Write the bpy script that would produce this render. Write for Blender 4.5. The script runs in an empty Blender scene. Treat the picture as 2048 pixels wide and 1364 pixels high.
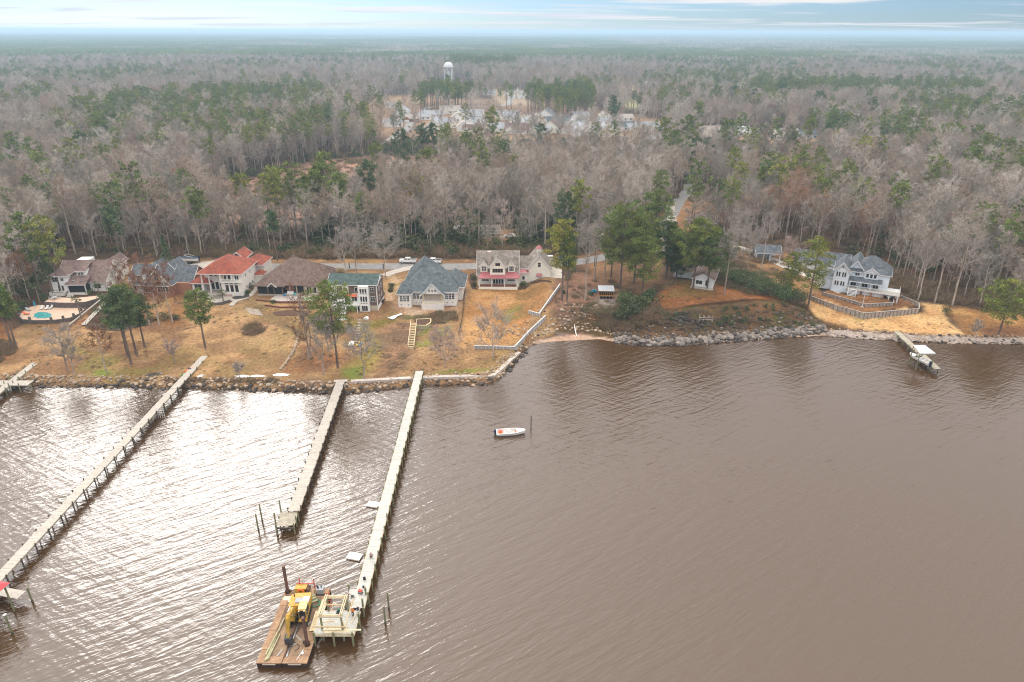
import bpy, bmesh, math, random
import numpy as np
from mathutils import Vector, Matrix

# ---------------------------------------------------------------- camera, sky, sun, exposure
scn = bpy.context.scene
COL = scn.collection
R = math.radians
F, CX, CY, CAMH, PITCH, ROLL = 1365.0, 1024.0, 682.0, 80.0, 24.45, 0.2
cam_data = bpy.data.cameras.new('camera')
cam_data.sensor_width = 36.0
cam_data.lens = 36.0 * F / 2048.0
cam_data.clip_start = 0.5
cam_data.clip_end = 90000.0
cam = bpy.data.objects.new('camera', cam_data)
COL.objects.link(cam)
CAMROT = (Matrix.Rotation(R(90 - PITCH), 3, 'X') @ Matrix.Rotation(R(ROLL), 3, 'Z'))
cam.matrix_world = Matrix.Translation((0, 0, CAMH)) @ CAMROT.to_4x4()
scn.camera = cam

SUN_AZ, SUN_EL = -27.0, 27.0            # degrees: azimuth from +Y (the view), elevation
world = bpy.data.worlds.new('World')
scn.world = world
world.use_nodes = True
wt = world.node_tree
wt.nodes.clear()


def wn(t, **k):
    n = wt.nodes.new(t)
    for a, b in k.items():
        setattr(n, a, b)
    return n


def wmath(op, a, b=None, clamp=False):
    n = wn('ShaderNodeMath', operation=op, use_clamp=clamp)
    for i, v in enumerate((a, b)):
        if v is None:
            continue
        if isinstance(v, (int, float)):
            n.inputs[i].default_value = v
        else:
            wt.links.new(v, n.inputs[i])
    return n.outputs[0]


sky = wn('ShaderNodeTexSky', sky_type='NISHITA', sun_disc=False, sun_elevation=R(SUN_EL), sun_rotation=R(SUN_AZ),
         altitude=80.0, air_density=1.0, dust_density=0.25, ozone_density=1.5)
wout = wn('ShaderNodeOutputWorld')
bg_sky = wn('ShaderNodeBackground')
bg_sky.inputs[1].default_value = 0.036
tint = wn('ShaderNodeMix', data_type='RGBA', blend_type='MULTIPLY')
tint.inputs[0].default_value = 1.0
tint.inputs[7].default_value = (0.52, 0.76, 1.30, 1)
wt.links.new(sky.outputs[0], tint.inputs[6])
wt.links.new(tint.outputs[2], bg_sky.inputs[0])
# thin high cloud: a sheet of streaks on a plane far overhead, thicker patches here and there
tc = wn('ShaderNodeTexCoord')
sep = wn('ShaderNodeSeparateXYZ')
wt.links.new(tc.outputs['Generated'], sep.inputs[0])
zc = wmath('MAXIMUM', sep.outputs[2], 0.0)
zz = wmath('ADD', zc, 0.035)
cx_ = wmath('MULTIPLY', wmath('DIVIDE', sep.outputs[0], zz), 0.45)
cy_ = wmath('DIVIDE', sep.outputs[1], zz)
comb = wn('ShaderNodeCombineXYZ')
wt.links.new(cx_, comb.inputs[0])
wt.links.new(cy_, comb.inputs[1])
n1 = wn('ShaderNodeTexNoise')
n1.inputs['Scale'].default_value = 0.42
n1.inputs['Detail'].default_value = 7.0
n1.inputs['Roughness'].default_value = 0.55
n1.inputs['Distortion'].default_value = 0.3
wt.links.new(comb.outputs[0], n1.inputs['Vector'])
mr = wn('ShaderNodeMapRange', interpolation_type='SMOOTHSTEP')
mr.inputs[1].default_value = 0.50
mr.inputs[2].default_value = 0.61
wt.links.new(n1.outputs['Fac'], mr.inputs[0])
# veil: an even thin overcast that thickens with elevation (the water mirrors a white sky)
veil = wn('ShaderNodeMapRange', interpolation_type='SMOOTHSTEP')
veil.inputs[1].default_value = 0.05
veil.inputs[2].default_value = 0.35
veil.inputs[3].default_value = 0.0
veil.inputs[4].default_value = 0.75
wt.links.new(zc, veil.inputs[0])
cm = wmath('MAXIMUM', wmath('MULTIPLY', mr.outputs[0], 0.85), veil.outputs[0], clamp=True)
# a pale bank of far haze and cloud lies along the horizon
lowv = wn('ShaderNodeMapRange', interpolation_type='SMOOTHSTEP')
lowv.inputs[1].default_value = 0.0
lowv.inputs[2].default_value = 0.014
lowv.inputs[3].default_value = 0.25
lowv.inputs[4].default_value = 0.0
wt.links.new(zc, lowv.inputs[0])
cm = wmath('MAXIMUM', cm, lowv.outputs[0], clamp=True)
bg_cl = wn('ShaderNodeBackground')
n2 = wn('ShaderNodeTexNoise')
n2.inputs['Scale'].default_value = 0.5
n2.inputs['Detail'].default_value = 3.0
vadd = wn('ShaderNodeVectorMath', operation='ADD')
vadd.inputs[1].default_value = (3.1, 0.55, 0.0)
wt.links.new(comb.outputs[0], vadd.inputs[0])
wt.links.new(vadd.outputs[0], n2.inputs['Vector'])
crmp = wn('ShaderNodeValToRGB')
crmp.color_ramp.elements[0].position = 0.36
crmp.color_ramp.elements[0].color = (0.74, 0.79, 0.93, 1)
crmp.color_ramp.elements[1].position = 0.60
crmp.color_ramp.elements[1].color = (1.0, 0.97, 0.97, 1)
wt.links.new(n2.outputs['Fac'], crmp.inputs[0])
vmix = wn('ShaderNodeMix', data_type='RGBA')
vfac = wn('ShaderNodeMapRange', interpolation_type='SMOOTHSTEP')
vfac.inputs[1].default_value = 0.06
vfac.inputs[2].default_value = 0.30
wt.links.new(zc, vfac.inputs[0])
wt.links.new(vfac.outputs[0], vmix.inputs[0])
wt.links.new(crmp.outputs[0], vmix.inputs[6])
vmix.inputs[7].default_value = (1.0, 0.94, 0.875, 1)      # the high overcast is a warm white
wt.links.new(vmix.outputs[2], bg_cl.inputs[0])
# an overcast sky is brightest overhead, and thin cloud glows in a wide ring about the sun
SUNV = Vector((math.sin(R(SUN_AZ)) * math.cos(R(SUN_EL)), math.cos(R(SUN_AZ)) * math.cos(R(SUN_EL)), math.sin(R(SUN_EL))))
sdot = wn('ShaderNodeVectorMath', operation='DOT_PRODUCT')
wt.links.new(tc.outputs['Generated'], sdot.inputs[0])
sdot.inputs[1].default_value = SUNV
glow = wmath('MULTIPLY', wmath('POWER', wmath('MAXIMUM', sdot.outputs['Value'], 0.0), 8.0), vfac.outputs[0])
wt.links.new(wmath('MULTIPLY', wmath('ADD', wmath('MULTIPLY', zc, 1.02), 0.38), wmath('ADD', wmath('MULTIPLY', glow, 1.0), 0.9)), bg_cl.inputs[1])
mixs = wn('ShaderNodeMixShader')
wt.links.new(cm, mixs.inputs[0])
wt.links.new(bg_sky.outputs[0], mixs.inputs[1])
wt.links.new(bg_cl.outputs[0], mixs.inputs[2])
wt.links.new(mixs.outputs[0], wout.inputs[0])

sun_data = bpy.data.lights.new('sun', 'SUN')
sun_data.energy = 0.5
sun_data.angle = R(24.0)
sun_data.color = (1.0, 0.95, 0.88)
sun = bpy.data.objects.new('sun', sun_data)
COL.objects.link(sun)
sun.rotation_euler = SUNV.to_track_quat('Z', 'Y').to_euler()
sun.location = SUNV * 500

scn.view_settings.view_transform = 'Standard'
scn.view_settings.look = 'None'
scn.view_settings.exposure = 1.44
scn.view_settings.gamma = 1.0
scn.view_settings.use_curve_mapping = False
scn.render.engine = 'CYCLES'
cy = scn.cycles
cy.max_bounces = 5
cy.diffuse_bounces = 2
cy.glossy_bounces = 3
cy.transmission_bounces = 3
cy.transparent_max_bounces = 6
cy.volume_bounces = 0
cy.caustics_reflective = False
cy.caustics_refractive = False
cy.use_denoising = True
cy.filter_width = 1.1
cy.sample_clamp_indirect = 4.0

# ---------------------------------------------------------------- small tools
rng = random.Random(7)


def ray(px, py):
    return CAMROT @ Vector(((px - CX) / F, (CY - py) / F, -1.0))


def PZ(px, py, z=0.0):
    """The point of the level plane z that the lens sees at a place of the photograph."""
    d = ray(px, py)
    t = (z - CAMH) / d.z
    return Vector((d.x * t, d.y * t, z))


def seg_dist(x, y, pts, closed=False):
    """Distance of arrays of points to a polyline."""
    x = np.asarray(x, float)
    y = np.asarray(y, float)
    best = np.full(x.shape, 1e12)
    n = len(pts)
    for i in range(n if closed else n - 1):
        ax, ay = pts[i]
        bx, by = pts[(i + 1) % n]
        dx, dy = bx - ax, by - ay
        L = dx * dx + dy * dy + 1e-9
        t = np.clip(((x - ax) * dx + (y - ay) * dy) / L, 0, 1)
        q = (x - ax - t * dx) ** 2 + (y - ay - t * dy) ** 2
        best = np.minimum(best, q)
    return np.sqrt(best)


def inside(x, y, pts):
    x = np.asarray(x, float)
    y = np.asarray(y, float)
    r = np.zeros(x.shape, bool)
    n = len(pts)
    j = n - 1
    for i in range(n):
        xi, yi = pts[i]
        xj, yj = pts[j]
        if yi != yj:
            c = ((yi > y) != (yj > y)) & (x < (xj - xi) * (y - yi) / (yj - yi) + xi)
            r ^= c
        j = i
    return r


def smooth(e0, e1, x):
    t = np.clip((np.asarray(x, float) - e0) / (e1 - e0), 0, 1)
    return t * t * (3 - 2 * t)


_nr = np.random.RandomState(11)
_perm = _nr.rand(256, 256)


def vnoise(x, y, s, k=0):
    """Smooth value noise, arrays in, 0..1 out."""
    x = np.asarray(x, float) / s + 37.7 * k
    y = np.asarray(y, float) / s + 91.3 * k
    xi = np.floor(x).astype(int)
    yi = np.floor(y).astype(int)
    fx = x - xi
    fy = y - yi
    fx = fx * fx * (3 - 2 * fx)
    fy = fy * fy * (3 - 2 * fy)
    g = lambda a, b: _perm[a % 256, b % 256]
    return (g(xi, yi) * (1 - fx) + g(xi + 1, yi) * fx) * (1 - fy) + (g(xi, yi + 1) * (1 - fx) + g(xi + 1, yi + 1) * fx) * fy


def fnoise(x, y, s, k=0):
    return (vnoise(x, y, s, k) * 0.55 + vnoise(x, y, s / 2.1, k + 1) * 0.28 + vnoise(x, y, s / 4.3, k + 2) * 0.17)


# ---------------------------------------------------------------- the lie of the land
SHORE_PX = [(-900, 770), (-300, 771), (0, 772), (130, 776), (250, 776), (380, 780), (520, 783), (620, 788), (690, 789), (760, 782), (850, 773),
            (960, 771), (988, 768), (1010, 752), (1040, 720), (1062, 692), (1100, 687), (1160, 684), (1200, 682), (1240, 690),
            (1300, 694), (1360, 693), (1420, 690), (1500, 684), (1580, 678), (1650, 673), (1700, 677), (1800, 684), (1900, 688),
            (2048, 690), (2400, 694), (3200, 700)]
SHORE = [tuple(PZ(a, b)[:2]) for a, b in SHORE_PX]
LANDPOLY = SHORE + [(90000, 300), (90000, 90000), (-90000, 90000), (-90000, 200)]
XB0, XB1 = PZ(1075, 690)[0], PZ(1640, 675)[0]     # the bluff lies between these
BLUFF = [tuple(PZ(a, b, 4.6)[:2]) for a, b in [(1130, 590), (1180, 606), (1240, 615), (1310, 616), (1350, 614), (1400, 606), (1450, 600), (1500, 596), (1550, 598),
                                              (1600, 606), (1640, 622)]]
WALL_OUT_PX = [(1622, 594), (1668, 611), (1729, 628), (1838, 619), (1838, 608), (1790, 588)]
WALL_IN_PX = [(1645, 586), (1700, 601), (1730, 610), (1787, 607), (1786, 594), (1772, 586)]
_wo = [tuple(PZ(a, b, 3.4)[:2]) for a, b in WALL_OUT_PX]
_wi = [tuple(PZ(a, b, 4.2)[:2]) for a, b in WALL_IN_PX]
WOPOLY = _wo + [tuple(PZ(1770, 560, 3.4)[:2]), tuple(PZ(1640, 560, 3.4)[:2])]
WIPOLY = _wi + [tuple(PZ(1760, 568, 4.2)[:2]), tuple(PZ(1660, 570, 4.2)[:2])]


def hgt(x, y):
    """Height of the ground."""
    x = np.asarray(x, float)
    y = np.asarray(y, float)
    d = seg_dist(x, y, SHORE)
    land = inside(x, y, LANDPOLY)
    left = np.where(d < 3.2, -0.35 + d * 0.53, 1.35 + (np.minimum(d, 85) - 3.2) * 0.046)
    beach = np.where(d < 9, -0.15 + d * 0.12, 0.93 + (d - 9) * 0.03)
    db = seg_dist(x, y, BLUFF)
    dbz = np.clip(1 - db / 7.5, 0, 1)
    ramp = np.clip((d - 7) / 7.5, 0, 1)
    bl = np.maximum(beach, beach + (4.9 - beach) * ramp * ramp * (3 - 2 * ramp)) + np.clip(d - 14, 0, 60) * 0.012
    right = np.where(d < 3.0, -0.3 + d * 0.48, 1.14 + (np.minimum(d, 75) - 3) * 0.062)
    wb = smooth(XB0 - 3, XB0 + 4, x) * (1 - smooth(XB1 - 8, XB1 + 4, x))
    wr = smooth(XB1 - 8, XB1 + 4, x)
    z = left * (1 - wb - wr) + bl * wb + right * wr
    # the two terraces behind the timber walls
    z = np.maximum(z, np.where(inside(x, y, WOPOLY) & (seg_dist(x, y, _wo) > .9), 3.55, -9))
    z = np.maximum(z, np.where(inside(x, y, WIPOLY) & (seg_dist(x, y, _wi) > .9), 4.35, -9))
    back = smooth(62, 100, d)
    z = z * (1 - back) + 5.4 * back
    far = smooth(60, 160, d)
    z = z + far * ((fnoise(x, y, 60, 3) - 0.5) * 1.2)
    z = z + smooth(800, 3000, y) * (fnoise(x, y, 2500, 5) - 0.35) * 9
    z = z + (fnoise(x, y, 9, 8) - 0.5) * 0.22 * smooth(3, 9, d)
    water = -0.35 - np.minimum(d, 30) * 0.12
    return np.where(land, z, water)


def gz(x, y):
    return float(hgt(np.array([x]), np.array([y]))[0])


def G(px, py, lift=0.0):
    """The point of the ground that the lens sees at a place of the photograph."""
    z = 4.0
    for _ in range(9):
        p = PZ(px, py, z)
        z = 0.5 * z + 0.5 * gz(p.x, p.y)
    p = PZ(px, py, z)
    p.z = gz(p.x, p.y) + lift
    return p


def G2(px, py):
    return tuple(G(px, py)[:2])


def scale_at(p):
    """Metres per photograph pixel at a point."""
    v = CAMROT.transposed() @ (Vector(p) - Vector((0, 0, CAMH)))
    return -v.z / F


# ---------------------------------------------------------------- materials
def mat(name, col=(.5, .5, .5), rough=0.8, var=0.0, scale=1.0, metal=0.0, col2=None, bump=0.0, bscale=None, spec=0.3, attr=None, rand=None,
        stretch=None, detail=4.0, mapping='Object', rloc=0.0):
    """One procedural surface: two colours mixed by noise, optional relief, a colour attribute and a tint per object."""
    m = bpy.data.materials.new(name)
    m.use_nodes = True
    t = m.node_tree
    b = t.nodes['Principled BSDF']
    b.inputs['Roughness'].default_value = rough
    b.inputs['Metallic'].default_value = metal
    b.inputs['Specular IOR Level'].default_value = spec
    b.inputs['Base Color'].default_value = (*col, 1)
    cur = None
    if var or col2 or bump:
        co = t.nodes.new('ShaderNodeTexCoord')
        src = co.outputs[mapping]
        if stretch:
            mp = t.nodes.new('ShaderNodeMapping')
            mp.inputs['Scale'].default_value = stretch
            t.links.new(src, mp.inputs[0])
            src = mp.outputs[0]
        nz = t.nodes.new('ShaderNodeTexNoise')
        nz.inputs['Scale'].default_value = scale
        nz.inputs['Detail'].default_value = detail
        nz.inputs['Roughness'].default_value = 0.62
        t.links.new(src, nz.inputs['Vector'])
        if var or col2:
            rp = t.nodes.new('ShaderNodeValToRGB')
            c2 = col2 or tuple(c * (1 - var) for c in col)
            rp.color_ramp.elements[0].position = 0.33
            rp.color_ramp.elements[0].color = (*c2, 1)
            rp.color_ramp.elements[1].position = 0.66
            rp.color_ramp.elements[1].color = (*(tuple(min(1, c * (1 + var * 0.6)) for c in col) if not col2 else col), 1)
            t.links.new(nz.outputs['Fac'], rp.inputs[0])
            cur = rp.outputs[0]
        if bump:
            nb = nz
            if bscale:
                nb = t.nodes.new('ShaderNodeTexNoise')
                nb.inputs['Scale'].default_value = bscale
                nb.inputs['Detail'].default_value = 3
                t.links.new(src, nb.inputs['Vector'])
            bp = t.nodes.new('ShaderNodeBump')
            bp.inputs['Strength'].default_value = 1.0
            bp.inputs['Distance'].default_value = bump
            t.links.new(nb.outputs['Fac'], bp.inputs['Height'])
            t.links.new(bp.outputs[0], b.inputs['Normal'])
    if attr:
        at = t.nodes.new('ShaderNodeAttribute')
        at.attribute_name = attr
        if True:
            mx = t.nodes.new('ShaderNodeMix')
            mx.data_type = 'RGBA'
            mx.blend_type = 'MULTIPLY'
            mx.inputs[0].default_value = 1
            mx.inputs[6].default_value = (*col, 1)
            if cur is not None:
                t.links.new(cur, mx.inputs[6])
            t.links.new(at.outputs['Color'], mx.inputs[7])
            cur = mx.outputs[2]
    if rand:                                   # (list of colours): one per object, by its random number
        oi = t.nodes.new('ShaderNodeObjectInfo')
        rr = t.nodes.new('ShaderNodeValToRGB')
        rr.color_ramp.interpolation = 'LINEAR'
        els = rr.color_ramp.elements
        while len(els) < len(rand):
            els.new(0.5)
        for i, c in enumerate(rand):
            els[i].position = i / max(1, len(rand) - 1)
            els[i].color = (*c, 1)
        if rloc:                               # neighbours of a patch of wood resemble each other
            ln = t.nodes.new('ShaderNodeTexNoise')
            ln.inputs['Scale'].default_value = rloc
            ln.inputs['Detail'].default_value = 3
            t.links.new(oi.outputs['Location'], ln.inputs['Vector'])
            l2 = t.nodes.new('ShaderNodeMapRange')
            l2.inputs[1].default_value, l2.inputs[2].default_value = 0.32, 0.68
            t.links.new(ln.outputs['Fac'], l2.inputs[0])
            lm = t.nodes.new('ShaderNodeMix')
            lm.inputs[0].default_value = 0.38
            t.links.new(l2.outputs[0], lm.inputs[2])
            t.links.new(oi.outputs['Random'], lm.inputs[3])
            t.links.new(lm.outputs[0], rr.inputs[0])
        else:
            t.links.new(oi.outputs['Random'], rr.inputs[0])
        if cur is None:
            cur = rr.outputs[0]
        else:
            mx = t.nodes.new('ShaderNodeMix')
            mx.data_type = 'RGBA'
            mx.blend_type = 'MULTIPLY'
            mx.inputs[0].default_value = 1
            t.links.new(cur, mx.inputs[6])
            t.links.new(rr.outputs[0], mx.inputs[7])
            cur = mx.outputs[2]
    if cur is not None:
        t.links.new(cur, b.inputs['Base Color'])
    return m


MT = {}
TINTED = set()


def mk(name, *a, **k):
    MT[name] = mat(name, *a, **k)
    if k.get('attr') == 'tint':
        TINTED.add(name)
    return MT[name]


# ---------------------------------------------------------------- mesh builder and object helpers
class MB:
    """Collects shapes; build() links them as one mesh object."""

    def __init__(s):
        s.v = []
        s.f = []
        s.mi = []
        s.col = []
        s.m = 0

    def add(s, vs, fs, col=None):
        n = len(s.v)
        s.v.extend([tuple(p) for p in vs])
        for f in fs:
            s.f.append(tuple(i + n for i in f))
            s.mi.append(s.m)
            if col is not None:
                s.col.append((len(s.f) - 1, col))
        return s

    def box(s, x0, x1, y0, y1, z0, z1):
        return s.add([(x0, y0, z0), (x1, y0, z0), (x1, y1, z0), (x0, y1, z0), (x0, y0, z1), (x1, y0, z1), (x1, y1, z1), (x0, y1, z1)],
                     [(3, 2, 1, 0), (4, 5, 6, 7), (0, 1, 5, 4), (1, 2, 6, 5), (2, 3, 7, 6), (3, 0, 4, 7)])

    def bar(s, a, b, w, h, up=(0, 0, 1)):
        a = Vector(a)
        b = Vector(b)
        d = (b - a).normalized()
        u = Vector(up)
        if abs(d.dot(u)) > 0.99:
            u = Vector((0, 1, 0))
        sd = d.cross(u).normalized() * (w / 2)
        uu = sd.cross(d).normalized() * (h / 2)
        vs = [a - sd - uu, a + sd - uu, a + sd + uu, a - sd + uu, b - sd - uu, b + sd - uu, b + sd + uu, b - sd + uu]
        return s.add(vs, [(0, 1, 2, 3), (7, 6, 5, 4), (0, 4, 5, 1), (1, 5, 6, 2), (2, 6, 7, 3), (3, 7, 4, 0)])

    def tube(s, a, b, r0, r1=None, n=6, cap=True):
        r1 = r0 if r1 is None else r1
        a = Vector(a)
        b = Vector(b)
        d = (b - a).normalized()
        u = Vector((0, 0, 1)) if abs(d.z) < 0.9 else Vector((1, 0, 0))
        e1 = d.cross(u).normalized()
        e2 = d.cross(e1)
        vs = []
        for c, r in ((a, r0), (b, r1)):
            for i in range(n):
                t = 2 * math.pi * i / n
                vs.append(c + e1 * math.cos(t) * r + e2 * math.sin(t) * r)
        fs = [(i, i + n, (i + 1) % n + n, (i + 1) % n) for i in range(n)]
        if cap:
            fs += [tuple(range(n)), tuple(range(2 * n - 1, n - 1, -1))]
        return s.add(vs, fs)

    def ring(s, c, rx, ry, z0, z1, n=12):
        """Upright elliptic disc with thickness."""
        vs = [(c[0] + rx * math.cos(2 * math.pi * i / n), c[1] + ry * math.sin(2 * math.pi * i / n), z) for z in (z0, z1) for i in range(n)]
        fs = [(i, (i + 1) % n, (i + 1) % n + n, i + n) for i in range(n)] + [tuple(range(n - 1, -1, -1)), tuple(range(n, 2 * n))]
        return s.add(vs, fs)

    def lathe(s, prof, c=(0, 0, 0), n=12, sx=1, sy=1):
        vs = []
        for r, z in prof:
            for i in range(n):
                t = 2 * math.pi * i / n
                vs.append((c[0] + r * math.cos(t) * sx, c[1] + r * math.sin(t) * sy, c[2] + z))
        fs = []
        for k in range(len(prof) - 1):
            for i in range(n):
                j = (i + 1) % n
                fs.append((k * n + i, k * n + j, k * n + n + j, k * n + n + i))
        fs.append(tuple(range(n - 1, -1, -1)))
        fs.append(tuple(range((len(prof) - 1) * n, len(prof) * n)))
        return s.add(vs, fs)

    def prism(s, poly, z0, z1):
        """A flat outline given depth; z0/z1 may be functions of the point."""
        n = len(poly)
        f0 = z0 if callable(z0) else (lambda p: z0)
        f1 = z1 if callable(z1) else (lambda p: z1)
        vs = [(p[0], p[1], f0(p)) for p in poly] + [(p[0], p[1], f1(p)) for p in poly]
        fs = [(i, (i + 1) % n, (i + 1) % n + n, i + n) for i in range(n)] + [tuple(range(n - 1, -1, -1)), tuple(range(n, 2 * n))]
        return s.add(vs, fs)

    def slab(s, pts, th):
        """A sloping flat piece given thickness downwards."""
        n = len(pts)
        vs = [tuple(p) for p in pts] + [(p[0], p[1], p[2] - th) for p in pts]
        fs = [tuple(range(n)), tuple(range(2 * n - 1, n - 1, -1))] + [(i, i + n, (i + 1) % n + n, (i + 1) % n) for i in range(n)]
        return s.add(vs, fs)

    def blob(s, c, rx, ry, rz, seed=0, rough=0.25, n=7, m=5):
        """A lumpy stone or heap."""
        r = random.Random(seed)
        vs = [(c[0], c[1], c[2] + rz * (1 + r.uniform(-rough, rough)))]
        for k in range(1, m):
            th = math.pi * k / m
            for i in range(n):
                ph = 2 * math.pi * (i + 0.5 * (k % 2)) / n
                q = 1 + r.uniform(-rough, rough)
                vs.append((c[0] + rx * q * math.sin(th) * math.cos(ph), c[1] + ry * q * math.sin(th) * math.sin(ph), c[2] + rz * q * math.cos(th)))
        vs.append((c[0], c[1], c[2] - rz))
        fs = [(0, 1 + i, 1 + (i + 1) % n) for i in range(n)]
        for k in range(m - 2):
            for i in range(n):
                a = 1 + k * n
                fs.append((a + i, a + n + i, a + n + (i + 1) % n, a + (i + 1) % n))
        a = 1 + (m - 2) * n
        fs += [(a + i, len(vs) - 1, a + (i + 1) % n) for i in range(n)]
        return s.add(vs, fs)

    def mesh(s, name, mats):
        me = bpy.data.meshes.new(name)
        me.from_pydata(s.v, [], s.f)
        for m in (mats if isinstance(mats, (list, tuple)) else [mats]):
            me.materials.append(MT[m] if isinstance(m, str) else m)
        if any(s.mi):
            me.polygons.foreach_set('material_index', s.mi)
        if not s.col and any((m if isinstance(m, str) else m.name) in TINTED for m in (mats if isinstance(mats, (list, tuple)) else [mats])):
            s.col = [(i, (1.0, 1.0, 1.0)) for i in range(len(s.f))]
        if s.col:
            ca = me.color_attributes.new('tint', 'FLOAT_COLOR', 'CORNER')
            arr = np.ones((len(me.loops), 4), np.float32)
            for fi, c in s.col:
                p = me.polygons[fi]
                arr[p.loop_start:p.loop_start + p.loop_total, :3] = c
            ca.data.foreach_set('color', arr.ravel())
        me.update()
        return me

    def build(s, name, mats, parent=None, smooth_=False):
        me = s.mesh(name, mats)
        if smooth_:
            me.polygons.foreach_set('use_smooth', [True] * len(me.polygons))
        return link(name, me, parent)


def link(name, data, parent=None):
    o = bpy.data.objects.new(name, data)
    COL.objects.link(o)
    if parent is not None:
        o.parent = parent
    return o


def tag(o, label, cat, group=None):
    o['label'] = label
    o['category'] = cat
    if group:
        o['group'] = group
    return o


def thing(name, label, cat, loc=(0, 0, 0), rz=0.0, group=None, sc=1.0):
    o = link(name, None)
    o.empty_display_size = 0.5
    o.location = loc
    o.rotation_euler = (0, 0, rz)
    o.scale = (sc, sc, sc)
    return tag(o, label, cat, group)


def setting(o, kind='structure'):
    o['kind'] = kind
    return o


KIDS = {}


def copy_tree(o, loc=None, rz=None, sc=None, label=None, parent=None):
    """A copy of a thing with copies of its parts and their sub-parts (mesh data shared)."""
    c = o.copy()
    COL.objects.link(c)
    if parent is not None:
        c.parent = parent
    if loc is not None:
        c.location = loc
    if rz is not None:
        c.rotation_euler = (0, 0, rz)
    if sc is not None:
        c.scale = (sc, sc, sc) if isinstance(sc, (int, float)) else sc
    if label:
        c['label'] = label
    if o.name not in KIDS:
        KIDS[o.name] = list(o.children)
    for ch in KIDS[o.name]:
        copy_tree(ch, parent=c)
    return c


def flat(name, poly, mat_, lift=0.02, parent=None, kind='structure', edge=None):
    """A sheet laid on the ground along an outline of world points, cut into triangles that follow the ground."""
    bm = bmesh.new()
    vs = [bm.verts.new((p[0], p[1], 0)) for p in poly]
    bm.faces.new(vs)
    bmesh.ops.triangulate(bm, faces=bm.faces[:])
    for _ in range(6):
        lg = [e for e in bm.edges if e.calc_length() > 2.2]
        if not lg:
            break
        bmesh.ops.subdivide_edges(bm, edges=lg, cuts=1)
        bmesh.ops.triangulate(bm, faces=bm.faces[:])
    xs = np.array([v.co.x for v in bm.verts])
    ys = np.array([v.co.y for v in bm.verts])
    hz = hgt(xs, ys)
    for v, z in zip(bm.verts, hz):
        v.co.z = z + lift
    bmesh.ops.recalc_face_normals(bm, faces=bm.faces[:])
    for f in bm.faces:
        if f.normal.z < 0:
            f.normal_flip()
    me = bpy.data.meshes.new(name)
    bm.to_mesh(me)
    bm.free()
    me.materials.append(MT[mat_])
    o = link(name, me, parent)
    if kind:
        o['kind'] = kind
    return o
# ---------------------------------------------------------------- the ground as one sheet out to the horizon
def spaced(a, b, step, lo, hi, growth, cap=None):
    mid = list(np.arange(a, b + step * 0.5, step))
    up, s = [mid[-1]], step
    while up[-1] < hi:
        s *= growth
        up.append(up[-1] + s)
    dn, s = [mid[0]], step
    while dn[-1] > lo:
        s *= growth
        dn.append(dn[-1] - s)
    return np.array(sorted(dn[1:]) + mid + up[1:])


GX = spaced(-235, 250, 1.3, -42000, 42000, 1.09)
GY = spaced(140, 330, 1.15, -420, 42000, 1.075)
XX, YY = np.meshgrid(GX, GY)
fx, fy = XX.ravel(), YY.ravel()
fz = hgt(fx, fy)
NXg, NYg = len(GX), len(GY)
ii = (np.arange(NYg - 1)[:, None] * NXg + np.arange(NXg - 1)[None, :]).ravel()
faces = np.stack([ii, ii + 1, ii + 1 + NXg, ii + NXg], 1)
gme = bpy.data.meshes.new('ground')
gme.vertices.add(len(fx))
gme.vertices.foreach_set('co', np.stack([fx, fy, fz], 1).ravel())
gme.loops.add(faces.size)
gme.polygons.add(len(faces))
gme.polygons.foreach_set('loop_start', np.arange(0, faces.size, 4))
gme.loops.foreach_set('vertex_index', faces.ravel())
gme.polygons.foreach_set('use_smooth', np.ones(len(faces), bool))
gme.update(calc_edges=True)


def lin(r, g, b):
    f = lambda c: ((c / 255 + 0.055) / 1.055) ** 2.4 if c > 10 else c / 255 / 12.92
    return np.array([f(r), f(g), f(b)])


colr = np.zeros((len(fx), 3))
nA = fnoise(fx, fy, 14, 20)[:, None]
nB = fnoise(fx, fy, 5, 30)[:, None]
colr[:] = lin(104, 84, 66) * 0.8 * (0.75 + 0.5 * nA)
colr = colr * (0.8 + 0.4 * nB)
zone_px = {}


def paint(poly_px, rgb, feather=1.5, strength=1.0, rgb2=None, ns=6, nk=40, thr=None, edge=2.0):
    """Soil, turf or sand laid inside an outline of photograph points; its edge frays by noise."""
    P = [G2(a, b) for a, b in poly_px]
    x0 = min(p[0] for p in P) - 5
    x1 = max(p[0] for p in P) + 5
    y0 = min(p[1] for p in P) - 5
    y1 = max(p[1] for p in P) + 5
    s = np.where((fx > x0) & (fx < x1) & (fy > y0) & (fy < y1))[0]
    if not len(s):
        return
    x, y = fx[s], fy[s]
    d = seg_dist(x, y, P, True) * np.where(inside(x, y, P), 1, -1)
    d = d + (fnoise(x, y, ns * 0.7, nk + 3) - 0.5) * edge * 2
    w = smooth(-feather * 0.5, feather * 0.5, d) * strength
    n = fnoise(x, y, ns, nk)
    c = np.repeat(lin(*rgb)[None, :], len(s), 0)
    if rgb2 is not None:
        k = smooth(0.38, 0.62, n)[:, None]
        c = c * (1 - k) + lin(*rgb2)[None, :] * k
    if thr is not None:
        w = w * smooth(thr - 0.07, thr + 0.07, n)
    c = c * (0.72 + 0.56 * fnoise(x, y, 2.6, nk + 7))[:, None]
    colr[s] = colr[s] * (1 - w[:, None]) + c * w[:, None]


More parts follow.
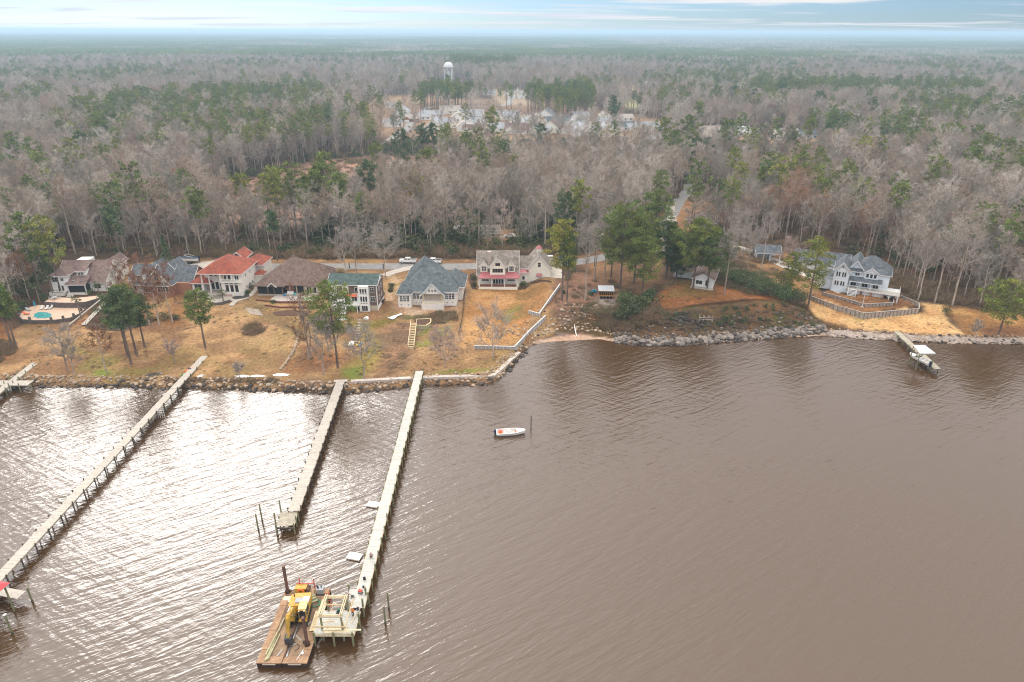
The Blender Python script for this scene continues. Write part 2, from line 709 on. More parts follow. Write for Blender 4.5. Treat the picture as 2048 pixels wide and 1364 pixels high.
TAN, TAN2 = (174, 140, 102), (146, 112, 80)
LAWN = [(-400, 735), (-150, 700), (0, 668), (60, 645), (150, 640), (210, 595), (250, 530), (400, 518), (530, 520), (1040, 520), (1135, 520),
        (1165, 600), (1130, 640), (1062, 690), (1035, 705), (988, 768), (700, 778), (400, 770), (-400, 770)]
paint(LAWN, TAN, 1.5, 1, TAN2, 11, 41)
paint(LAWN, (138, 104, 72), 1.5, .55, None, 5, 61, thr=.55)
paint(LAWN, (190, 152, 106), 1.5, .7, None, 6, 67, thr=.58)
paint(LAWN, (140, 128, 74), 1.5, .3, None, 9, 77, thr=.62)
paint([(130, 700), (170, 690), (250, 720), (330, 735), (240, 752), (150, 748)], (136, 130, 70), 3, .6, None, 5, 81, thr=.45)
paint([(190, 735), (225, 735), (222, 750), (185, 750)], (120, 140, 50), 2, .8, None, 3, 85, thr=.3)
paint([(690, 640), (745, 640), (790, 640), (800, 680), (760, 735), (700, 760), (690, 735), (735, 690)], (152, 134, 74), 3, .9, (128, 116, 58), 6, 87)
paint([(690, 735), (725, 735), (735, 760), (650, 755)], (122, 134, 62), 2, .9, None, 4, 90, thr=.35)
paint([(748, 660), (792, 640), (850, 655), (830, 700), (800, 755), (745, 760), (760, 700)], (122, 98, 80), 3, .9, (152, 116, 88), 5, 92)
paint([(845, 655), (900, 655), (905, 670), (870, 690), (835, 690)], (130, 138, 62), 2, .85, (150, 122, 74), 3, 95)
paint([(850, 742), (985, 742), (985, 748), (850, 752)], (118, 138, 56), 1, .8, None, 3, 97, thr=.35)
paint([(925, 590), (960, 578), (1090, 565), (1108, 575), (1060, 640), (1035, 690), (955, 690), (925, 690)], (192, 148, 98), 2, 1, (170, 124, 78), 9, 99)
paint([(1010, 620), (1045, 605), (1050, 630), (1010, 645)], (124, 124, 66), 3, .8, None, 4, 101, thr=.4)
paint([(1035, 585), (1100, 568), (1075, 610), (1030, 640)], (140, 112, 72), 3, .7, None, 5, 103, thr=.4)
paint([(785, 610), (800, 600), (855, 620), (905, 605), (915, 560), (930, 565), (928, 610), (915, 632), (880, 640), (830, 632), (790, 628)], (206, 178, 148), 1.5, 1,
      (178, 140, 108), 4, 105)
paint([(800, 628), (850, 630), (910, 622), (918, 640), (860, 648), (800, 640)], (120, 96, 74), 1.5, .9, (96, 96, 62), 3, 107)
paint([(785, 545), (800, 560), (785, 600), (770, 600)], (214, 182, 148), 2, .9, (170, 150, 96), 3, 108)
paint([(325, 620), (372, 565), (385, 600), (372, 650), (330, 655), (300, 640)], (150, 105, 62), 3, .8, (120, 92, 66), 4, 109)
paint([(150, 590), (300, 600), (320, 660), (200, 660), (160, 645)], (128, 92, 68), 3, .6, (164, 112, 70), 4, 111)
paint([(485, 600), (520, 605), (600, 645), (640, 660), (600, 685), (540, 640)], (138, 108, 72), 3, .8, (112, 96, 70), 4, 113)
paint([(600, 690), (640, 690), (690, 715), (640, 745), (560, 750), (590, 720)], (128, 90, 66), 3, .8, (164, 112, 70), 4, 115)
paint([(330, 752), (560, 757), (700, 760), (985, 745), (985, 760), (690, 775), (380, 768)], (138, 110, 88), 1.5, .85, (170, 130, 92), 4, 117)
paint([(0, 640), (30, 680), (20, 720), (-100, 740), (-300, 720), (-100, 650)], (160, 112, 70), 3, .9, (140, 96, 64), 6, 119)
# east of the timber walls: the leaf strewn slope, the gravel, the bluff and its crest
paint([(1110, 555), (1150, 545), (1230, 545), (1260, 580), (1240, 640), (1150, 660), (1100, 640)], (148, 112, 90), 2, 1, (120, 96, 78), 4, 121)
paint([(1195, 590), (1240, 600), (1240, 625), (1190, 620)], (150, 140, 134), 2, .9, None, 3, 123)
paint([(1120, 640), (1165, 640), (1160, 690), (1120, 690)], (150, 132, 122), 2, .9, (110, 94, 82), 3, 125)
paint([(1170, 625), (1310, 618), (1400, 608), (1500, 600), (1600, 608), (1700, 655), (1640, 668), (1500, 676), (1400, 682), (1240, 682), (1110, 660)],
      (118, 88, 60), 2, 1, (98, 78, 52), 4, 127)
paint([(1240, 625), (1310, 620), (1400, 612), (1500, 604), (1590, 612), (1660, 650), (1500, 660), (1240, 660)], (92, 98, 50), 2, .6, None, 3, 131, thr=.62)
paint([(1330, 628), (1380, 622), (1400, 640), (1450, 645), (1500, 648), (1480, 660), (1330, 650)], (56, 50, 46), 2, .9, (90, 74, 62), 3, 133)
paint([(1300, 600), (1335, 575), (1440, 550), (1462, 543), (1500, 562), (1560, 590), (1610, 606), (1600, 606), (1550, 600), (1500, 597), (1400, 607),
       (1350, 615), (1310, 616)], (162, 106, 66), 1.2, 1, (140, 96, 60), 8, 135, edge=.8)
paint([(1330, 560), (1440, 560), (1420, 590), (1330, 595)], (150, 126, 74), 3, .6, None, 4, 137, thr=.4)
paint([(1310, 617), (1350, 616), (1400, 608), (1450, 602), (1500, 598), (1550, 600), (1600, 608), (1640, 624), (1640, 630), (1600, 613), (1500, 602), (1400, 612),
       (1310, 621)], (70, 48, 34), .8, .9, None, 3, 139, edge=.5)
paint([(1605, 594), (1640, 600), (1729, 630), (1840, 622), (1845, 606), (1885, 612), (1900, 640), (1928, 668), (1840, 668), (1790, 662), (1700, 660), (1640, 636)],
      (222, 182, 128), 1.5, 1, (206, 160, 108), 7, 141)
paint([(1700, 634), (1790, 634), (1830, 655), (1730, 655)], (150, 138, 76), 2, .7, None, 3, 143, thr=.58)
paint([(1885, 612), (2060, 632), (2500, 640), (2500, 690), (1930, 672)], (188, 146, 92), 2, 1, (160, 118, 74), 6, 145)
paint([(1960, 655), (2100, 655), (2400, 680), (1960, 682)], (128, 88, 66), 2, .7, None, 4, 147)
paint([(1625, 594), (1645, 585), (1700, 590), (1780, 585), (1838, 608), (1836, 618), (1729, 628), (1668, 610)], (160, 116, 76), .8, 1, (136, 98, 66), 5, 149, edge=.3)
paint([(1615, 660), (1700, 664), (1800, 668), (1900, 672), (2060, 676), (2400, 682), (2400, 692), (1900, 684), (1700, 674), (1615, 672)], (214, 196, 180), .8, 1,
      (176, 156, 140), 3, 151, edge=.6)
paint([(1040, 690), (1100, 675), (1160, 668), (1235, 678), (1300, 690), (1240, 698), (1160, 690), (1060, 698)], (214, 184, 160), .8, 1, (190, 156, 132), 3, 153, edge=.5)
paint([(1340, 692), (1420, 686), (1500, 678), (1580, 672), (1650, 668), (1650, 678), (1500, 690), (1340, 698)], (222, 192, 168), .8, 1, None, 3, 155, edge=.4)
# clearings, yards and fields among the woods
paint([(420, 430), (400, 385), (560, 342), (620, 322), (740, 314), (880, 316), (890, 350), (860, 385), (760, 415), (660, 440), (560, 455), (470, 452)], (168, 132, 112), 12, 1, (146, 116, 98), 16, 161, edge=8)
paint([(720, 215), (740, 196), (800, 192), (1100, 205), (1330, 240), (1330, 296), (1240, 290), (1000, 284), (800, 280), (720, 262)], (158, 130, 102), 12, 1, (136, 110, 86), 30, 163, edge=8)
paint([(985, 178), (1060, 180), (1060, 212), (985, 214)], (170, 150, 126), 12, 1, None, 20, 165, edge=8)
paint([(1238, 193), (1300, 193), (1300, 218), (1238, 214)], (170, 164, 124), 14, 1, None, 20, 167, edge=5)
paint([(1185, 165), (1300, 162), (1300, 184), (1185, 190)], (200, 168, 132), 14, 1, None, 20, 169, edge=5)
paint([(1040, 116), (1160, 116), (1160, 122), (1040, 122)], (206, 186, 150), 20, .9, None, 20, 170, edge=5)
paint([(1285, 300), (1370, 296), (1380, 350), (1300, 345)], (190, 148, 100), 5, 1, (168, 130, 96), 10, 171, edge=4)
paint([(1395, 262), (1640, 262), (1640, 286), (1395, 290)], (186, 152, 116), 8, 1, None, 10, 173, edge=5)
paint([(885, 472), (960, 455), (1045, 458), (1060, 486), (1020, 492), (930, 492)], (178, 138, 100), 3, 1, (150, 118, 90), 5, 175)
paint([(1325, 425), (1360, 398), (1425, 402), (1440, 445), (1420, 460), (1330, 460)], (182, 134, 92), 3, 1, (150, 116, 86), 5, 177)
paint([(1240, 395), (1285, 385), (1290, 430), (1240, 440)], (182, 130, 88), 3, .9, None, 5, 179)
paint([(1580, 445), (1700, 440), (1720, 470), (1600, 470)], (138, 112, 88), 4, .7, (120, 96, 76), 5, 181)
paint([(1720, 490), (1790, 500), (1900, 545), (1890, 575), (1800, 540), (1720, 510)], (124, 94, 70), 4, .7, (108, 86, 66), 5, 183)
paint([(1500, 340), (1640, 345), (1640, 375), (1500, 375)], (196, 182, 174), 4, .8, (140, 116, 100), 6, 185)
paint([(1130, 520), (1200, 500), (1260, 480), (1320, 500), (1330, 560), (1280, 590), (1180, 545)], (166, 128, 92), 3, .8, (136, 104, 78), 5, 187)
paint([(1460, 495), (1620, 505), (1640, 590), (1600, 590), (1520, 560)], (172, 134, 90), 3, .8, (150, 112, 80), 5, 189)
# bed of the river and its shallows
dsh = seg_dist(fx, fy, SHORE)
lnd = inside(fx, fy, LANDPOLY)
colr[~lnd] = lin(104, 84, 66) * 0.6
wet = lnd & (dsh < 1.0)
colr[wet] *= 0.55
rgba = np.ones((len(fx), 4), np.float32)
rgba[:, :3] = np.clip(colr, 0, 1)
ca = gme.color_attributes.new('soil', 'FLOAT_COLOR', 'POINT')
ca.data.foreach_set('color', rgba.ravel())

gm = mat('ground', (1, 1, 1), 0.95, var=0.5, scale=1.3, attr='soil', bump=0.12, bscale=1.6, spec=0.1, detail=8)
gme.materials.append(gm)
MT['ground'] = gm
ground = setting(link('ground', gme))

# ---------------------------------------------------------------- the river
wm = bpy.data.materials.new('river_water')
wm.use_nodes = True
t = wm.node_tree
b = t.nodes['Principled BSDF']
b.inputs['Base Color'].default_value = (0.066, 0.034, 0.013, 1)
b.inputs['Roughness'].default_value = 0.13
b.inputs['IOR'].default_value = 1.72
b.inputs['Specular IOR Level'].default_value = 0.5
co = t.nodes.new('ShaderNodeTexCoord')


def wave(rot, sx, sy, detail=2.0, dist=0.6, off=0.0, rough=0.5):
    mp = t.nodes.new('ShaderNodeMapping')
    mp.inputs['Rotation'].default_value = (0, 0, R(rot))
    mp.inputs['Scale'].default_value = (1 / sx, 1 / sy, 1)
    mp.inputs['Location'].default_value = (off, off * 1.7, 0)
    mp.vector_type = 'TEXTURE'
    t.links.new(co.outputs['Object'], mp.inputs[0])
    nz = t.nodes.new('ShaderNodeTexNoise')
    nz.inputs['Scale'].default_value = 1.0
    nz.inputs['Detail'].default_value = detail
    nz.inputs['Roughness'].default_value = rough
    nz.inputs['Distortion'].default_value = dist
    t.links.new(mp.outputs[0], nz.inputs['Vector'])
    return nz.outputs['Fac']


def m_(op, a, b_):
    n = t.nodes.new('ShaderNodeMath')
    n.operation = op
    for i, v in enumerate((a, b_)):
        if isinstance(v, (int, float)):
            n.inputs[i].default_value = v
        else:
            t.links.new(v, n.inputs[i])
    return n.outputs[0]


# TEXTURE mapping: crests lie along the rotated x axis
w1 = wave(34, 0.12, 0.70, 3.0, 0.5)
w2 = wave(26, 0.34, 1.7, 2.0, 0.4, 13.0)
w3 = wave(-28, 0.16, 0.85, 1.0, 0.3, 41.0)
w4 = wave(40, 1.6, 3.4, 2.0, 0.3, 7.0)
gust = wave(10, 0.012, 0.02, 3.0, 0.8, 77.0)
hsum = m_('ADD', m_('ADD', m_('MULTIPLY', w1, 0.62), m_('MULTIPLY', w2, 0.26)), m_('ADD', m_('MULTIPLY', w3, 0.22), m_('MULTIPLY', w4, 0.09)))
gm_ = t.nodes.new('ShaderNodeMapRange')
gm_.inputs[1].default_value = 0.3
gm_.inputs[2].default_value = 0.7
gm_.inputs[3].default_value = 0.8
gm_.inputs[4].default_value = 1.4
t.links.new(gust, gm_.inputs[0])
bp = t.nodes.new('ShaderNodeBump')
bp.inputs['Strength'].default_value = 1.0
bp.inputs['Distance'].default_value = 0.27
t.links.new(m_('MULTIPLY', hsum, gm_.outputs[0]), bp.inputs['Height'])
t.links.new(bp.outputs[0], b.inputs['Normal'])
MT['river_water'] = wm
MB().add([(-3000, -420, 0), (3000, -420, 0), (3000, 300, 0), (-3000, 300, 0)], [(0, 1, 2, 3)]).build('river', 'river_water')['kind'] = 'structure'

# standing rain water
pm = mk('puddle', (0.06, 0.045, 0.03), 0.12, bump=0.01, scale=2.0, spec=0.7)
# ---------------------------------------------------------------- plants: the kinds
mk('bark_grey', (0.44, 0.385, 0.335), 0.9, var=0.35, scale=1.2, stretch=(1, 1, 0.3), rand=[(0.75, 0.7, 0.66), (1, .97, .93), (1.25, 1.2, 1.15), (.62, .56, .5)])
mk('bark_pine', (0.19, 0.14, 0.115), 0.95, var=0.4, scale=1.5, stretch=(1, 1, 0.3))
mk('twigs', (1, 1, 1), 0.9, attr='tint', spec=0.1,
   rand=[(.30, .265, .22), (.47, .42, .365), (.33, .265, .205), (.56, .50, .445), (.38, .285, .22), (.31, .285, .24), (.48, .41, .35), (.38, .24, .16), (.34, .19, .115)], rloc=.012)
mk('twigs_pale', (0.37, 0.32, 0.28), 0.9, var=0.2, scale=0.8)
mk('twigs_rust', (0.24, 0.12, 0.065), 0.9, attr='tint')
mk('twigs_pink', (0.40, 0.30, 0.26), 0.9, attr='tint')
mk('needles', (1.6, 1.5, 1.15), 0.75, attr='tint', rand=[(.090, .125, .045), (.115, .145, .040), (.072, .112, .048), (.145, .165, .042), (.092, .138, .05)], spec=0.2)
mk('needles_bright', (0.29, 0.29, 0.055), 0.75, attr='tint', spec=0.2)
mk('needles_deep', (0.10, 0.145, 0.06), 0.75, attr='tint', spec=0.2)
mk('leaves', (1, 1, 1), 0.7, attr='tint', rand=[(.08, .10, .042), (.11, .12, .055), (.07, .105, .04), (.14, .135, .065), (.105, .14, .045)], spec=0.2)
mk('brush', (1, 1, 1), 0.9, attr='tint', rand=[(.30, .21, .13), (.25, .19, .105), (.34, .25, .18), (.22, .20, .10), (.28, .18, .12)], spec=0.1)
mk('grass_tuft', (0.42, 0.33, 0.18), 0.9, attr='tint')
mk('palm_leaf', (0.12, 0.135, 0.06), 0.7, attr='tint')
mk('bark_palm', (0.26, 0.20, 0.15), 0.95, var=0.3, scale=3)


def tri(mb, p, d, L, w, r, col):
    """One thin twig or needle spray: a triangle from p along d."""
    s = d.cross(Vector((r.uniform(-1, 1), r.uniform(-1, 1), r.uniform(-1, 1)))).normalized() * (w / 2)
    n = len(mb.v)
    mb.v += [tuple(p - s), tuple(p + s), tuple(p + d * L)]
    mb.f.append((n, n + 1, n + 2))
    mb.mi.append(mb.m)
    mb.col.append((len(mb.f) - 1, col))


def vjit(r, s):
    return Vector((r.gauss(0, s), r.gauss(0, s), r.gauss(0, s)))


def hardwood(seed, H=19.0, spread=3.6, base=0.38, rad=0.22, nl=11, nb=6, nt=9, tw=0.07, up=0.8, lean=0.03, ntip=3, tips=True):
    """Leafless tree: trunk with limbs (one mesh) and its crown of branches and twigs (another)."""
    r = random.Random(seed)
    T, C = MB(), MB()
    pts = [Vector((0, 0, -0.4))]
    drift = Vector((r.uniform(-lean, lean), r.uniform(-lean, lean), 0))
    for k in range(1, 8):
        pts.append(Vector((0, 0, 0)) + drift * (H * k / 7) * (k / 7) * 2 + Vector((r.gauss(0, .12), r.gauss(0, .12), H * 0.94 * k / 7)))
    for k in range(7):
        T.tube(pts[k], pts[k + 1], rad * (1 - k / 7.6), rad * (1 - (k + 1) / 7.6), 5, cap=False)

    def along(f):
        q = f * 7
        k = min(6, int(q))
        return pts[k].lerp(pts[k + 1], q - k)
    for i in range(nl):
        f = base + (0.97 - base) * (i + r.random() * .8) / nl
        p = along(f)
        a = i * 2.4 + r.uniform(-.4, .4)
        L = spread * (1.25 - 0.75 * (f - base) / (1 - base)) * r.uniform(.75, 1.2)
        upk = up * r.uniform(.6, 1.4)
        d = Vector((math.cos(a), math.sin(a), upk)).normalized()
        q = p + d * L * .55
        e = q + (d + Vector((0, 0, .45)) + vjit(r, .12)).normalized() * L * .6
        r0 = rad * (1 - f * 0.9) * .55
        T.tube(p, q, r0, r0 * .6, 4, cap=False)
        T.tube(q, e, r0 * .6, r0 * .2, 3, cap=False)
        for j in range(nb):
            g = 0.25 + 0.75 * (j + r.random()) / nb
            bp_ = p.lerp(q, g / .55) if g < .55 else q.lerp(e, (g - .55) / .45)
            bd = (d + vjit(r, .55) + Vector((0, 0, .35))).normalized()
            bl = L * r.uniform(.32, .6)
            be = bp_ + bd * bl
            sh = r.uniform(.78, 1.15)
            tri(C, bp_, bd, bl, tw * 1.8, r, (sh, sh, sh))
            for k in range(nt):
                g2 = r.uniform(.15, 1)
                tp = bp_.lerp(be, g2)
                td = (bd * .6 + vjit(r, .55) + Vector((0, 0, .25))).normalized()
                tl = r.uniform(.7, 1.5) * spread / 3.6
                s2 = sh * r.uniform(.8, 1.2)
                tri(C, tp, td, tl, tw, r, (s2, s2, s2))
                if tips:
                    for _ in range(ntip):
                        tri(C, tp + td * tl * r.uniform(.2, .9), (td + vjit(r, .6)).normalized(), tl * .6, tw * .7, r, (s2, s2, s2))
    return T, C


def pine(seed, H=24.0, cr=4.2, base=0.55, rad=0.26, n=46, leaf=0.42, dens=46, lean=0.015, flatk=0.55, top=1.0):
    """Loblolly pine: bare mast, crown of separate clumps of needles on short limbs."""
    r = random.Random(seed)
    T, C = MB(), MB()
    lx, ly = r.uniform(-lean, lean) * H, r.uniform(-lean, lean) * H
    ax = lambda f: Vector((lx * f * f, ly * f * f, H * f))
    for k in range(6):
        T.tube(ax(k / 6) - Vector((0, 0, .4 if k == 0 else 0)), ax((k + 1) / 6), rad * (1 - k / 7), rad * (1 - (k + 1) / 7), 6, cap=False)
    for i in range(n):
        f = base + (1 - base) * ((i + r.random()) / n) ** 0.9
        g = (f - base) / (1 - base)
        prof = (0.55 + 1.1 * g) if g < .35 else (0.935 * math.sqrt(max(0.05, 1 - ((g - .35) / .68) ** 2)))
        a = i * 2.39996 + r.uniform(-.5, .5)
        d = cr * prof * r.uniform(.22, 1.22)
        p = ax(f) + Vector((math.cos(a) * d, math.sin(a) * d, d * .12 + r.uniform(-.4, .4)))
        T.tube(ax(max(.1, f - .03)), p, .06, .025, 3, cap=False)
        cs = r.uniform(.7, 1.25) * (0.68 + cr / 13) * (0.7 if g > .85 else 1)
        sh = r.uniform(.68, 1.3)
        yl = r.uniform(.9, 1.15)
        for k in range(int(dens * cs)):
            v = vjit(r, 1).normalized() * (r.random() ** .4)
            q = p + Vector((v.x * cs, v.y * cs, v.z * cs * flatk))
            s = sh * r.uniform(.75, 1.25)
            tri(C, q, (v + vjit(r, .6) + Vector((0, 0, .35))).normalized(), leaf * r.uniform(.8, 1.5), leaf * .75, r, (s * yl, s, s))
    return T, C


def leafball(seed, rx=1.6, rz=1.4, n=260, leaf=0.3, stem=True, conic=False):
    """Leafy evergreen bush or cone: leaves spread through its body, stems inside."""
    r = random.Random(seed)
    T, C = MB(), MB()
    lobes = [(Vector((r.uniform(-.5, .5) * rx, r.uniform(-.5, .5) * rx, rz * r.uniform(.55, 1.25))), r.uniform(.45, .75) * rx, r.uniform(.7, 1.3)) for _ in range(7)]
    for k in range(4):
        l = lobes[k][0]
        T.tube((0, 0, -.2), l, .06, .02, 4, cap=False)
    for i in range(n):
        if conic:
            f = r.random() ** .8
            a = r.uniform(0, 6.283)
            d = rx * (1 - f) * r.uniform(.5, 1.05) * (.85 + .3 * math.sin(a * 3 + f * 9))
            q = Vector((math.cos(a) * d, math.sin(a) * d, .3 + f * rz * 2))
            v = Vector((math.cos(a), math.sin(a), .6))
            s = r.uniform(.65, 1.3)
        else:
            c, rr, s0 = lobes[i % 7]
            v = vjit(r, 1).normalized()
            q = c + Vector((v.x, v.y, v.z * .8)) * rr * r.random() ** .35
            q.z = max(.05, q.z)
            s = s0 * r.uniform(.75, 1.25)
        tri(C, q, (v + vjit(r, .7)).normalized(), leaf * r.uniform(.7, 1.4), leaf * .8, r, (s, s, s))
    return T, C


def brushy(seed, rx=1.5, h=2.0, n=240, tw=.05):
    """Tangle of dry stems rising from the ground."""
    r = random.Random(seed)
    C = MB()
    for i in range(n):
        a, d = r.uniform(0, 6.283), rx * math.sqrt(r.random())
        p = Vector((math.cos(a) * d, math.sin(a) * d, 0))
        dr = (Vector((math.cos(a) * .4, math.sin(a) * .4, 1)) + vjit(r, .3)).normalized()
        L = h * r.uniform(.4, 1.1) * (1 - .4 * d / rx)
        s = r.uniform(.7, 1.25)
        tri(C, p, dr, L, tw * 2, r, (s, s, s))
        for _ in range(2):
            tri(C, p + dr * L * r.uniform(.3, .9), (dr + vjit(r, .6)).normalized(), L * .45, tw * 1.6, r, (s * 1.05, s, s))
    return C


# ---------------------------------------------------------------- which ground is wooded
def GP(pts):
    return [G2(a, b) for a, b in pts]


CLEAR = [GP(p) for p in [
    [(-900, 770), (-250, 730), (-60, 690), (30, 650), (60, 585), (104, 540), (112, 512), (250, 512), (300, 516), (395, 514), (520, 508), (700, 503), (930, 503), (1040, 500), (1140, 500), (1200, 500), (1270, 480),
     (1310, 455), (1335, 420), (1352, 395), (1375, 365), (1392, 368), (1378, 405), (1440, 400), (1440, 450), (1380, 470), (1330, 500), (1480, 482), (1580, 490),
     (1690, 505), (1780, 540), (1830, 588), (1900, 605), (2060, 625), (2600, 640), (3200, 700), (2048, 800), (900, 900), (-900, 800)],
    [(420, 430), (400, 385), (560, 340), (640, 320), (740, 312), (880, 314), (890, 350), (860, 385), (760, 415), (660, 440), (560, 455), (470, 452)],
    [(1238, 195), (1300, 195), (1300, 216), (1238, 212)], [(1185, 166), (1300, 164), (1300, 182), (1185, 188)],
    [(1285, 305), (1360, 296), (1380, 350), (1300, 340)], [(890, 470), (960, 455), (1040, 458), (1055, 484), (1020, 490), (930, 490)],
    [(1500, 344), (1640, 348), (1640, 372), (1500, 372)],
    [(1385, 350), (1400, 350), (1380, 320), (1340, 300), (1330, 312)]]]
SPARSE = [GP(p) for p in [
    [(720, 215), (740, 194), (800, 190), (985, 196), (1060, 180), (1100, 200), (1330, 240), (1330, 312), (1240, 335), (1000, 345), (800, 335), (720, 262)], [(850, 160), (950, 160), (950, 204), (850, 204)],
    [(1395, 258), (1640, 258), (1640, 335), (1395, 335)], [(985, 180), (1060, 180), (1060, 212), (985, 214)]]]
PINEY = [GP(p) for p in [
    [(838, 214), (850, 206), (940, 206), (948, 215), (940, 226), (850, 226)], [(1050, 228), (1060, 205), (1180, 205), (1195, 232), (1150, 240)],
    [(1500, 205), (1700, 200), (1960, 205), (1960, 222), (1700, 218), (1500, 222)],
    [(900, 136), (1030, 136), (1030, 150), (900, 150)]]]


def masks(x, y):
    c = np.zeros(x.shape, bool)
    for p in CLEAR:
        c |= inside(x, y, p)
    s = np.zeros(x.shape, bool)
    for p in SPARSE:
        s |= inside(x, y, p)
    q = np.zeros(x.shape, bool)
    for p in PINEY:
        q |= inside(x, y, p)
    return c, s, q


nrs = np.random.RandomState(5)


def scatter(y0, y1, step, wide=0.80, xpad=25):
    out = []
    y = y0
    while y < y1:
        w = wide * (y + 20) + xpad
        n = int(2 * w / step)
        xs = -w + (np.arange(n) + nrs.rand(n)) * step
        ys = y + (nrs.rand(n)) * step
        out.append(np.stack([xs, ys], 1))
        y += step
    return np.concatenate(out)


near = scatter(150, 700, 5.3)
mid = scatter(700, 1700, 8.5)


def sort_out(pts, pin0):
    x, y = pts[:, 0], pts[:, 1]
    land = inside(x, y, LANDPOLY) & (seg_dist(x, y, SHORE) > 14)
    c, s, q = masks(x, y)
    keep = land & ~c & (~s | (nrs.rand(len(x)) < 0.07))
    x, y, q, s = x[keep], y[keep], q[keep], s[keep]
    pf = fnoise(x, y * 0.45, 150, 50) + 0.35 * (fnoise(x, y, 38, 60) - .5)
    pp = smooth(.51, .67, pf) * 0.42 * smooth(330, 600, y) + pin0 * 2.6 * smooth(.46, .62, fnoise(x, y, 55, 64))
    is_p = (nrs.rand(len(x)) < pp) | (q & (nrs.rand(len(x)) < .9))
    return x, y, is_p


nx_, ny_, np_ = sort_out(near, 0.06)
mx_, my_, mp_ = sort_out(mid, 0.05)
# ---------------------------------------------------------------- the woods
def as_proto(name, parts, mats):
    """One mesh from trunk and crown, for the uncounted mass of trees."""
    mb = MB()
    for k, p in enumerate(parts):
        n = len(mb.v)
        mb.v += p.v
        nf = len(mb.f)
        mb.f += [tuple(i + n for i in f) for f in p.f]
        mb.mi += [k] * len(p.f)
        cols = dict(p.col)
        for i in range(len(p.f)):
            mb.col.append((nf + i, cols.get(i, (1, 1, 1))))
    return mb.mesh(name, mats)


HW = []
for i, (h, sp, bs, nl, up) in enumerate([(19, 3.3, .40, 12, .9), (21, 3.0, .48, 11, 1.1), (17, 3.8, .30, 12, .7), (22, 3.6, .52, 10, .9), (15, 2.8, .25, 12, .9), (20, 4.4, .42, 11, .6)]):
    HW.append(hardwood(100 + i, h, sp, bs, .20 + .01 * i, nl, 6, 8, .10, up))
PN = []
for i, (h, c_, bs) in enumerate([(24, 3.6, .62), (26, 4.2, .58), (21, 3.3, .55), (25, 3.0, .66)]):
    PN.append(pine(200 + i, h, c_, bs, .27, 30, .55, 34))
LB = [leafball(300, 2.0, 1.7, 260, .42), leafball(301, 1.6, 2.4, 260, .42), leafball(302, 2.6, 1.8, 300, .46)]
BR = [brushy(310, 2.0, 2.0, 170, .06), brushy(311, 2.6, 2.6, 190, .07), brushy(312, 1.6, 1.4, 150, .06)]

stuff_col = bpy.data.collections.new('woodland kinds')
SP = {}


def add_proto(key, me):
    o = bpy.data.objects.new(key, me)
    c = bpy.data.collections.new(key)
    c.objects.link(o)
    SP.setdefault(key, c)
    return o


def proto_set(key, meshes):
    c = bpy.data.collections.new(key)
    for k, me in enumerate(meshes):
        o = bpy.data.objects.new('%s_kind_%02d' % (key, k), me)
        c.objects.link(o)
    SP[key] = c


proto_set('hardwood', [as_proto('hardwood', p, ['bark_grey', 'twigs']) for p in HW])
proto_set('pine', [as_proto('pine', p, ['bark_pine', 'needles']) for p in PN])
proto_set('bush', [as_proto('bush', p, ['bark_grey', 'leaves']) for p in LB])
proto_set('brush', [as_proto('brush', [p], ['brush']) for p in BR])


def grove(seed, kind):
    """A patch of far canopy, 70 m across: each crown still its own cluster of leaf or twig faces."""
    r = random.Random(seed)
    mb = MB()
    for i in range(11):
        for j in range(11):
            x, y = (i - 5 + r.uniform(-.5, .5)) * 7, (j - 5 + r.uniform(-.5, .5)) * 7
            if kind == 'pine' or r.random() < .10:
                mb.m = 1
                h, cr, n, lf = r.uniform(17, 24), r.uniform(2.8, 4.2), 16, 2.1
            else:
                mb.m = 0
                h, cr, n, lf = r.uniform(13, 19), r.uniform(3, 4.5), 16, 2.4
            s0 = r.uniform(.7, 1.25)
            for k in range(n):
                v = vjit(r, 1).normalized()
                q = Vector((x + v.x * cr, y + v.y * cr, h - cr + v.z * cr * (.75 if mb.m else 1.1)))
                s = s0 * r.uniform(.8, 1.2)
                tri(mb, q, (v + vjit(r, .5)).normalized(), lf, lf * (.75 if mb.m else .32), r, (s, s, s))
            if r.random() < .5:
                mb.m = 0
                tri(mb, Vector((x, y, 0)), Vector((0, 0, 1)), h, .7, r, (1.1, 1.1, 1.1))
    return mb.mesh('grove', ['twigs', 'needles'])


proto_set('grove_bare', [grove(400 + i, 'bare') for i in range(3)])
proto_set('grove_pine', [grove(410 + i, 'pine') for i in range(3)])


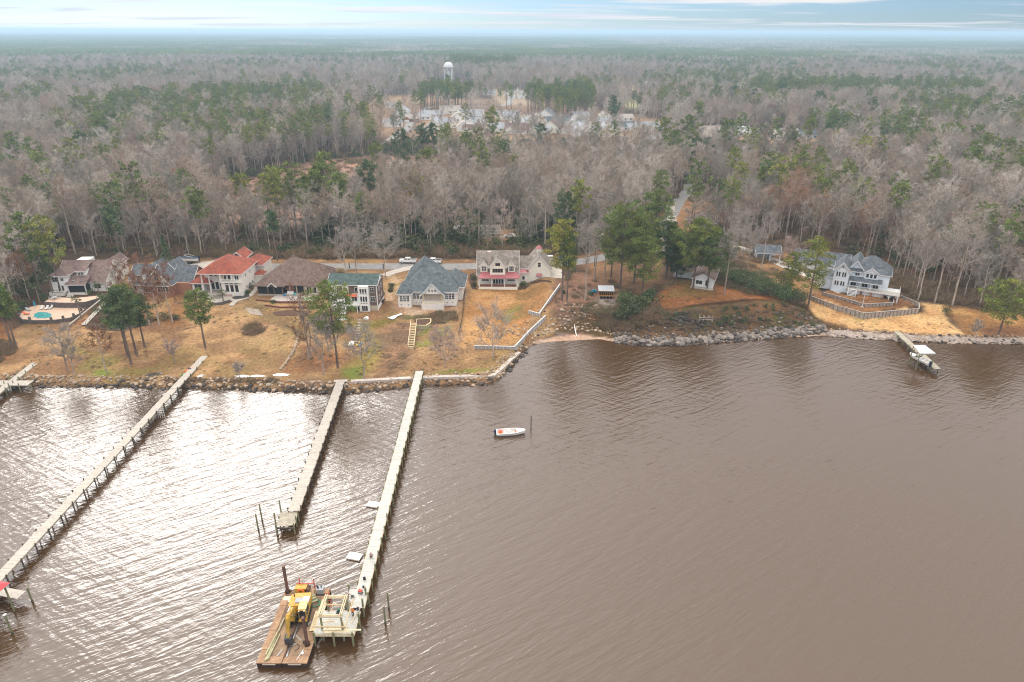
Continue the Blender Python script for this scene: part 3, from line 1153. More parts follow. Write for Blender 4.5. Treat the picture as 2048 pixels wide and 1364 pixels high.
def spread_stuff(name, key, x, y, sc, label=None, squash=None):
    """One object that stands a copy of a kind on every point."""
    z = hgt(x, y) - 0.1
    me = bpy.data.meshes.new(name)
    n = len(x)
    me.vertices.add(n)
    me.vertices.foreach_set('co', np.stack([x, y, z], 1).astype(np.float32).ravel())
    me.update()
    a = me.attributes.new('size', 'FLOAT_VECTOR', 'POINT')
    scv = np.stack([sc, sc, sc * (squash if squash is not None else 1)], 1).astype(np.float32)
    a.data.foreach_set('vector', scv.ravel())
    a = me.attributes.new('turn', 'FLOAT_VECTOR', 'POINT')
    tv = np.zeros((n, 3), np.float32)
    tv[:, 2] = nrs.rand(n) * 6.283
    a.data.foreach_set('vector', tv.ravel())
    a = me.attributes.new('pick', 'INT', 'POINT')
    a.data.foreach_set('value', nrs.randint(0, len(SP[key].objects), n).astype(np.int32))
    o = link(name, me)
    o['kind'] = 'stuff'
    if label:
        o['label'] = label
    ng = bpy.data.node_groups.new(name, 'GeometryNodeTree')
    ng.interface.new_socket('Geometry', in_out='INPUT', socket_type='NodeSocketGeometry')
    ng.interface.new_socket('Geometry', in_out='OUTPUT', socket_type='NodeSocketGeometry')
    gi, go = ng.nodes.new('NodeGroupInput'), ng.nodes.new('NodeGroupOutput')
    ip = ng.nodes.new('GeometryNodeInstanceOnPoints')
    ci = ng.nodes.new('GeometryNodeCollectionInfo')
    ci.inputs['Collection'].default_value = SP[key]
    ci.inputs['Separate Children'].default_value = True
    ci.inputs['Reset Children'].default_value = True
    m2p = ng.nodes.new('GeometryNodeMeshToPoints')

    def attr(nm, ty):
        q = ng.nodes.new('GeometryNodeInputNamedAttribute')
        q.data_type = ty
        q.inputs[0].default_value = nm
        return q.outputs[0]
    ng.links.new(gi.outputs[0], m2p.inputs[0])
    ng.links.new(m2p.outputs[0], ip.inputs['Points'])
    ng.links.new(ci.outputs[0], ip.inputs['Instance'])
    ip.inputs['Pick Instance'].default_value = True
    ng.links.new(attr('pick', 'INT'), ip.inputs['Instance Index'])
    e2r = ng.nodes.new('FunctionNodeEulerToRotation')
    ng.links.new(attr('turn', 'FLOAT_VECTOR'), e2r.inputs[0])
    ng.links.new(e2r.outputs[0], ip.inputs['Rotation'])
    ng.links.new(attr('size', 'FLOAT_VECTOR'), ip.inputs['Scale'])
    ng.links.new(ip.outputs[0], go.inputs[0])
    md = o.modifiers.new('stand', 'NODES')
    md.node_group = ng
    return o


def tree_thing(name, label, cat, parts, mats, loc, rz=0.0, sc=1.0, group=None, pnames=('trunk', 'crown')):
    root = thing(name, label, cat, loc, rz, group, sc)
    for mb, mt, pn in zip(parts, mats, pnames):
        if mb.f:
            mb.build(pn, mt, root)
    return root


PROTO_H, PROTO_P, PROTO_B, PROTO_R = [], [], [], []


def copies(name, label, cat, group, kinds, mats, pts, sizes, pnames=('trunk', 'crown')):
    """Individuals of a kind: the first of each shape is built, the others are copies."""
    meshes = [[(pn, mb.mesh(pn, mt)) for pn, mb, mt in zip(pnames, k, mats)] for k in kinds]
    r = random.Random(len(pts))
    for (x, y), s in zip(pts, sizes):
        root = thing(name, label, cat, (x, y, gz(x, y) - 0.1), r.uniform(0, 6.28), group)
        root.scale = (s, s, s * r.uniform(.9, 1.1))
        for pn, me in meshes[r.randrange(len(meshes))]:
            link(pn, me, root)


# the 300 nearest hardwoods and pines stand as trees of their own, the rest as masses
def frame_only(x, y, h=8):
    """Which points fall inside the picture."""
    v = np.stack([x, y, hgt(x, y) + h - CAMH], 1) @ np.array(CAMROT)
    u = CX + F * v[:, 0] / -v[:, 2]
    w = CY - F * v[:, 1] / -v[:, 2]
    return (u > -40) & (u < 2090) & (v[:, 2] < 0)


hx, hy = nx_[~np_], ny_[~np_]
o_ = np.argsort(hy - 1000 * frame_only(hx, hy))
hx, hy = hx[o_], hy[o_]
hs = (0.62 + 0.68 * nrs.rand(len(hx))) * (0.8 + 0.35 * fnoise(hx, hy, 40, 70))
copies('hardwood_tree', 'leafless grey brown hardwood in the dense wood behind the houses', 'tree', 'leafless hardwoods of the wood behind the houses',
       HW, ['bark_grey', 'twigs'], list(zip(hx[:290], hy[:290])), hs[:290])
spread_stuff('hardwood_forest', 'hardwood', np.concatenate([hx[290:], mx_[~mp_]]), np.concatenate([hy[290:], my_[~mp_]]),
             np.concatenate([hs[290:], (0.75 + .45 * nrs.rand((~mp_).sum())) * 1.05]))
qx, qy = nx_[np_], ny_[np_]
o_ = np.argsort(qy - 1000 * frame_only(qx, qy))
qx, qy = qx[o_], qy[o_]
qs = (0.8 + 0.42 * nrs.rand(len(qx)))
NPI = 250
copies('pine_tree', 'green pine rising among the leafless trees of the wood', 'tree', 'pines scattered through the wood',
       PN, ['bark_pine', 'needles'], list(zip(qx[:NPI], qy[:NPI])), qs[:NPI])
spread_stuff('pine_forest', 'pine', np.concatenate([qx[NPI:], mx_[mp_]]), np.concatenate([qy[NPI:], my_[mp_]]),
             np.concatenate([qs[NPI:], (0.75 + .35 * nrs.rand(mp_.sum())) * np.where(masks(mx_[mp_], my_[mp_])[2], 1.12, 1.0)]))
# undergrowth
ug = scatter(165, 520, 5.2)
ux, uy = ug[:, 0], ug[:, 1]
c_, s_, q_ = masks(ux, uy)
k_ = inside(ux, uy, LANDPOLY) & (seg_dist(ux, uy, SHORE) > 14) & ~c_
ux, uy = ux[k_], uy[k_]
ev = fnoise(ux, uy, 26, 90) > .56
o_ = np.argsort(uy[ev] - 1000 * frame_only(ux[ev], uy[ev]))
ex, ey = ux[ev][o_], uy[ev][o_]
es = .55 + .75 * nrs.rand(len(ex))
copies('evergreen_bush', 'dark evergreen bush under the leafless trees of the wood', 'bush', 'evergreen bushes under the trees',
       LB, ['bark_grey', 'leaves'], list(zip(ex[:230], ey[:230])), es[:230], ('stems', 'foliage'))
spread_stuff('evergreen_undergrowth', 'bush', ex[230:], ey[230:], es[230:])
spread_stuff('dry_undergrowth', 'brush', ux[~ev], uy[~ev], .6 + .8 * nrs.rand((~ev).sum()))
# the far forest, to the horizon
gp = []
for a, b_, st in ((1700, 4200, 62), (4200, 9000, 95), (9000, 24000, 190)):
    p = scatter(a, b_, st, .82, 100)
    gp.append((p, np.full(len(p), st / 62.0)))
gpx = np.concatenate([p[:, 0] for p, _ in gp])
gpy = np.concatenate([p[:, 1] for p, _ in gp])
gps = np.concatenate([s for _, s in gp])
gfn = fnoise(gpx * .7, gpy * 0.5, 900, 110) + .4 * (fnoise(gpx, gpy, 220, 120) - .5)
gk = nrs.rand(len(gpx)) > .04
pk = (gfn > .50) & gk
bk = ~(gfn > .50) & gk
sqz = 1.0 / gps
spread_stuff('far_bare_woods', 'grove_bare', gpx[bk], gpy[bk], gps[bk] * 1.05, squash=(sqz ** .75)[bk])
spread_stuff('far_pine_woods', 'grove_pine', gpx[pk], gpy[pk], gps[pk] * 1.05, squash=(sqz ** .75)[pk])
# ---------------------------------------------------------------- roads, drives, terraces
mk('asphalt', (0.27, 0.262, 0.255), 0.95, var=0.18, scale=0.5, bump=0.01, bscale=8)
mk('concrete', (0.50, 0.455, 0.395), 0.9, var=0.15, scale=0.8)
mk('concrete_pale', (0.54, 0.475, 0.42), 0.9, var=0.2, scale=0.9, bump=0.02, bscale=5)
mk('concrete_shell', (0.50, 0.41, 0.35), 0.95, col2=(0.20, 0.165, 0.14), scale=0.9, bump=0.15, bscale=2, detail=9)
mk('paver_peach', (0.62, 0.45, 0.33), 0.9, var=0.2, scale=3)
mk('paver_grey', (0.47, 0.42, 0.38), 0.9, var=0.2, scale=3)
mk('stone_dark', (0.15, 0.12, 0.11), 0.9, var=0.5, scale=2.5, bump=0.05)
mk('stone_tan', (0.44, 0.36, 0.28), 0.92, var=0.35, scale=2, rand=[(.7, .66, .62), (1.05, 1, .94), (1.25, 1.15, 1.05), (.85, .74, .62), (1.1, 1.1, 1.1)], bump=0.06, bscale=4)
mk('stone_wet', (0.085, 0.07, 0.06), 0.6, var=0.5, scale=2, bump=0.06, bscale=4)
mk('stone_grey', (0.26, 0.235, 0.215), 0.92, var=0.35, scale=2, rand=[(.62, .6, .6), (1.05, 1, .97), (1.3, 1.22, 1.14), (.8, .78, .76), (1.1, 1, .92)], bump=0.06, bscale=4)
mk('mulch', (0.10, 0.055, 0.035), 1.0, var=0.4, scale=4)
mk('mulch_dark', (0.07, 0.055, 0.045), 1.0, var=0.4, scale=4)


def ribbon(name, pts, w, mat_, lift=0.06, w2=None):
    """A strip of paving along a line of world points."""
    P = [Vector((p[0], p[1], 0)) for p in pts]
    Q = []
    for i in range(len(P) - 1):                    # smooth the line
        a, b = P[max(0, i - 1)], P[i]
        c, d = P[i + 1], P[min(len(P) - 1, i + 2)]
        k = max(2, int((c - b).length / 2.5))
        for j in range(k):
            t_ = j / k
            Q.append(0.5 * ((2 * b) + (c - a) * t_ + (2 * a - 5 * b + 4 * c - d) * t_ ** 2 + (3 * b - a - 3 * c + d) * t_ ** 3))
    Q.append(P[-1])
    mb = MB()
    n = len(Q)
    cols = 5
    for i, q in enumerate(Q):
        tg = (Q[min(n - 1, i + 1)] - Q[max(0, i - 1)]).normalized()
        s = Vector((tg.y, -tg.x, 0))
        ww = w + (w2 - w) * i / (n - 1) if w2 else w
        for j in range(cols):
            p = q + s * ww * (j / (cols - 1) - .5)
            mb.v.append((p.x, p.y, 0))
    arr = np.array(mb.v)
    hz = hgt(arr[:, 0], arr[:, 1]) + lift
    mb.v = [(v[0], v[1], float(z)) for v, z in zip(mb.v, hz)]
    mb.f = [(i * cols + j, i * cols + j + 1, (i + 1) * cols + j + 1, (i + 1) * cols + j) for i in range(n - 1) for j in range(cols - 1)]
    mb.mi = [0] * len(mb.f)
    o = mb.build(name, mat_)
    bm = bmesh.new()
    bm.from_mesh(o.data)
    bmesh.ops.recalc_face_normals(bm, faces=bm.faces[:])
    if sum(f.normal.z for f in bm.faces) < 0:
        bmesh.ops.reverse_faces(bm, faces=bm.faces[:])
    bm.to_mesh(o.data)
    bm.free()
    return setting(o)


road = ribbon('road', [G2(a, b) for a, b in [(470, 532), (520, 533), (620, 533), (700, 533), (820, 533), (930, 533), (1050, 531), (1130, 526), (1200, 516), (1262, 498), (1310, 470), (1338, 437), (1356, 405), (1378, 376), (1372, 350), (1352, 330),
                                             (1330, 310), (1320, 290)]], 6.0, 'asphalt')
ribbon('driveway', GP([(372, 540), (392, 533), (430, 527), (470, 530), (525, 533)]), 6.5, 'concrete', 0.10)
ribbon('driveway', GP([(770, 552), (785, 545), (812, 538), (830, 534)]), 3.2, 'concrete', 0.10)
ribbon('driveway', GP([(640, 552), (648, 546), (655, 540), (658, 535)]), 5.0, 'concrete', 0.10)
ribbon('driveway', GP([(1108, 556), (1112, 545), (1105, 534)]), 5.0, 'concrete', 0.10)
ribbon('driveway', GP([(1320, 478), (1400, 488), (1470, 494), (1530, 514), (1600, 545), (1650, 560)]), 4.5, 'concrete', 0.10)
ribbon('driveway', GP([(1345, 405), (1340, 420), (1345, 445)]), 4.0, 'concrete', 0.10)
ribbon('driveway', GP([(1040, 472), (1010, 474), (985, 474), (962, 476)]), 3.2, 'concrete', 0.10)
ribbon('path', GP([(521, 545), (519, 562), (512, 578), (500, 592), (483, 599), (466, 603)]), 1.5, 'concrete', 0.12)
ribbon('path', GP([(480, 600), (470, 604), (462, 612)]), 1.5, 'concrete', 0.15)
ribbon('path', GP([(1630, 563), (1660, 578), (1680, 587)]), 1.4, 'concrete', 0.12)
ribbon('street', GP([(812, 262), (826, 240), (845, 224), (870, 214), (1000, 212), (1020, 200), (1020, 182)]), 7, 'asphalt', 0.3)
ribbon('street', GP([(760, 296), (812, 262), (900, 256), (1060, 258), (1200, 268), (1320, 286), (1352, 330)]), 6, 'asphalt', 0.3)
flat('terrace', GP([(410, 600), (415, 594), (440, 590), (462, 592), (475, 598), (462, 603), (430, 606)]), 'concrete', 0.10)
flat('terrace', GP([(540, 600), (550, 592), (600, 590), (632, 592), (630, 602), (560, 603)]), 'paver_grey', 0.12)
flat('planting_bed', GP([(464, 596), (480, 590), (498, 590), (500, 594), (485, 598), (468, 599)]), 'mulch_dark', 0.16)
flat('planting_bed', GP([(418, 606), (440, 606), (460, 600), (464, 604), (445, 610), (420, 611)]), 'mulch_dark', 0.14)
flat('planting_bed', GP([(940, 548), (950, 545), (952, 575), (956, 580), (944, 578), (938, 565)]), 'mulch', 0.10)
flat('planting_bed', GP([(1034, 578), (1050, 575), (1066, 563), (1102, 562), (1104, 566), (1060, 569), (1050, 578), (1036, 580)]), 'mulch', 0.10)
flat('planting_bed', GP([(1122, 545), (1134, 535), (1144, 545), (1140, 552), (1126, 552)]), 'mulch', 0.10)
flat('planting_bed', GP([(545, 625), (575, 620), (612, 622), (618, 628), (590, 632), (550, 631)]), 'mulch', 0.10)
for P in ([(290, 750), (300, 746), (322, 745), (327, 748), (312, 752), (296, 755)], [(394, 753), (402, 749), (410, 750), (404, 755), (396, 757)],
          [(468, 752), (480, 750), (492, 750.5), (500, 752), (512, 750), (526, 751), (534, 753), (520, 754), (505, 755), (488, 755.5), (474, 754.5)], [(545, 750), (556, 747), (570, 747.5), (580, 749), (575, 752), (560, 753), (548, 752.5)],
          [(100, 500), (160, 478), (205, 470), (200, 478), (150, 492), (105, 508)], [(355, 500), (395, 486), (410, 488), (400, 496), (360, 506)], [(10, 470), (60, 462), (70, 466), (15, 478)],
          [(205, 470), (250, 462), (260, 466), (210, 476)], [(440, 400), (470, 396), (470, 400), (445, 404)], [(150, 262), (172, 260), (172, 263), (150, 265)]):
    flat('puddle', GP(P), 'puddle', 0.07)

# ---------------------------------------------------------------- the armoured shore
STONES = {}


def stone_mesh(kind, k):
    key = (kind, k)
    if key not in STONES:
        mb = MB()
        mb.blob((0, 0, 0), 1.0, .8, .62, 500 + k, .26, 6, 4)
        STONES[key] = mb.mesh('stone', kind)
    return STONES[key]


def along_px(pts, n):
    """n points spaced along a line of world points, with their tangents."""
    P = [Vector((p[0], p[1], 0)) for p in pts]
    L = [0]
    for a, b_ in zip(P, P[1:]):
        L.append(L[-1] + (b_ - a).length)
    out = []
    for i in range(n):
        s = L[-1] * (i + .5) / n
        k = max(j for j in range(len(L) - 1) if L[j] <= s)
        t_ = (s - L[k]) / (L[k + 1] - L[k])
        out.append((P[k].lerp(P[k + 1], t_), (P[k + 1] - P[k]).normalized()))
    return out


def riprap(label, line, rows, n, big, dry, seed, name='riprap_bank'):
    """Rock armour: the largest stones one by one, the small ones as one mass."""
    r = random.Random(seed)
    root = link(name, None)
    root['kind'] = 'structure'
    root['label'] = label
    allst = []
    for off, hz, rad, wetp in rows:
        for p, tg in along_px(line, int(n)):
            s = Vector((-tg.y, tg.x, 0))
            q = p + s * (off + r.uniform(-.5, .5)) + tg * r.uniform(-.4, .4)
            allst.append((rad * r.choice([.5, .65, .8, 1.0, 1.25, 1.6]) * r.uniform(.85, 1.15), q, r.random() < wetp))
    allst.sort(key=lambda a: -a[0])
    m = MB()
    for i, (rad, q, wet) in enumerate(allst):
        z = max(gz(q.x, q.y), -.15) + rad * .22
        kind = 'stone_wet' if wet else dry
        if i < big:
            o = link('stone', stone_mesh(kind, r.randrange(7)), root)
            o.location = (q.x, q.y, z)
            o.scale = (rad * r.uniform(.8, 1.25), rad * r.uniform(.8, 1.25), rad * r.uniform(.8, 1.1))
            o.rotation_euler = (r.uniform(-.3, .3), r.uniform(-.3, .3), r.uniform(0, 6.28))
        else:
            m.m = 1 if wet else 0
            m.blob((q.x, q.y, z), rad, rad * .85, rad * .6, i, .28, 5, 3)
    o = m.build('small_stones', [dry, 'stone_wet'], root)
    o['kind'] = 'stuff'


LS = SHORE[1:]
shoreW = [G2(a, b - 1) for a, b in [(-150, 772), (0, 773), (130, 777), (250, 777), (380, 781), (520, 784), (620, 789), (690, 790), (760, 783), (850, 774), (960, 772), (988, 769), (1010, 753), (1040, 721), (1058, 696)]]
riprap('tan and dark riprap along the western lawn shore', shoreW,
       [(0.1, 0, .42, .95), (0.8, 0, .42, .7), (1.5, 0, .40, .3), (2.2, 0, .38, .08), (2.8, 0, .34, .04), (3.4, 0, .28, .02)], 190, 290, 'stone_tan', 31)
shoreE = [G2(a, b) for a, b in [(1225, 684), (1250, 690), (1300, 693), (1360, 692), (1420, 688), (1500, 681), (1580, 674), (1655, 666)]]
riprap('grey boulders and rubble below the grassy bluff', shoreE,
       [(0.2, 0, .5, .9), (1.1, 0, .62, .5), (2.2, 0, .85, .10), (3.5, 0, .7, .15), (4.8, 0, .45, .35), (6.0, 0, .38, .6), (7.2, 0, .34, .8), (8.4, 0, .34, .9), (9.6, 0, .32, .9), (10.6, 0, .28, .9)], 95, 290, 'stone_grey', 33)
cove = [G2(a, b) for a, b in [(1066, 690), (1090, 668), (1120, 658), (1165, 660), (1200, 662), (1235, 674)]]
riprap('pale rubble scattered round the little cove', cove, [(0, 0, .42, .0), (1.3, 0, .42, .05), (2.6, 0, .4, .1), (4.0, 0, .36, .1), (5.4, 0, .34, .1), (7.2, 0, .3, .15), (9, 0, .36, .1)], 34, 150, 'stone_tan', 35, 'rubble_bank')
# concrete cap of the sea wall, in lengths
root = setting(link('seawall', None))
root['label'] = 'low sea wall with pale concrete cap above the riprap'
capl = [G2(a, b) for a, b in [(702, 764), (760, 761), (850, 756), (920, 754), (985, 753), (1000, 741), (1020, 722), (1038, 706)]]
for i in range(len(capl) - 1):
    a, b_ = Vector((*capl[i], gz(*capl[i]) + .12)), Vector((*capl[i + 1], gz(*capl[i + 1]) + .12))
    MB().bar(a, b_ - (b_ - a).normalized() * .06, 1.1, .55).build('cap', 'concrete_pale', root)
# shell-concrete apron of the eastern shore
ap = MB()
apl = [G2(a, b) for a, b in [(1655, 666), (1700, 669), (1760, 673), (1800, 676), (1850, 678), (1900, 680), (1960, 681), (2060, 682), (2300, 684)]]
pts = along_px(apl, 90)
for i, (p, tg) in enumerate(pts):
    s = Vector((-tg.y, tg.x, 0))
    wv = .45 + .75 * float(fnoise([p.x], [p.y], 7, 200)[0])
    for off in (-1.5 * wv, -1.0 * wv, -.2, .5 * wv, 1.1 * wv):
        q = p + s * off + s * rng.uniform(-.3, .3)
        ap.v.append((q.x, q.y, max(gz(q.x, q.y), -.2) + .12 + rng.uniform(-.15, .25) + (.1 if abs(off) < .7 else 0)))
ap.f = [(i * 5 + j, i * 5 + j + 1, i * 5 + j + 6, i * 5 + j + 5) for i in range(89) for j in range(4)]
ap.f = [f[::-1] for f in ap.f]
ap.mi = [0] * len(ap.f)
setting(ap.build('shore_apron', 'concrete_shell'))
riprap('scattered stones along the eastern sand edge', [apl[i] for i in range(len(apl) - 1)], [(-1.0, 0, .3, .7), (-.3, 0, .3, .4), (1.6, 0, .28, .3)], 90, 140, 'stone_tan', 39)
# dark broken slabs dumped on the bluff face
root = tag(link('rubble_heap', None), 'heap of black broken asphalt slabs on the bluff face', 'rubble heap')
c0 = G(1368, 638)
root.location = c0
for i in range(60):
    a, d = rng.uniform(0, 6.28), abs(rng.gauss(0, 2.2))
    x, y = math.cos(a) * d * 1.7, math.sin(a) * d * .9
    o = link('stone', stone_mesh('stone_wet', i % 7), root)
    o.location = (x, y, gz(c0.x + x, c0.y + y) - c0.z + .2)
    s = rng.uniform(.3, .75)
    o.scale = (s, s * 1.1, s * .5)
    o.rotation_euler = (rng.uniform(-.7, .7), rng.uniform(-.7, .7), rng.uniform(0, 6))

# ---------------------------------------------------------------- bulkheads of posts and panels
mk('vinyl_white', (0.66, 0.66, 0.64), 0.6, var=0.15, scale=1.5)
mk('vinyl_grey', (0.40, 0.41, 0.42), 0.7, var=0.2, scale=1.5)
mk('timber_brown', (0.20, 0.14, 0.10), 0.9, var=0.4, scale=1.2)
mk('timber_grey', (0.42, 0.38, 0.34), 0.9, var=0.3, scale=1.2)


def bulkhead(name, label, line, h, step, panel, post, cap, drop=.5):
    root = thing(name, label, 'retaining wall', (0, 0, 0))
    for i in range(len(line) - 1):
        a, b_ = Vector((line[i][0], line[i][1], 0)), Vector((line[i + 1][0], line[i + 1][1], 0))
        L = (b_ - a).length
        n = max(1, round(L / step))
        tg = (b_ - a).normalized()
        za, zb = line[i][2] + h, line[i + 1][2] + h
        sd = Vector((tg.y, -tg.x, 0))
        for k in range(n):
            p, q = a.lerp(b_, k / n), a.lerp(b_, (k + 1) / n)
            z1, z2 = za + (zb - za) * k / n, za + (zb - za) * (k + 1) / n
            mb = MB()
            m = (p + q) / 2
            w2 = (q - p).length / 2 - .07
            zt = min(z1, z2)
            dd = h + drop
            for e in (0, 1, 2):                   # upright boards with joints
                u0, u1 = -w2 + e * 2 * w2 / 3 + .012, -w2 + (e + 1) * 2 * w2 / 3 - .012
                mb.bar(m + tg * u0 + Vector((0, 0, zt - dd / 2)), m + tg * u1 + Vector((0, 0, zt - dd / 2)), .06, dd)
            mb.build('panel', panel, root)
            MB().box(-.07, .07, -.07, .07, -h - drop, .02).build('post', post, root).location = p + sd * .10 + Vector((0, 0, z1))
        MB().bar(a + Vector((0, 0, za + .05)), b_ + Vector((0, 0, zb + .05)), .30, .09).build('cap', cap, root)
    return root


def L3(pts, z=0.0):
    return [tuple(G(a, b, z)) for a, b in pts]


bulkhead('bulkhead', 'long white bulkhead wall bending along the yellow lawn down to the rubble', L3([(949, 698), (1029, 700), (1062, 664), (1091, 637)]), 1.0, 1.0, 'vinyl_grey', 'vinyl_white', 'vinyl_white')
bulkhead('bulkhead', 'upper white bulkhead wall with short return beside the pine trunks', L3([(1058, 628), (1078, 634), (1098, 605), (1120, 574)]), 1.1, 1.0, 'vinyl_grey', 'vinyl_white', 'vinyl_white')
bulkhead('terrace_wall', 'outer panelled timber terrace wall above the sand', [(*p, 3.6) for p in _wo], .1, 1.25, 'timber_grey', 'timber_brown', 'timber_grey', 1.9)
bulkhead('terrace_wall', 'inner panelled timber terrace wall below the white house', [(*p, 4.4) for p in _wi], .1, 1.25, 'timber_grey', 'timber_brown', 'timber_grey', 1.3)

# ---------------------------------------------------------------- piers
mk('deck_grey', (0.50, 0.46, 0.40), 0.9, attr='tint', var=0.15, scale=2)
mk('deck_new', (0.52, 0.52, 0.475), 0.85, attr='tint', var=0.1, scale=2)
mk('deck_old', (0.42, 0.38, 0.30), 0.9, attr='tint', var=0.25, scale=1.5)
mk('lumber', (0.66, 0.53, 0.31), 0.85, var=0.2, scale=3, stretch=(1, 1, 1))
mk('lumber_pale', (0.72, 0.62, 0.42), 0.85, var=0.18, scale=3)
mk('pile_green', (0.24, 0.24, 0.13), 0.9, var=0.4, scale=1.5, stretch=(1, 1, .4))
mk('pile_dark', (0.11, 0.095, 0.07), 0.9, var=0.4, scale=1.5)
mk('white_paint', (0.76, 0.76, 0.74), 0.6, var=0.06, scale=2)
mk('white_plastic', (0.82, 0.80, 0.76), 0.5, var=0.05, scale=2)
mk('black', (0.02, 0.02, 0.022), 0.6)
mk('dark_metal', (0.07, 0.07, 0.075), 0.5, metal=.4)
mk('steel', (0.42, 0.43, 0.45), 0.4, metal=.8)


def planks(a, b_, w, z, th, seed, pitch=.15):
    """Boards laid across a walkway, real joints between them."""
    r = random.Random(seed)
    a, b_ = Vector((a[0], a[1], 0)), Vector((b_[0], b_[1], 0))
    L = (b_ - a).length
    tg = (b_ - a).normalized()
    s = Vector((tg.y, -tg.x, 0))
    mb = MB()
    n = int(L / pitch)
    for i in range(n):
        c = a + tg * (i + .5) * pitch
        sh = r.uniform(.86, 1.08)
        e = s * (w / 2 + r.uniform(-.015, .015))
        f0 = len(mb.f)
        zz_ = z + r.uniform(-.004, .004)
        mb.bar(c - e + Vector((0, 0, zz_)), c + e + Vector((0, 0, zz_)), pitch - .012, th)
        for k in range(f0, len(mb.f)):
            mb.col.append((k, (sh, sh, sh)))
    return mb


def pier(name, label, line, w, z, step, deck, pile, beam, top=(.5, .5), seed=1, skip=0, zend=None):
    root = thing(name, label, 'pier', (0, 0, 0))
    r = random.Random(seed)
    for i in range(len(line) - 1):
        a, b_ = Vector((*line[i][:2], 0)), Vector((*line[i + 1][:2], 0))
        o = planks(a, b_, w, z, .05, seed + i).build('decking', deck, root)
        o['kind'] = 'stuff'
        tg = (b_ - a).normalized()
        s = Vector((tg.y, -tg.x, 0))
        L = (b_ - a).length
        for e in (-1, 1):
            of = s * e * (w / 2 + .03) + Vector((0, 0, z - .14))
            MB().bar(a + of, b_ + of, .05, .26).build('stringer', beam, root)
        n = max(1, int(L / step))
        for k in range(n + 1):
            p = a + tg * min(L, k * step + .2)
            if k >= skip:
                for e, tp in ((-1, top[0]), (1, top[1])):
                    q = p + s * e * (w / 2 + .17)
                    g = min(gz(q.x, q.y), 0) - 1.2 if gz(q.x, q.y) < .3 else gz(q.x, q.y) - .4
                    h = tp * r.uniform(.6, 1.25)
                    MB().tube((0, 0, g - z), (r.uniform(-.03, .03), 0, h), .13, .12, 7).build('pile', pile, root).location = (q.x, q.y, z)
            MB().bar(p - s * (w / 2 + .3) + Vector((0, 0, z - .38)), p + s * (w / 2 + .3) + Vector((0, 0, z - .38)), .09, .22).build('crossbeam', beam, root)
    return root


def PZ2(px, py, z):
    return tuple(PZ(px, py, z)[:2])


# the long grey pier
zB = 1.7
lB = [PZ2(452, 664, 2.9), PZ2(425, 697, 2.3)]
pB = pier('pier', 'longest grey pier crossing the sun glare from the lawn', [PZ2(446, 668, 1.9), PZ2(420, 700, 1.9), PZ2(347, 778, 1.9), PZ2(-40, 1195, 1.9)], 1.75, 1.9, 3.6, 'deck_grey', 'pile_dark', 'deck_old', (.45, .35), 2, 0)
# the far left pier with its T head
pA = pier('pier', 'grey pier with a wide T head at the left edge', [PZ2(113, 692, 1.6), PZ2(18, 766, 1.6), PZ2(-60, 830, 1.6)], 1.7, 1.6, 3.2, 'deck_grey', 'pile_green', 'deck_old', (.7, .7), 3)
th = planks(PZ2(-70, 766, 1.6), PZ2(62, 766, 1.6), 2.6, 1.606, .05, 9).build('head_decking', 'deck_grey', pA)
th['kind'] = 'stuff'
for px_ in (-60, -30, 0, 18, 38, 62):
    for py_ in (760, 773):
        q = PZ(px_, py_, 1.6)
        MB().tube((0, 0, -2.6), (0, 0, .9), .13, .12, 7).build('pile', 'pile_green', pA).location = q
hd = MB()
a, b_ = PZ(-70, 771.5, 1.45), PZ(63, 771.5, 1.45)
hd.bar(a, b_, .06, .3).build('stringer', 'deck_old', pA)
# the middle pier with a low square head
zC = 1.8
pC = pier('pier', 'middle grey pier ending in a worn square head', [PZ2(682, 760, zC), PZ2(587, 1022, zC)], 2.0, zC, 2.9, 'deck_grey', 'pile_dark', 'deck_old', (.5, .3), 4, 1)
MB().bar(PZ(668, 762, zC + .01), PZ(695, 761, zC + .01), 1.2, .06).build('landing', 'deck_grey', pC)
a, b_ = PZ(579, 1024, 1.5), PZ(571, 1052, 1.5)
o = planks((a.x, a.y), (b_.x, b_.y), 3.1, 1.5, .05, 5).build('head_decking', 'deck_old', pC)
o['kind'] = 'stuff'
for px_, py_, h in ((562, 1023, 2.4), (552, 1050, 2.6), (552, 1056, .7), (588, 1054, .8), (592, 1040, .9), (596, 1030, .9), (558, 1036, .3)):
    MB().tube((0, 0, -2.8), (0, 0, h), .15, .13, 7).build('pile', 'pile_green', pC).location = PZ(px_, py_, 1.5)
MB().bar(PZ(553, 1056, 1.3), PZ(588, 1057, 1.3), .1, .35).build('stringer', 'pile_dark', pC)
# the new pier, its side landing and square head
zD = 2.0
pD = pier('pier', 'newest pale pier leading out to the timber frame', [PZ2(839, 742, zD), PZ2(716, 1216, zD)], 1.85, zD, 3.0, 'deck_new', 'pile_green', 'lumber', (1.0, .35), 6, 0)
hl, hr = PZ(645, 1246, zD), PZ(724, 1246, zD)
ht, hb = PZ(684, 1222, zD), PZ(680, 1269, zD)
o = planks((ht.x - .2, ht.y), (ht.x - .2, hb.y), hr.x - hl.x, zD + .006, .05, 8).build('head_decking', 'deck_new', pD)
o['kind'] = 'stuff'
HX0, HX1, HY0, HY1 = ht.x - .2 - (hr.x - hl.x) / 2, ht.x - .2 + (hr.x - hl.x) / 2, hb.y, ht.y
for x0, x1, y in ((HX0, HX1, HY0 - .05), (HX0, HX1, HY1 + .05)):
    MB().bar((x0, y, zD - .16), (x1, y, zD - .16), .07, .32).build('stringer', 'lumber_pale', pD)
for x in (HX0 - .05, HX1 + .05):
    MB().bar((x, HY0, zD - .16), (x, HY1, zD - .16), .07, .32).build('stringer', 'lumber_pale', pD)
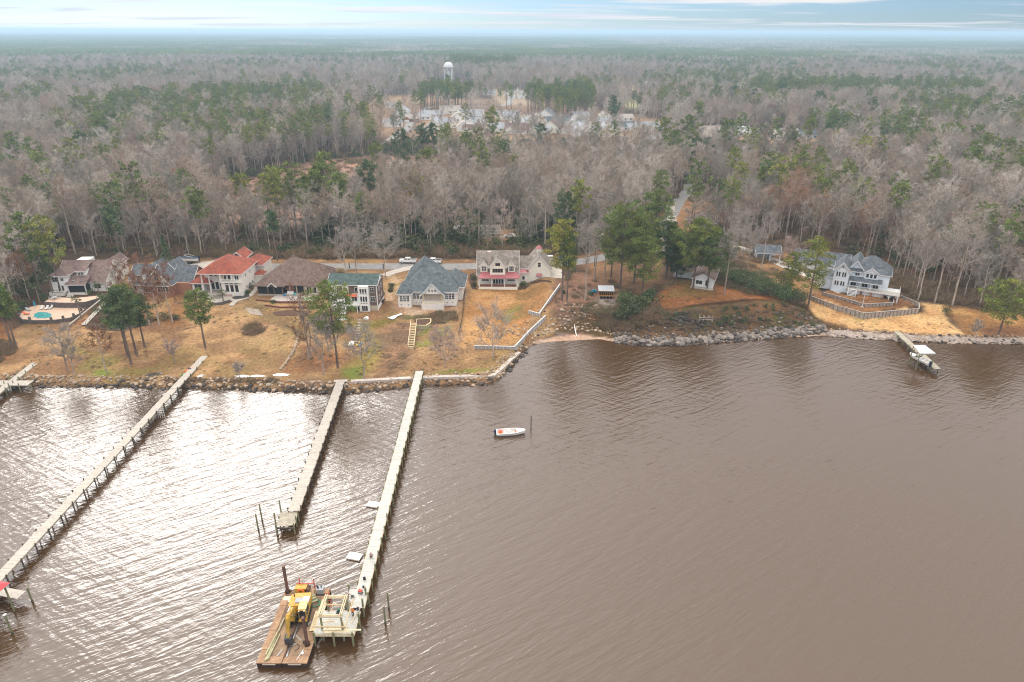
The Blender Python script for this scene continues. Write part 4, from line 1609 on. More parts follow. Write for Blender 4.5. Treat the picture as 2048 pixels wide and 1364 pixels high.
for x in (HX0 + .1, (HX0 + HX1) / 2, HX1 - .15):
    for y, h in ((HY0 - .2, .6), (HY1 - .3, .1)):
        MB().tube((0, 0, -3.2), (0, 0, h), .16, .15, 7).build('pile', 'pile_green', pD).location = (x, y, zD)
for x, y, h in ((HX1 + .3, HY1 + .8, 1.6), (HX1 + .35, HY0 + 2.2, 1.7), (HX1 + .25, HY1 + 3.2, 1.5)):
    MB().tube((0, 0, -3.2), (0, 0, h), .16, .15, 7).build('pile', 'pile_green', pD).location = (x, y, zD)
sl = PZ(706, 1191, zD)
o = planks((sl.x, sl.y + 1.3), (sl.x, sl.y - 1.3), 1.6, zD + .002, .05, 10).build('side_decking', 'deck_new', pD)
o['kind'] = 'stuff'
MB().bar((sl.x - .8, sl.y - 1.35, zD - .14), (sl.x + .8, sl.y - 1.35, zD - .14), .06, .28).build('stringer', 'lumber_pale', pD)
for dx, dy in ((-.9, 1.4), (-.9, -1.4)):
    MB().tube((0, 0, -3.2), (0, 0, .8), .15, .14, 7).build('pile', 'pile_green', pD).location = (sl.x + dx, sl.y + dy, zD)
# raw timber frame of the boat house on the new pier
fr = thing('boathouse_frame', 'raw yellow timber frame of an unfinished boathouse beside the new pier', 'timber frame', (0, 0, 0))
zF = zD + 2.7
c = {k: PZ(*v, zF) for k, v in dict(tl=(653, 1194), tr=(693, 1194), bl=(641, 1232), br=(682, 1232)).items()}
x0, x1, y0, y1 = (c['tl'].x + c['bl'].x) / 2, (c['tr'].x + c['br'].x) / 2, c['bl'].y, c['tl'].y
for e in (-.13, .13):
    MB().bar((x0 - .2, y0 + e, zF), (x1 + .2, y0 + e, zF), .09, .3).build('beam', 'lumber_pale', fr)
    MB().bar((x0 - .2, y1 + e, zF), (x1 + .2, y1 + e, zF), .09, .3).build('beam', 'lumber_pale', fr)
    MB().bar((x0 + e, y0 - .1, zF + .3), (x0 + e, y1 + .1, zF + .3), .09, .28).build('beam', 'lumber_pale', fr)
    MB().bar((x1 + e, y0 - .1, zF + .3), (x1 + e, y1 + .1, zF + .3), .09, .28).build('beam', 'lumber_pale', fr)
for x in (x0, x1):
    for y in (y0, y1):
        MB().tube((x, y, -1.2), (x, y, zF - .16), .17, .15, 7).build('post', 'pile_green', fr)
MB().bar((x0, y1 - 1.0, zF - .5), (x1, y1 - 1.0, zF - .5), .1, .2).build('beam', 'lumber', fr)
MB().bar((x0 - 1.1, y0 - .5, zD + 1.2), (x1 + .9, y0 - .5, zD + 1.2), .12, .2).build('beam', 'lumber', fr)
MB().bar((x0 + .2, y0 - .5, zD + .55), (x1, y0 - .5, zD + .55), .12, .2).build('beam', 'lumber_pale', fr)
MB().bar((x1 + .5, y0 - .4, zD + .9), (x1 + .9, y1 + .2, zF - .5), .12, .22).build('brace', 'lumber', fr)
MB().bar((x1, y0, zF - .2), (x1 + .5, y0 - .45, zD + .7), .1, .14).build('brace', 'lumber', fr)
MB().bar((x0 + .5, y0 + .1, zD + .1), (x0 + 1.1, y1 - .3, zF - .5), .1, .12).build('brace', 'lumber_pale', fr)
# lumber on the new pier head
o = tag(MB().bar((HX0 + 1.2, HY0 + .55, zD + .1), (HX1 + .9, HY0 + .75, zD + .1), .25, .1).bar((HX0 + 1.4, HY0 + .3, zD + .09), (HX1 - .6, HY0 + .35, zD + .09), .22, .1)
        .bar((HX0 + 1.0, HY0 + .9, zD + .09), (HX1 - 1.2, HY0 + 1.0, zD + .09), .2, .08).build('lumber_stack', 'lumber_pale'), 'long pale boards lying along the front edge of the pier head', 'boards')
o = tag(MB().bar((HX1 - .8, HY0 + 2.0, zD + .1), (HX1 - .15, HY0 + 4.6, zD + .25), .16, .06).build('board', 'lumber_pale'), 'loose pale board lying lengthwise at the right of the pier head', 'board')
o = tag(MB().bar((HX0 + .5, HY0 + 2.2, zD + .08), (HX0 + 2.4, HY0 + 2.3, zD + .08), .1, .06).build('board', 'lumber'), 'orange brown stick lying under the timber frame', 'board')


def pole(label, px, py0, py1, r=.15, z=0.0, mt='pile_green', group=None, cap=None):
    """A lone mooring pile: foot at py1 on the water, head at py0."""
    p = PZ(px, py1, z)
    d0 = ray(px, py0)
    hd_ = math.hypot(p.x, p.y)
    h = CAMH + d0.z / math.hypot(d0.x, d0.y) * hd_ - z
    root = thing('mooring_pile', label, 'piling', p, 0, group)
    MB().tube((0, 0, -1.5), (0, 0, h), r, r * .9, 8).build('pile', mt, root)
    MB().tube((0, 0, .02), (0, 0, min(.5, h * .3)), r * 1.04, r * 1.0, 8, cap=False).build('wet_band', 'pile_dark', root)
    if cap:
        MB().tube((0, 0, h), (0, 0, h + .12), r * 1.6, r * .3, 8).build('cap', cap, root)
    return root


pole('left piling of the pair beside the worn pier head', 517, 1026, 1060)
pole('right taller piling of the pair beside the worn pier head', 525, 1006, 1044)
pole('nearer of two pilings to the right of the new pier head', 771, 1212, 1248)
pole('farther of two pilings to the right of the new pier head', 778, 1184, 1219)
pole('slim piling standing at the bow of the white skiff', 1062, 831, 858, .12, mt='pile_dark')
pole('bare piling to the right of the red roofed boathouse', 65, 1171, 1204, .15)
pole('tall piling with a pale cap in front of the red roofed boathouse', 25, 1222, 1268, .15, cap='white_plastic')
pole('short dark piling just behind the red roofed boathouse corner', 22, 1184, 1205, .12, mt='pile_dark')
# ---------------------------------------------------------------- houses
mk('siding_white', (0.84, 0.84, 0.81), 0.7, var=0.05, scale=1.5, stretch=(.3, .3, 6))
mk('siding_cool', (0.74, 0.80, 0.86), 0.7, var=0.05, scale=1.5, stretch=(.3, .3, 6))
mk('siding_cream', (0.88, 0.85, 0.73), 0.7, var=0.05, scale=1.5, stretch=(.3, .3, 6))
mk('stucco_white', (0.82, 0.78, 0.72), 0.85, var=0.08, scale=1.2)
mk('block_white', (0.80, 0.76, 0.70), 0.85, var=0.10, scale=3)
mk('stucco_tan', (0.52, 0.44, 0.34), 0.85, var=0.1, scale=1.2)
mk('brick_red', (0.36, 0.17, 0.105), 0.9, var=0.35, scale=6, stretch=(1, 1, 3))
mk('brick_buff', (0.50, 0.42, 0.36), 0.9, var=0.3, scale=6)
mk('shingle_siding', (0.17, 0.12, 0.105), 0.9, var=0.4, scale=5)
mk('stone_wall', (0.42, 0.36, 0.31), 0.9, var=0.4, scale=2.5)
mk('shingle_brown', (0.205, 0.145, 0.13), 0.9, var=0.42, scale=0.9, bump=0.02, bscale=7, spec=0.1, detail=9)
mk('shingle_umber', (0.175, 0.125, 0.105), 0.9, var=0.42, scale=0.9, bump=0.02, bscale=7, spec=0.1, detail=9)
mk('shingle_slate', (0.125, 0.14, 0.155), 0.85, var=0.42, scale=0.9, bump=0.02, bscale=7, spec=0.1, detail=9)
mk('shingle_blue', (0.125, 0.148, 0.158), 0.85, var=0.42, scale=0.9, bump=0.02, bscale=7, spec=0.1, detail=9)
mk('shingle_green', (0.085, 0.118, 0.11), 0.85, var=0.42, scale=0.9, bump=0.02, bscale=7, spec=0.1, detail=9)
mk('shingle_taupe', (0.27, 0.235, 0.205), 0.9, var=0.42, scale=0.9, bump=0.02, bscale=7, spec=0.1, detail=9)
mk('tile_red', (0.34, 0.088, 0.045), 0.85, col2=(0.18, 0.055, 0.04), scale=0.7, bump=0.05, bscale=5)
mk('metal_red', (0.42, 0.13, 0.14), 0.4, var=0.1, scale=1, spec=.5)
mk('metal_grey', (0.60, 0.63, 0.67), 0.35, var=0.1, scale=1, metal=.3)
mk('roof_scarlet', (0.66, 0.06, 0.07), 0.45, var=0.06, scale=1)
mk('glass', (0.025, 0.03, 0.035), 0.08, spec=0.6)
mk('screen', (0.025, 0.025, 0.027), 0.7)
mk('awning_orange', (0.72, 0.16, 0.06), 0.8)
mk('door_white', (0.74, 0.74, 0.73), 0.5)
mk('brick_porch', (0.20, 0.085, 0.06), 0.9, var=0.3, scale=4)


class House:
    def __init__(s, name, label, px, py, rz=0.0, cat='house', group=None, loc=None, sink=0.3):
        p = G(px, py) if loc is None else Vector(loc)
        s.root = thing(name, label, cat, p, R(rz), group)
        s.sink = sink

    def wall(s, mt, x0, x1, y0, y1, z0, z1, name='wall'):
        return MB().box(x0, x1, y0, y1, z0 - (s.sink if z0 == 0 else 0), z1).build(name, mt, s.root)

    def gable_wall(s, mt, x0, x1, y0, y1, z0, z1, h, axis='y', name='wall'):
        """Block with a pointed end: axis is the way the ridge runs."""
        mb = MB()
        z0 = z0 - (s.sink if z0 == 0 else 0)
        if axis == 'y':
            xm = (x0 + x1) / 2
            prof = [(x0, z0), (x1, z0), (x1, z1), (xm, z1 + h), (x0, z1)]
            vs = [(x, y0, z) for x, z in prof] + [(x, y1, z) for x, z in prof]
        else:
            ym = (y0 + y1) / 2
            prof = [(y0, z0), (y1, z0), (y1, z1), (ym, z1 + h), (y0, z1)]
            vs = [(x1, y, z) for y, z in prof] + [(x0, y, z) for y, z in prof]
        mb.add(vs, [(0, 1, 2, 3, 4), (9, 8, 7, 6, 5)] + [(i, i + 5, (i + 1) % 5 + 5, (i + 1) % 5) for i in range(5)])
        return mb.build(name, mt, s.root)

    def gable(s, mt, x0, x1, y0, y1, z, h, axis='x', oh=.45, th=.16, trim='white_paint', name='roof'):
        mb = MB()
        if axis == 'x':
            ym = (y0 + y1) / 2
            k = h / ((y1 - y0) / 2)
            e = z - oh * k
            A, B = x0 - oh, x1 + oh
            mb.slab([(A, y0 - oh, e), (B, y0 - oh, e), (B, ym, z + h), (A, ym, z + h)], th)
            mb.slab([(A, ym + .002, z + h), (B, ym + .002, z + h), (B, y1 + oh, e), (A, y1 + oh, e)], th)
        else:
            xm = (x0 + x1) / 2
            k = h / ((x1 - x0) / 2)
            e = z - oh * k
            A, B = y0 - oh, y1 + oh
            mb.slab([(x0 - oh, A, e), (xm, A, z + h), (xm, B, z + h), (x0 - oh, B, e)], th)
            mb.slab([(xm + .002, A, z + h), (x1 + oh, A, e), (x1 + oh, B, e), (xm + .002, B, z + h)], th)
        for v in range(len(mb.v)):
            mb.v[v] = (mb.v[v][0], mb.v[v][1], mb.v[v][2] + th)
        o = mb.build(name, mt, s.root)
        if trim:
            tb = MB()
            for q in ((A, B)):
                d = .03 if q == B else -.03
                if axis == 'x':
                    tb.bar((q + d, y0 - oh, e + .02), (q + d, ym, z + h + .02), .06, .26, up=(0, 0, 1))
                    tb.bar((q + d, ym, z + h + .02), (q + d, y1 + oh, e + .02), .06, .26, up=(0, 0, 1))
                else:
                    tb.bar((x0 - oh, q + d, e + .02), (xm, q + d, z + h + .02), .06, .26)
                    tb.bar((xm, q + d, z + h + .02), (x1 + oh, q + d, e + .02), .06, .26)
            if axis == 'x':
                tb.bar((A, y0 - oh - .03, e), (B, y0 - oh - .03, e), .05, .22)
            else:
                tb.bar((x0 - oh - .03, A, e), (x0 - oh - .03, B, e), .05, .22)
                tb.bar((x1 + oh + .03, A, e), (x1 + oh + .03, B, e), .05, .22)
            tb.build('roof_trim', trim, s.root)
        return o

    def hip(s, mt, x0, x1, y0, y1, z, h, oh=.5, trim='white_paint', ridge=None, name='roof'):
        A, B, C_, D = x0 - oh, x1 + oh, y0 - oh, y1 + oh
        w, d = B - A, D - C_
        if w >= d:
            r = d / 2 if ridge is None else (w - ridge) / 2
            rid = [(A + r, (C_ + D) / 2, z + h), (B - r, (C_ + D) / 2, z + h)]
            fs = [(0, 1, 5, 4), (1, 2, 5), (2, 3, 4, 5), (3, 0, 4), (3, 2, 1, 0)]
        else:
            r = w / 2 if ridge is None else (d - ridge) / 2
            rid = [((A + B) / 2, C_ + r, z + h), ((A + B) / 2, D - r, z + h)]
            fs = [(0, 1, 4), (1, 2, 5, 4), (2, 3, 5), (3, 0, 4, 5), (3, 2, 1, 0)]
        mb = MB()
        mb.add([(A, C_, z), (B, C_, z), (B, D, z), (A, D, z)] + rid, fs)
        o = mb.build(name, mt, s.root)
        if trim:
            tb = MB()
            e = .04
            tb.box(A - e, B + e, C_ - e, C_ + .1, z - .2, z - .003)
            tb.box(A - e, B + e, D - .1, D + e, z - .2, z - .003)
            tb.box(A - e, A + .1, C_ + .1, D - .1, z - .2, z - .003)
            tb.box(B - .1, B + e, C_ + .1, D - .1, z - .2, z - .003)
            tb.build('roof_trim', trim, s.root)
        return o

    def shed(s, mt, x0, x1, y0, y1, z0, z1, th=.14, name='roof', trim='white_paint'):
        """Single slope: low at y0, high at y1."""
        o = MB().slab([(x0, y0, z0), (x1, y0, z0), (x1, y1, z1), (x0, y1, z1)], th).build(name, mt, s.root)
        if trim:
            MB().bar((x0, y0 - .03, z0 - .1), (x1, y0 - .03, z0 - .1), .06, .22).build('roof_trim', trim, s.root)
        return o

    def win(s, u, z, w, h, plane, face='F', nx=2, ny=1, mt='white_paint', gl='glass', fr=.09, name='window'):
        """Frame with bars (the part) and its panes (sub-part); u along the wall, plane = where the wall stands."""
        f, g = MB(), MB()

        def bx(mb, u0, u1, z0, z1, d0, d1):
            if face == 'F':
                mb.box(u0, u1, plane - d1, plane - d0, z0, z1)
            elif face == 'R':
                mb.box(plane + d0, plane + d1, u0, u1, z0, z1)
            elif face == 'L':
                mb.box(plane - d1, plane - d0, u0, u1, z0, z1)
            else:
                mb.box(u0, u1, plane + d0, plane + d1, z0, z1)
        u0, u1, z1 = u - w / 2, u + w / 2, z + h
        bx(f, u0 - fr, u0, z - fr, z1 + fr, -.04, .07)
        bx(f, u1, u1 + fr, z - fr, z1 + fr, -.04, .07)
        bx(f, u0, u1, z1, z1 + fr, -.04, .07)
        bx(f, u0, u1, z - fr, z, -.04, .07)
        for i in range(1, nx):
            m = u0 + w * i / nx
            bx(f, m - fr * .45, m + fr * .45, z, z1, -.04, .055)
        for j in range(1, ny):
            m = z + h * j / ny
            bx(f, u0, u1, m - .03, m + .03, -.04, .05)
        fo = f.build(name, mt, s.root)
        bx(g, u0, u1, z, z1, -.03, .03)
        g.build('pane', gl, fo)
        return fo

    def box(s, name, mt, *a):
        return MB().box(*a).build(name, mt, s.root)

    def post(s, x, y, z0, z1, r=.12, mt='white_paint', name='porch_post'):
        return MB().box(x - r, x + r, y - r, y + r, z0, z1).build(name, mt, s.root)

    def rail(s, a, b_, h=.95, mt='white_paint', step=.28):
        mb = MB()
        a, b_ = Vector(a), Vector(b_)
        up = Vector((0, 0, 1))
        mb.bar(a + up * h, b_ + up * h, .09, .08)
        mb.bar(a + up * .12, b_ + up * .12, .06, .06)
        n = max(2, int((b_ - a).length / step))
        for i in range(n + 1):
            p = a.lerp(b_, i / n)
            w = .10 if i % 6 == 0 else .035
            mb.bar(p, p + up * h, w, w)
        return mb.build('railing', mt, s.root)

    def stairs(s, x0, x1, y0, z0, y1, z1, mt='white_paint', n=6):
        """Treads from the low end (y0,z0) to the high end (y1,z1)."""
        st = MB()
        for i in range(n):
            ya = y0 + (y1 - y0) * i / n
            yb = y0 + (y1 - y0) * (i + 1) / n
            zz_ = z0 + (z1 - z0) * (i + 1) / n
            st.box(x0, x1, min(ya, yb) + .02, max(ya, yb) - .02, zz_ - .07, zz_)
        for x in (x0, x1 - .08):
            st.bar((x + .04, y0, z0 - .1), (x + .04, y1, z1 - .12), .08, .25)
        return st.build('stairs', mt, s.root)


W = 'white_paint'
# --- the white house with the brown roof by the pool
h = House('brown_roof_house', 'white two storey house with wide brown shingle roof and dark screened porch above the pool', 115, 586, 3)
h.gable_wall('siding_white', 0, 15, 1, 15, 0, 3.3, 4.9, 'x')
h.gable('shingle_brown', 0, 15, 1, 15, 3.3, 4.9, 'x')
h.wall('siding_white', -.6, 4.4, -.6, 6, 0, 5.9)
h.hip('shingle_brown', -.6, 4.4, -.6, 7, 5.9, 1.9)
h.wall('siding_white', 6.2, 8.8, 2.2, 6, 4.6, 6.5)
h.shed('shingle_brown', 5.9, 9.1, 1.7, 7.0, 6.5, 8.1)
for u in (6.9, 7.9):
    h.win(u, 5.2, .7, .7, 2.2)
h.shed('shingle_brown', 3.9, 10.4, -1.9, 2.4, 3.3, 5.1)
h.box('screened_porch', 'screen', 4.6, 10.0, -1.4, 1.2, .6, 3.25)
h.box('porch_floor', 'stucco_white', 4.42, 10.2, -1.8, 1.2, -.3, .6)
for x in (4.62, 9.9):
    h.post(x, -1.55, .6, 3.2, .12)
for u, z, w_, hh, nx in ((.7, 4.0, 1.5, 1.3, 2), (2.9, 4.2, .8, .9, 2), (1.4, .8, .6, 1.9, 1), (2.5, .8, .6, 1.9, 1)):
    h.win(u, z, w_, hh, -.6, nx=nx, mt=W)
h.win(12.3, 1.1, 1.9, 1.5, 1.0, nx=2)
h.wall('siding_white', 2.0, 6.0, 9, 14.5, 3, 7.4)
for y in (4, 9):
    h.win(y, 1.2, .9, 1.3, 15.0, 'R')
h.win(8, 4.8, .8, 1.1, 15.0, 'R')
h.wall('siding_white', 11, 14.9, 11, 17, 0, 6.2)
h.gable('shingle_brown', 11, 14.9, 10, 17, 6.0, 1.9, 'y')
for x in (5.6, 8.4):
    MB().box(x, x + .7, -.6, .2, 4.02 if x < 6 else 4.04, 4.2).build('skylight', 'steel', h.root)
h.box('deck', 'stucco_white', -1.0, 3.6, -2.6, -.65, -.4, 1.0)
h.stairs(4.5, 6.4, -3.6, -.3, -1.82, .6, 'stucco_white', 4)
h.rail((-1, -2.55, 1.0), (3.5, -2.55, 1.0), mt='black')

# --- brick house with grey roofs
h = House('brick_house', 'red brick house with steep grey blue roofs behind bare trees', 294, 594, -4)
h.wall('brick_red', 0, 8.2, 0, 3, 0, 4.3)
h.gable_wall('stucco_tan', .0, 8.2, .6, 11, 4.3, 4.32, 4.4, 'y')
h.wall('brick_red', 0, 8.2, 3, 11, 0, 4.3)
h.gable('shingle_slate', 0, 8.2, .6, 11, 4.3, 4.4, 'y')
h.shed('shingle_slate', -.2, 8.4, -.5, .9, 4.0, 4.7)
h.win(1.5, 1.6, 3.0, 2.3, 0, nx=3, ny=2)
h.win(5.8, 1.8, 3.4, 2.1, 0, nx=4, ny=2)
h.win(4.0, 5.6, 1.2, 1.2, .6, nx=2)
h.wall('brick_red', 8.2, 13.2, 3, 14, 0, 3.9)
h.gable_wall('brick_red', 8.2, 13.2, 4, 14, 3.9, 3.92, 3.9, 'x')
h.gable('shingle_slate', 7, 13.2, 4, 14, 3.9, 3.9, 'x')
h.wall('brick_buff', -6.4, 0, 3.2, 12, 0, 3.9)
h.gable_wall('siding_white', -6.4, 0, 3.2, 12, 3.9, 4.6, 3.6, 'x')
h.gable('shingle_slate', -6.4, .2, 3.2, 12, 4.6, 3.6, 'x')
h.wall('siding_white', -4.6, -1.2, 2.9, 5, 4.0, 6.3)
h.hip('shingle_slate', -4.6, -1.2, 2.9, 6, 6.3, 1.0, .3)
h.win(-2.9, 4.5, 1.8, 1.4, 2.9, nx=2)
h.shed('shingle_blue', -5.4, -.6, 1.8, 3.3, 3.3, 4.0)
h.win(-5.4, .9, .8, 1.9, 3.2, nx=1)
h.win(-2.2, 1.0, 2.2, 1.6, 3.2, nx=3)
h.gable('shingle_slate', -3, 1.4, 8, 13.8, 6.2, 2.2, 'y')
h.gable('shingle_slate', 2.4, 6.6, 8, 14.0, 6.4, 2.3, 'y')

# --- the white villa with the red roof
h = House('red_roof_villa', 'big white villa with red tiled hip roof, columns and balcony', 408, 590, -2)
h.wall('stucco_white', 6.6, 12.8, -.4, 13, 0, 7.4)
h.wall('stucco_white', 0, 6.6, 2.6, 13, 0, 7.4)
h.box('ceiling', 'stucco_white', 0, 6.6, -.3, 2.6, 6.9, 7.4)
h.hip('tile_red', 0, 12.8, -.4, 13, 7.4, 3.9, .7, ridge=2.2)
h.wall('stucco_white', -3.9, 0, 1.0, 11, 0, 3.7)
h.hip('tile_red', -3.9, 2.0, 1.0, 11, 3.7, 2.0, .6)
for x in (.25, 2.6, 6.35):
    MB().tube((x, -.05, .9), (x, -.05, 6.9), .22, .20, 10).build('column', W, h.root)
h.box('terrace_floor', 'stone_wall', -4.2, 6.6, -1.6, 2.6, -.5, .9)
h.rail((-4.2, -1.5, .9), (0, -1.5, .9), .8, 'stucco_white')
h.stairs(2.6, 6.3, -3.0, -.1, -1.62, .9, 'concrete', 4)
h.box('stone_veneer', 'stone_wall', .02, 1.5, 2.54, 2.6, .9, 4.2)
for u in (2.2, 3.6, 5.0):
    h.win(u, 1.1, .95, 2.4, 2.6, nx=1)
    h.win(u, 5.5, .8, .8, 2.6, nx=1)
for u in (8.1, 9.6, 11.1):
    h.win(u, 1.4, 1.0, 2.2, -.4, nx=1, ny=1)
    h.win(u, 3.95, .9, .28, -.4, nx=1)
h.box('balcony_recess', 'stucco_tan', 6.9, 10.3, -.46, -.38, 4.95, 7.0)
h.win(8.0, 5.3, .7, 1.5, -.46, nx=1)
h.win(9.3, 5.2, .9, 1.7, -.46, nx=1)
h.box('balcony_floor', W, 6.5, 12.9, -1.4, -.42, 4.65, 4.9)
h.rail((6.6, -1.35, 4.9), (12.8, -1.35, 4.9), .85)
for x in (6.7, 10.4):
    MB().tube((x, -1.25, 4.9), (x, -1.25, 7.3), .15, .14, 8).build('column', W, h.root)
h.win(11.6, 5.4, 1.2, 1.3, -.4, nx=2)
h.win(-1.9, 1.2, 2.2, 2.0, 1.0, nx=2)
for y, z in ((3, 1.5), (5.5, 1.5), (8, 1.6), (3.5, 5.2), (7, 5.2)):
    h.win(y, z, .5, .9, 12.8, 'R', nx=1)
h.wall('stucco_white', 9, 15, 13, 20, 0, 6.4)
h.hip('tile_red', 9, 15, 12, 20, 6.4, 2.2, .5)
h.wall('stucco_white', 5.5, 9.5, 12.5, 16, 7, 9.0)
h.gable('tile_red', 5.5, 9.8, 11, 17, 9.0, 1.7, 'y')
h.wall('stucco_white', 12.8, 15.5, 10, 13, 0, 3.6)
h.hip('tile_red', 12.8, 15.5, 10, 13, 3.6, 1.2, .4)

# --- the wide brown hip roof
h = House('hip_roof_house', 'low brown hip roofed house with dark screened porches and a paved terrace', 515, 590, -3)
h.wall('stone_wall', 1, 19.0, 2.4, 17, 0, 3.3)
h.hip('shingle_umber', .2, 19.6, 1.2, 18, 3.3, 6.2, .5, 'timber_brown')
h.box('screened_porch', 'screen', .4, 8.4, .2, 2.38, .4, 3.1)
h.box('porch_floor', 'stone_wall', .1, 17, -.4, 2.38, -.4, .4)
h.hip('shingle_umber', -.1, 8.8, -.3, 8, 3.3, 3.4, .4, 'timber_brown')
for x in (.4, 3.6, 5.6, 8.3):
    h.post(x, .0, .4, 3.1, .13, 'timber_brown')
h.gable('shingle_umber', 4.2, 6.6, -.9, 2, 3.3, 1.1, 'y', .2, trim=W)
h.box('screened_porch', 'screen', 8.6, 15.0, 1.6, 2.36, .4, 3.2)
for x in (10.2, 12.4, 14.8):
    h.post(x, 1.3, .4, 3.2, .13, 'stucco_tan')
h.shed('shingle_umber', 8.4, 15.4, .6, 3.4, 3.35, 4.6, trim='timber_brown')
h.wall('stucco_tan', 15.2, 19.4, .6, 3, 0, 3.4)
h.hip('shingle_umber', 15.2, 19.4, .6, 6, 3.4, 2.4, .4, 'timber_brown')
h.win(16.6, .9, 1.5, 1.9, .6, nx=2)
h.win(18.5, .9, .9, 1.9, .6, nx=1)
h.win(2.0, 1.0, .9, 1.9, 19.4, 'R')
h.win(9, 1.2, 1.6, 1.4, 19.0, 'R')
h.win(13, 1.2, 1.6, 1.4, 19.0, 'R')
h.hip('shingle_umber', 3.5, 9, 11, 21, 3.4, 4.6, .4, 'timber_brown')
h.hip('shingle_umber', 15.5, 21, 9, 15, 3.3, 3.0, .4, 'timber_brown')
h.wall('stucco_tan', 15.8, 20.6, 9.4, 14.6, 0, 3.3)
h.win(10, .6, 1.2, 1.2, 2.3, 'F', nx=1, mt='stucco_tan')

# --- three storeys, green roof
h = House('green_roof_house', 'three storey white house with green roof, brown shingle panels and orange awnings', 661, 621, -1.5)
h.gable_wall('siding_white', 0, 14.4, .6, 9, 0, 8.2, 1.9, 'x')
h.gable('shingle_green', 0, 14.4, .6, 9, 8.2, 1.9, 'x', .4)
h.wall('siding_white', 9.0, 12.0, -.5, .6, 0, 8.0)
h.box('shingle_panel', 'shingle_siding', 12.1, 14.1, .52, .6, 1.6, 8.0)
h.box('shingle_panel', 'shingle_siding', 6.0, 8.9, .52, .6, 5.4, 7.9)
h.box('shingle_panel', 'shingle_siding', 2.4, 4.0, .52, .6, 5.4, 7.9)
h.box('shingle_panel', 'shingle_siding', 14.4, 14.47, .7, 8.9, 1.6, 8.0)
h.box('ground_floor', 'stucco_tan', 12.1, 14.2, .5, .6, 0, 1.6)
for u in (9.75, 10.5, 11.25):
    h.win(u, 6.0, .5, 1.2, -.5, nx=1)
    h.win(u, 5.55, .5, .25, -.5, nx=1)
    h.win(u, 3.2, .5, 1.6, -.5, nx=1)
    h.win(u, 2.6, .5, .25, -.5, nx=1)
h.win(10.6, .25, 1.7, 1.6, -.5, nx=3)
h.win(12.9, 5.9, 1.2, 1.4, .52, nx=2, ny=2)
h.win(13.0, 3.0, 1.2, 1.4, .52, nx=2, ny=2)
h.win(8.2, 5.9, .8, 1.3, .52, nx=1)
h.win(5.0, 6.2, .9, .9, .6, nx=2, ny=2)
h.win(5.2, 2.9, 1.3, 1.7, .6, nx=2)
h.win(7.4, 2.9, 1.5, 1.7, .6, nx=2)
h.win(1.4, 2.9, 1.4, 1.5, .6, nx=2)
for u in (5.2, 7.4):
    MB().slab([(u - .9, -.3, 4.6), (u + .9, -.3, 4.6), (u + .9, .6, 5.1), (u - .9, .6, 5.1)], .06).build('awning', 'awning_orange', h.root)
h.box('deck', W, 1.5, 9.0, -1.8, .6, 2.15, 2.4)
h.rail((1.5, -1.75, 2.4), (8.9, -1.75, 2.4))
for x in (1.7, 5, 8.6):
    h.post(x, -1.6, -.3, 2.15, .1)
h.box('ground_floor', 'screen', 4.4, 8.9, .54, .6, 0, 2.1)
h.stairs(4.6, 5.6, -5.6, -.4, -1.82, 2.3, W, 9)
h.rail((4.55, -5.5, .3), (4.55, -1.85, 2.4))
h.rail((5.65, -5.5, .3), (5.65, -1.85, 2.4))
h.box('bay', W, 3.6, 6.6, -6.8, -5.6, -.5, -.05)
for y in (3, 6):
    h.win(y, 5.6, .9, 1.2, 14.47, 'R', nx=1)
    h.win(y, 2.8, .9, 1.2, 14.47, 'R', nx=1)

# --- unfinished pale block house under a blue grey roof
h = House('block_house', 'unfinished pale block house with blue grey hip roof and gabled rear porch', 796, 612, -1)
h.wall('block_white', .3, 4.3, -.8, 4, 0, 4.4)
h.hip('shingle_blue', .3, 4.3, -.8, 8, 4.4, 2.5, .5)
h.wall('block_white', 1.5, 17.8, 1.4, 18, 0, 4.4)
h.hip('shingle_blue', 1.5, 17.8, 1.4, 16, 4.4, 5.4, .6, ridge=4.6)
h.hip('shingle_blue', 1.0, 11.5, 8, 23, 4.4, 6.3, .5)
h.hip('shingle_blue', 13.5, 19.6, 6, 17, 4.3, 3.4, .5)
h.wall('block_white', 14, 19.2, 6.5, 16.5, 0, 4.3)
h.gable_wall('siding_white', 7.6, 14.0, -.6, 3, 4.2, 4.22, 3.4, 'y')
h.gable('shingle_blue', 7.6, 14.0, -.6, 8, 4.2, 3.4, 'y', .5)
for u in (9.9, 10.8, 11.7):
    h.win(u, 4.9, .5, .7, -.6, nx=2, ny=2, mt=W)
h.box('porch_floor', 'block_white', 7.5, 14.1, -1.8, 1.4, -.6, 1.5)
h.box('porch_back', 'stucco_tan', 8.0, 13.7, 1.32, 1.4, 1.5, 4.2)
for x in (8.0, 13.6):
    h.post(x, -.7, 1.5, 4.2, .13, 'lumber')
h.rail((7.7, -1.7, 1.5), (13.9, -1.7, 1.5), .5, 'lumber', .9)
for u0, pl in ((2.3, -.8), (6.0, 1.4), (15.8, 1.4)):
    for k in (-1.0, 0, 1.0):
        h.win(u0 + k, 1.9, .72, 1.7, pl, nx=2, ny=3, fr=.07)
for u, pl in ((1.2, -.8), (3.4, -.8), (5.4, 1.4), (7.0, 1.4), (15, 1.4), (16.6, 1.4)):
    h.box('vent', 'black', u - .2, u + .2, pl - .02, pl + .02, .7, .9)
h.box('housewrap', 'vinyl_white', 1.44, 1.5, 9, 14, 1, 3.8)
h.win(5, 1.9, .9, 1.4, 17.8, 'R')

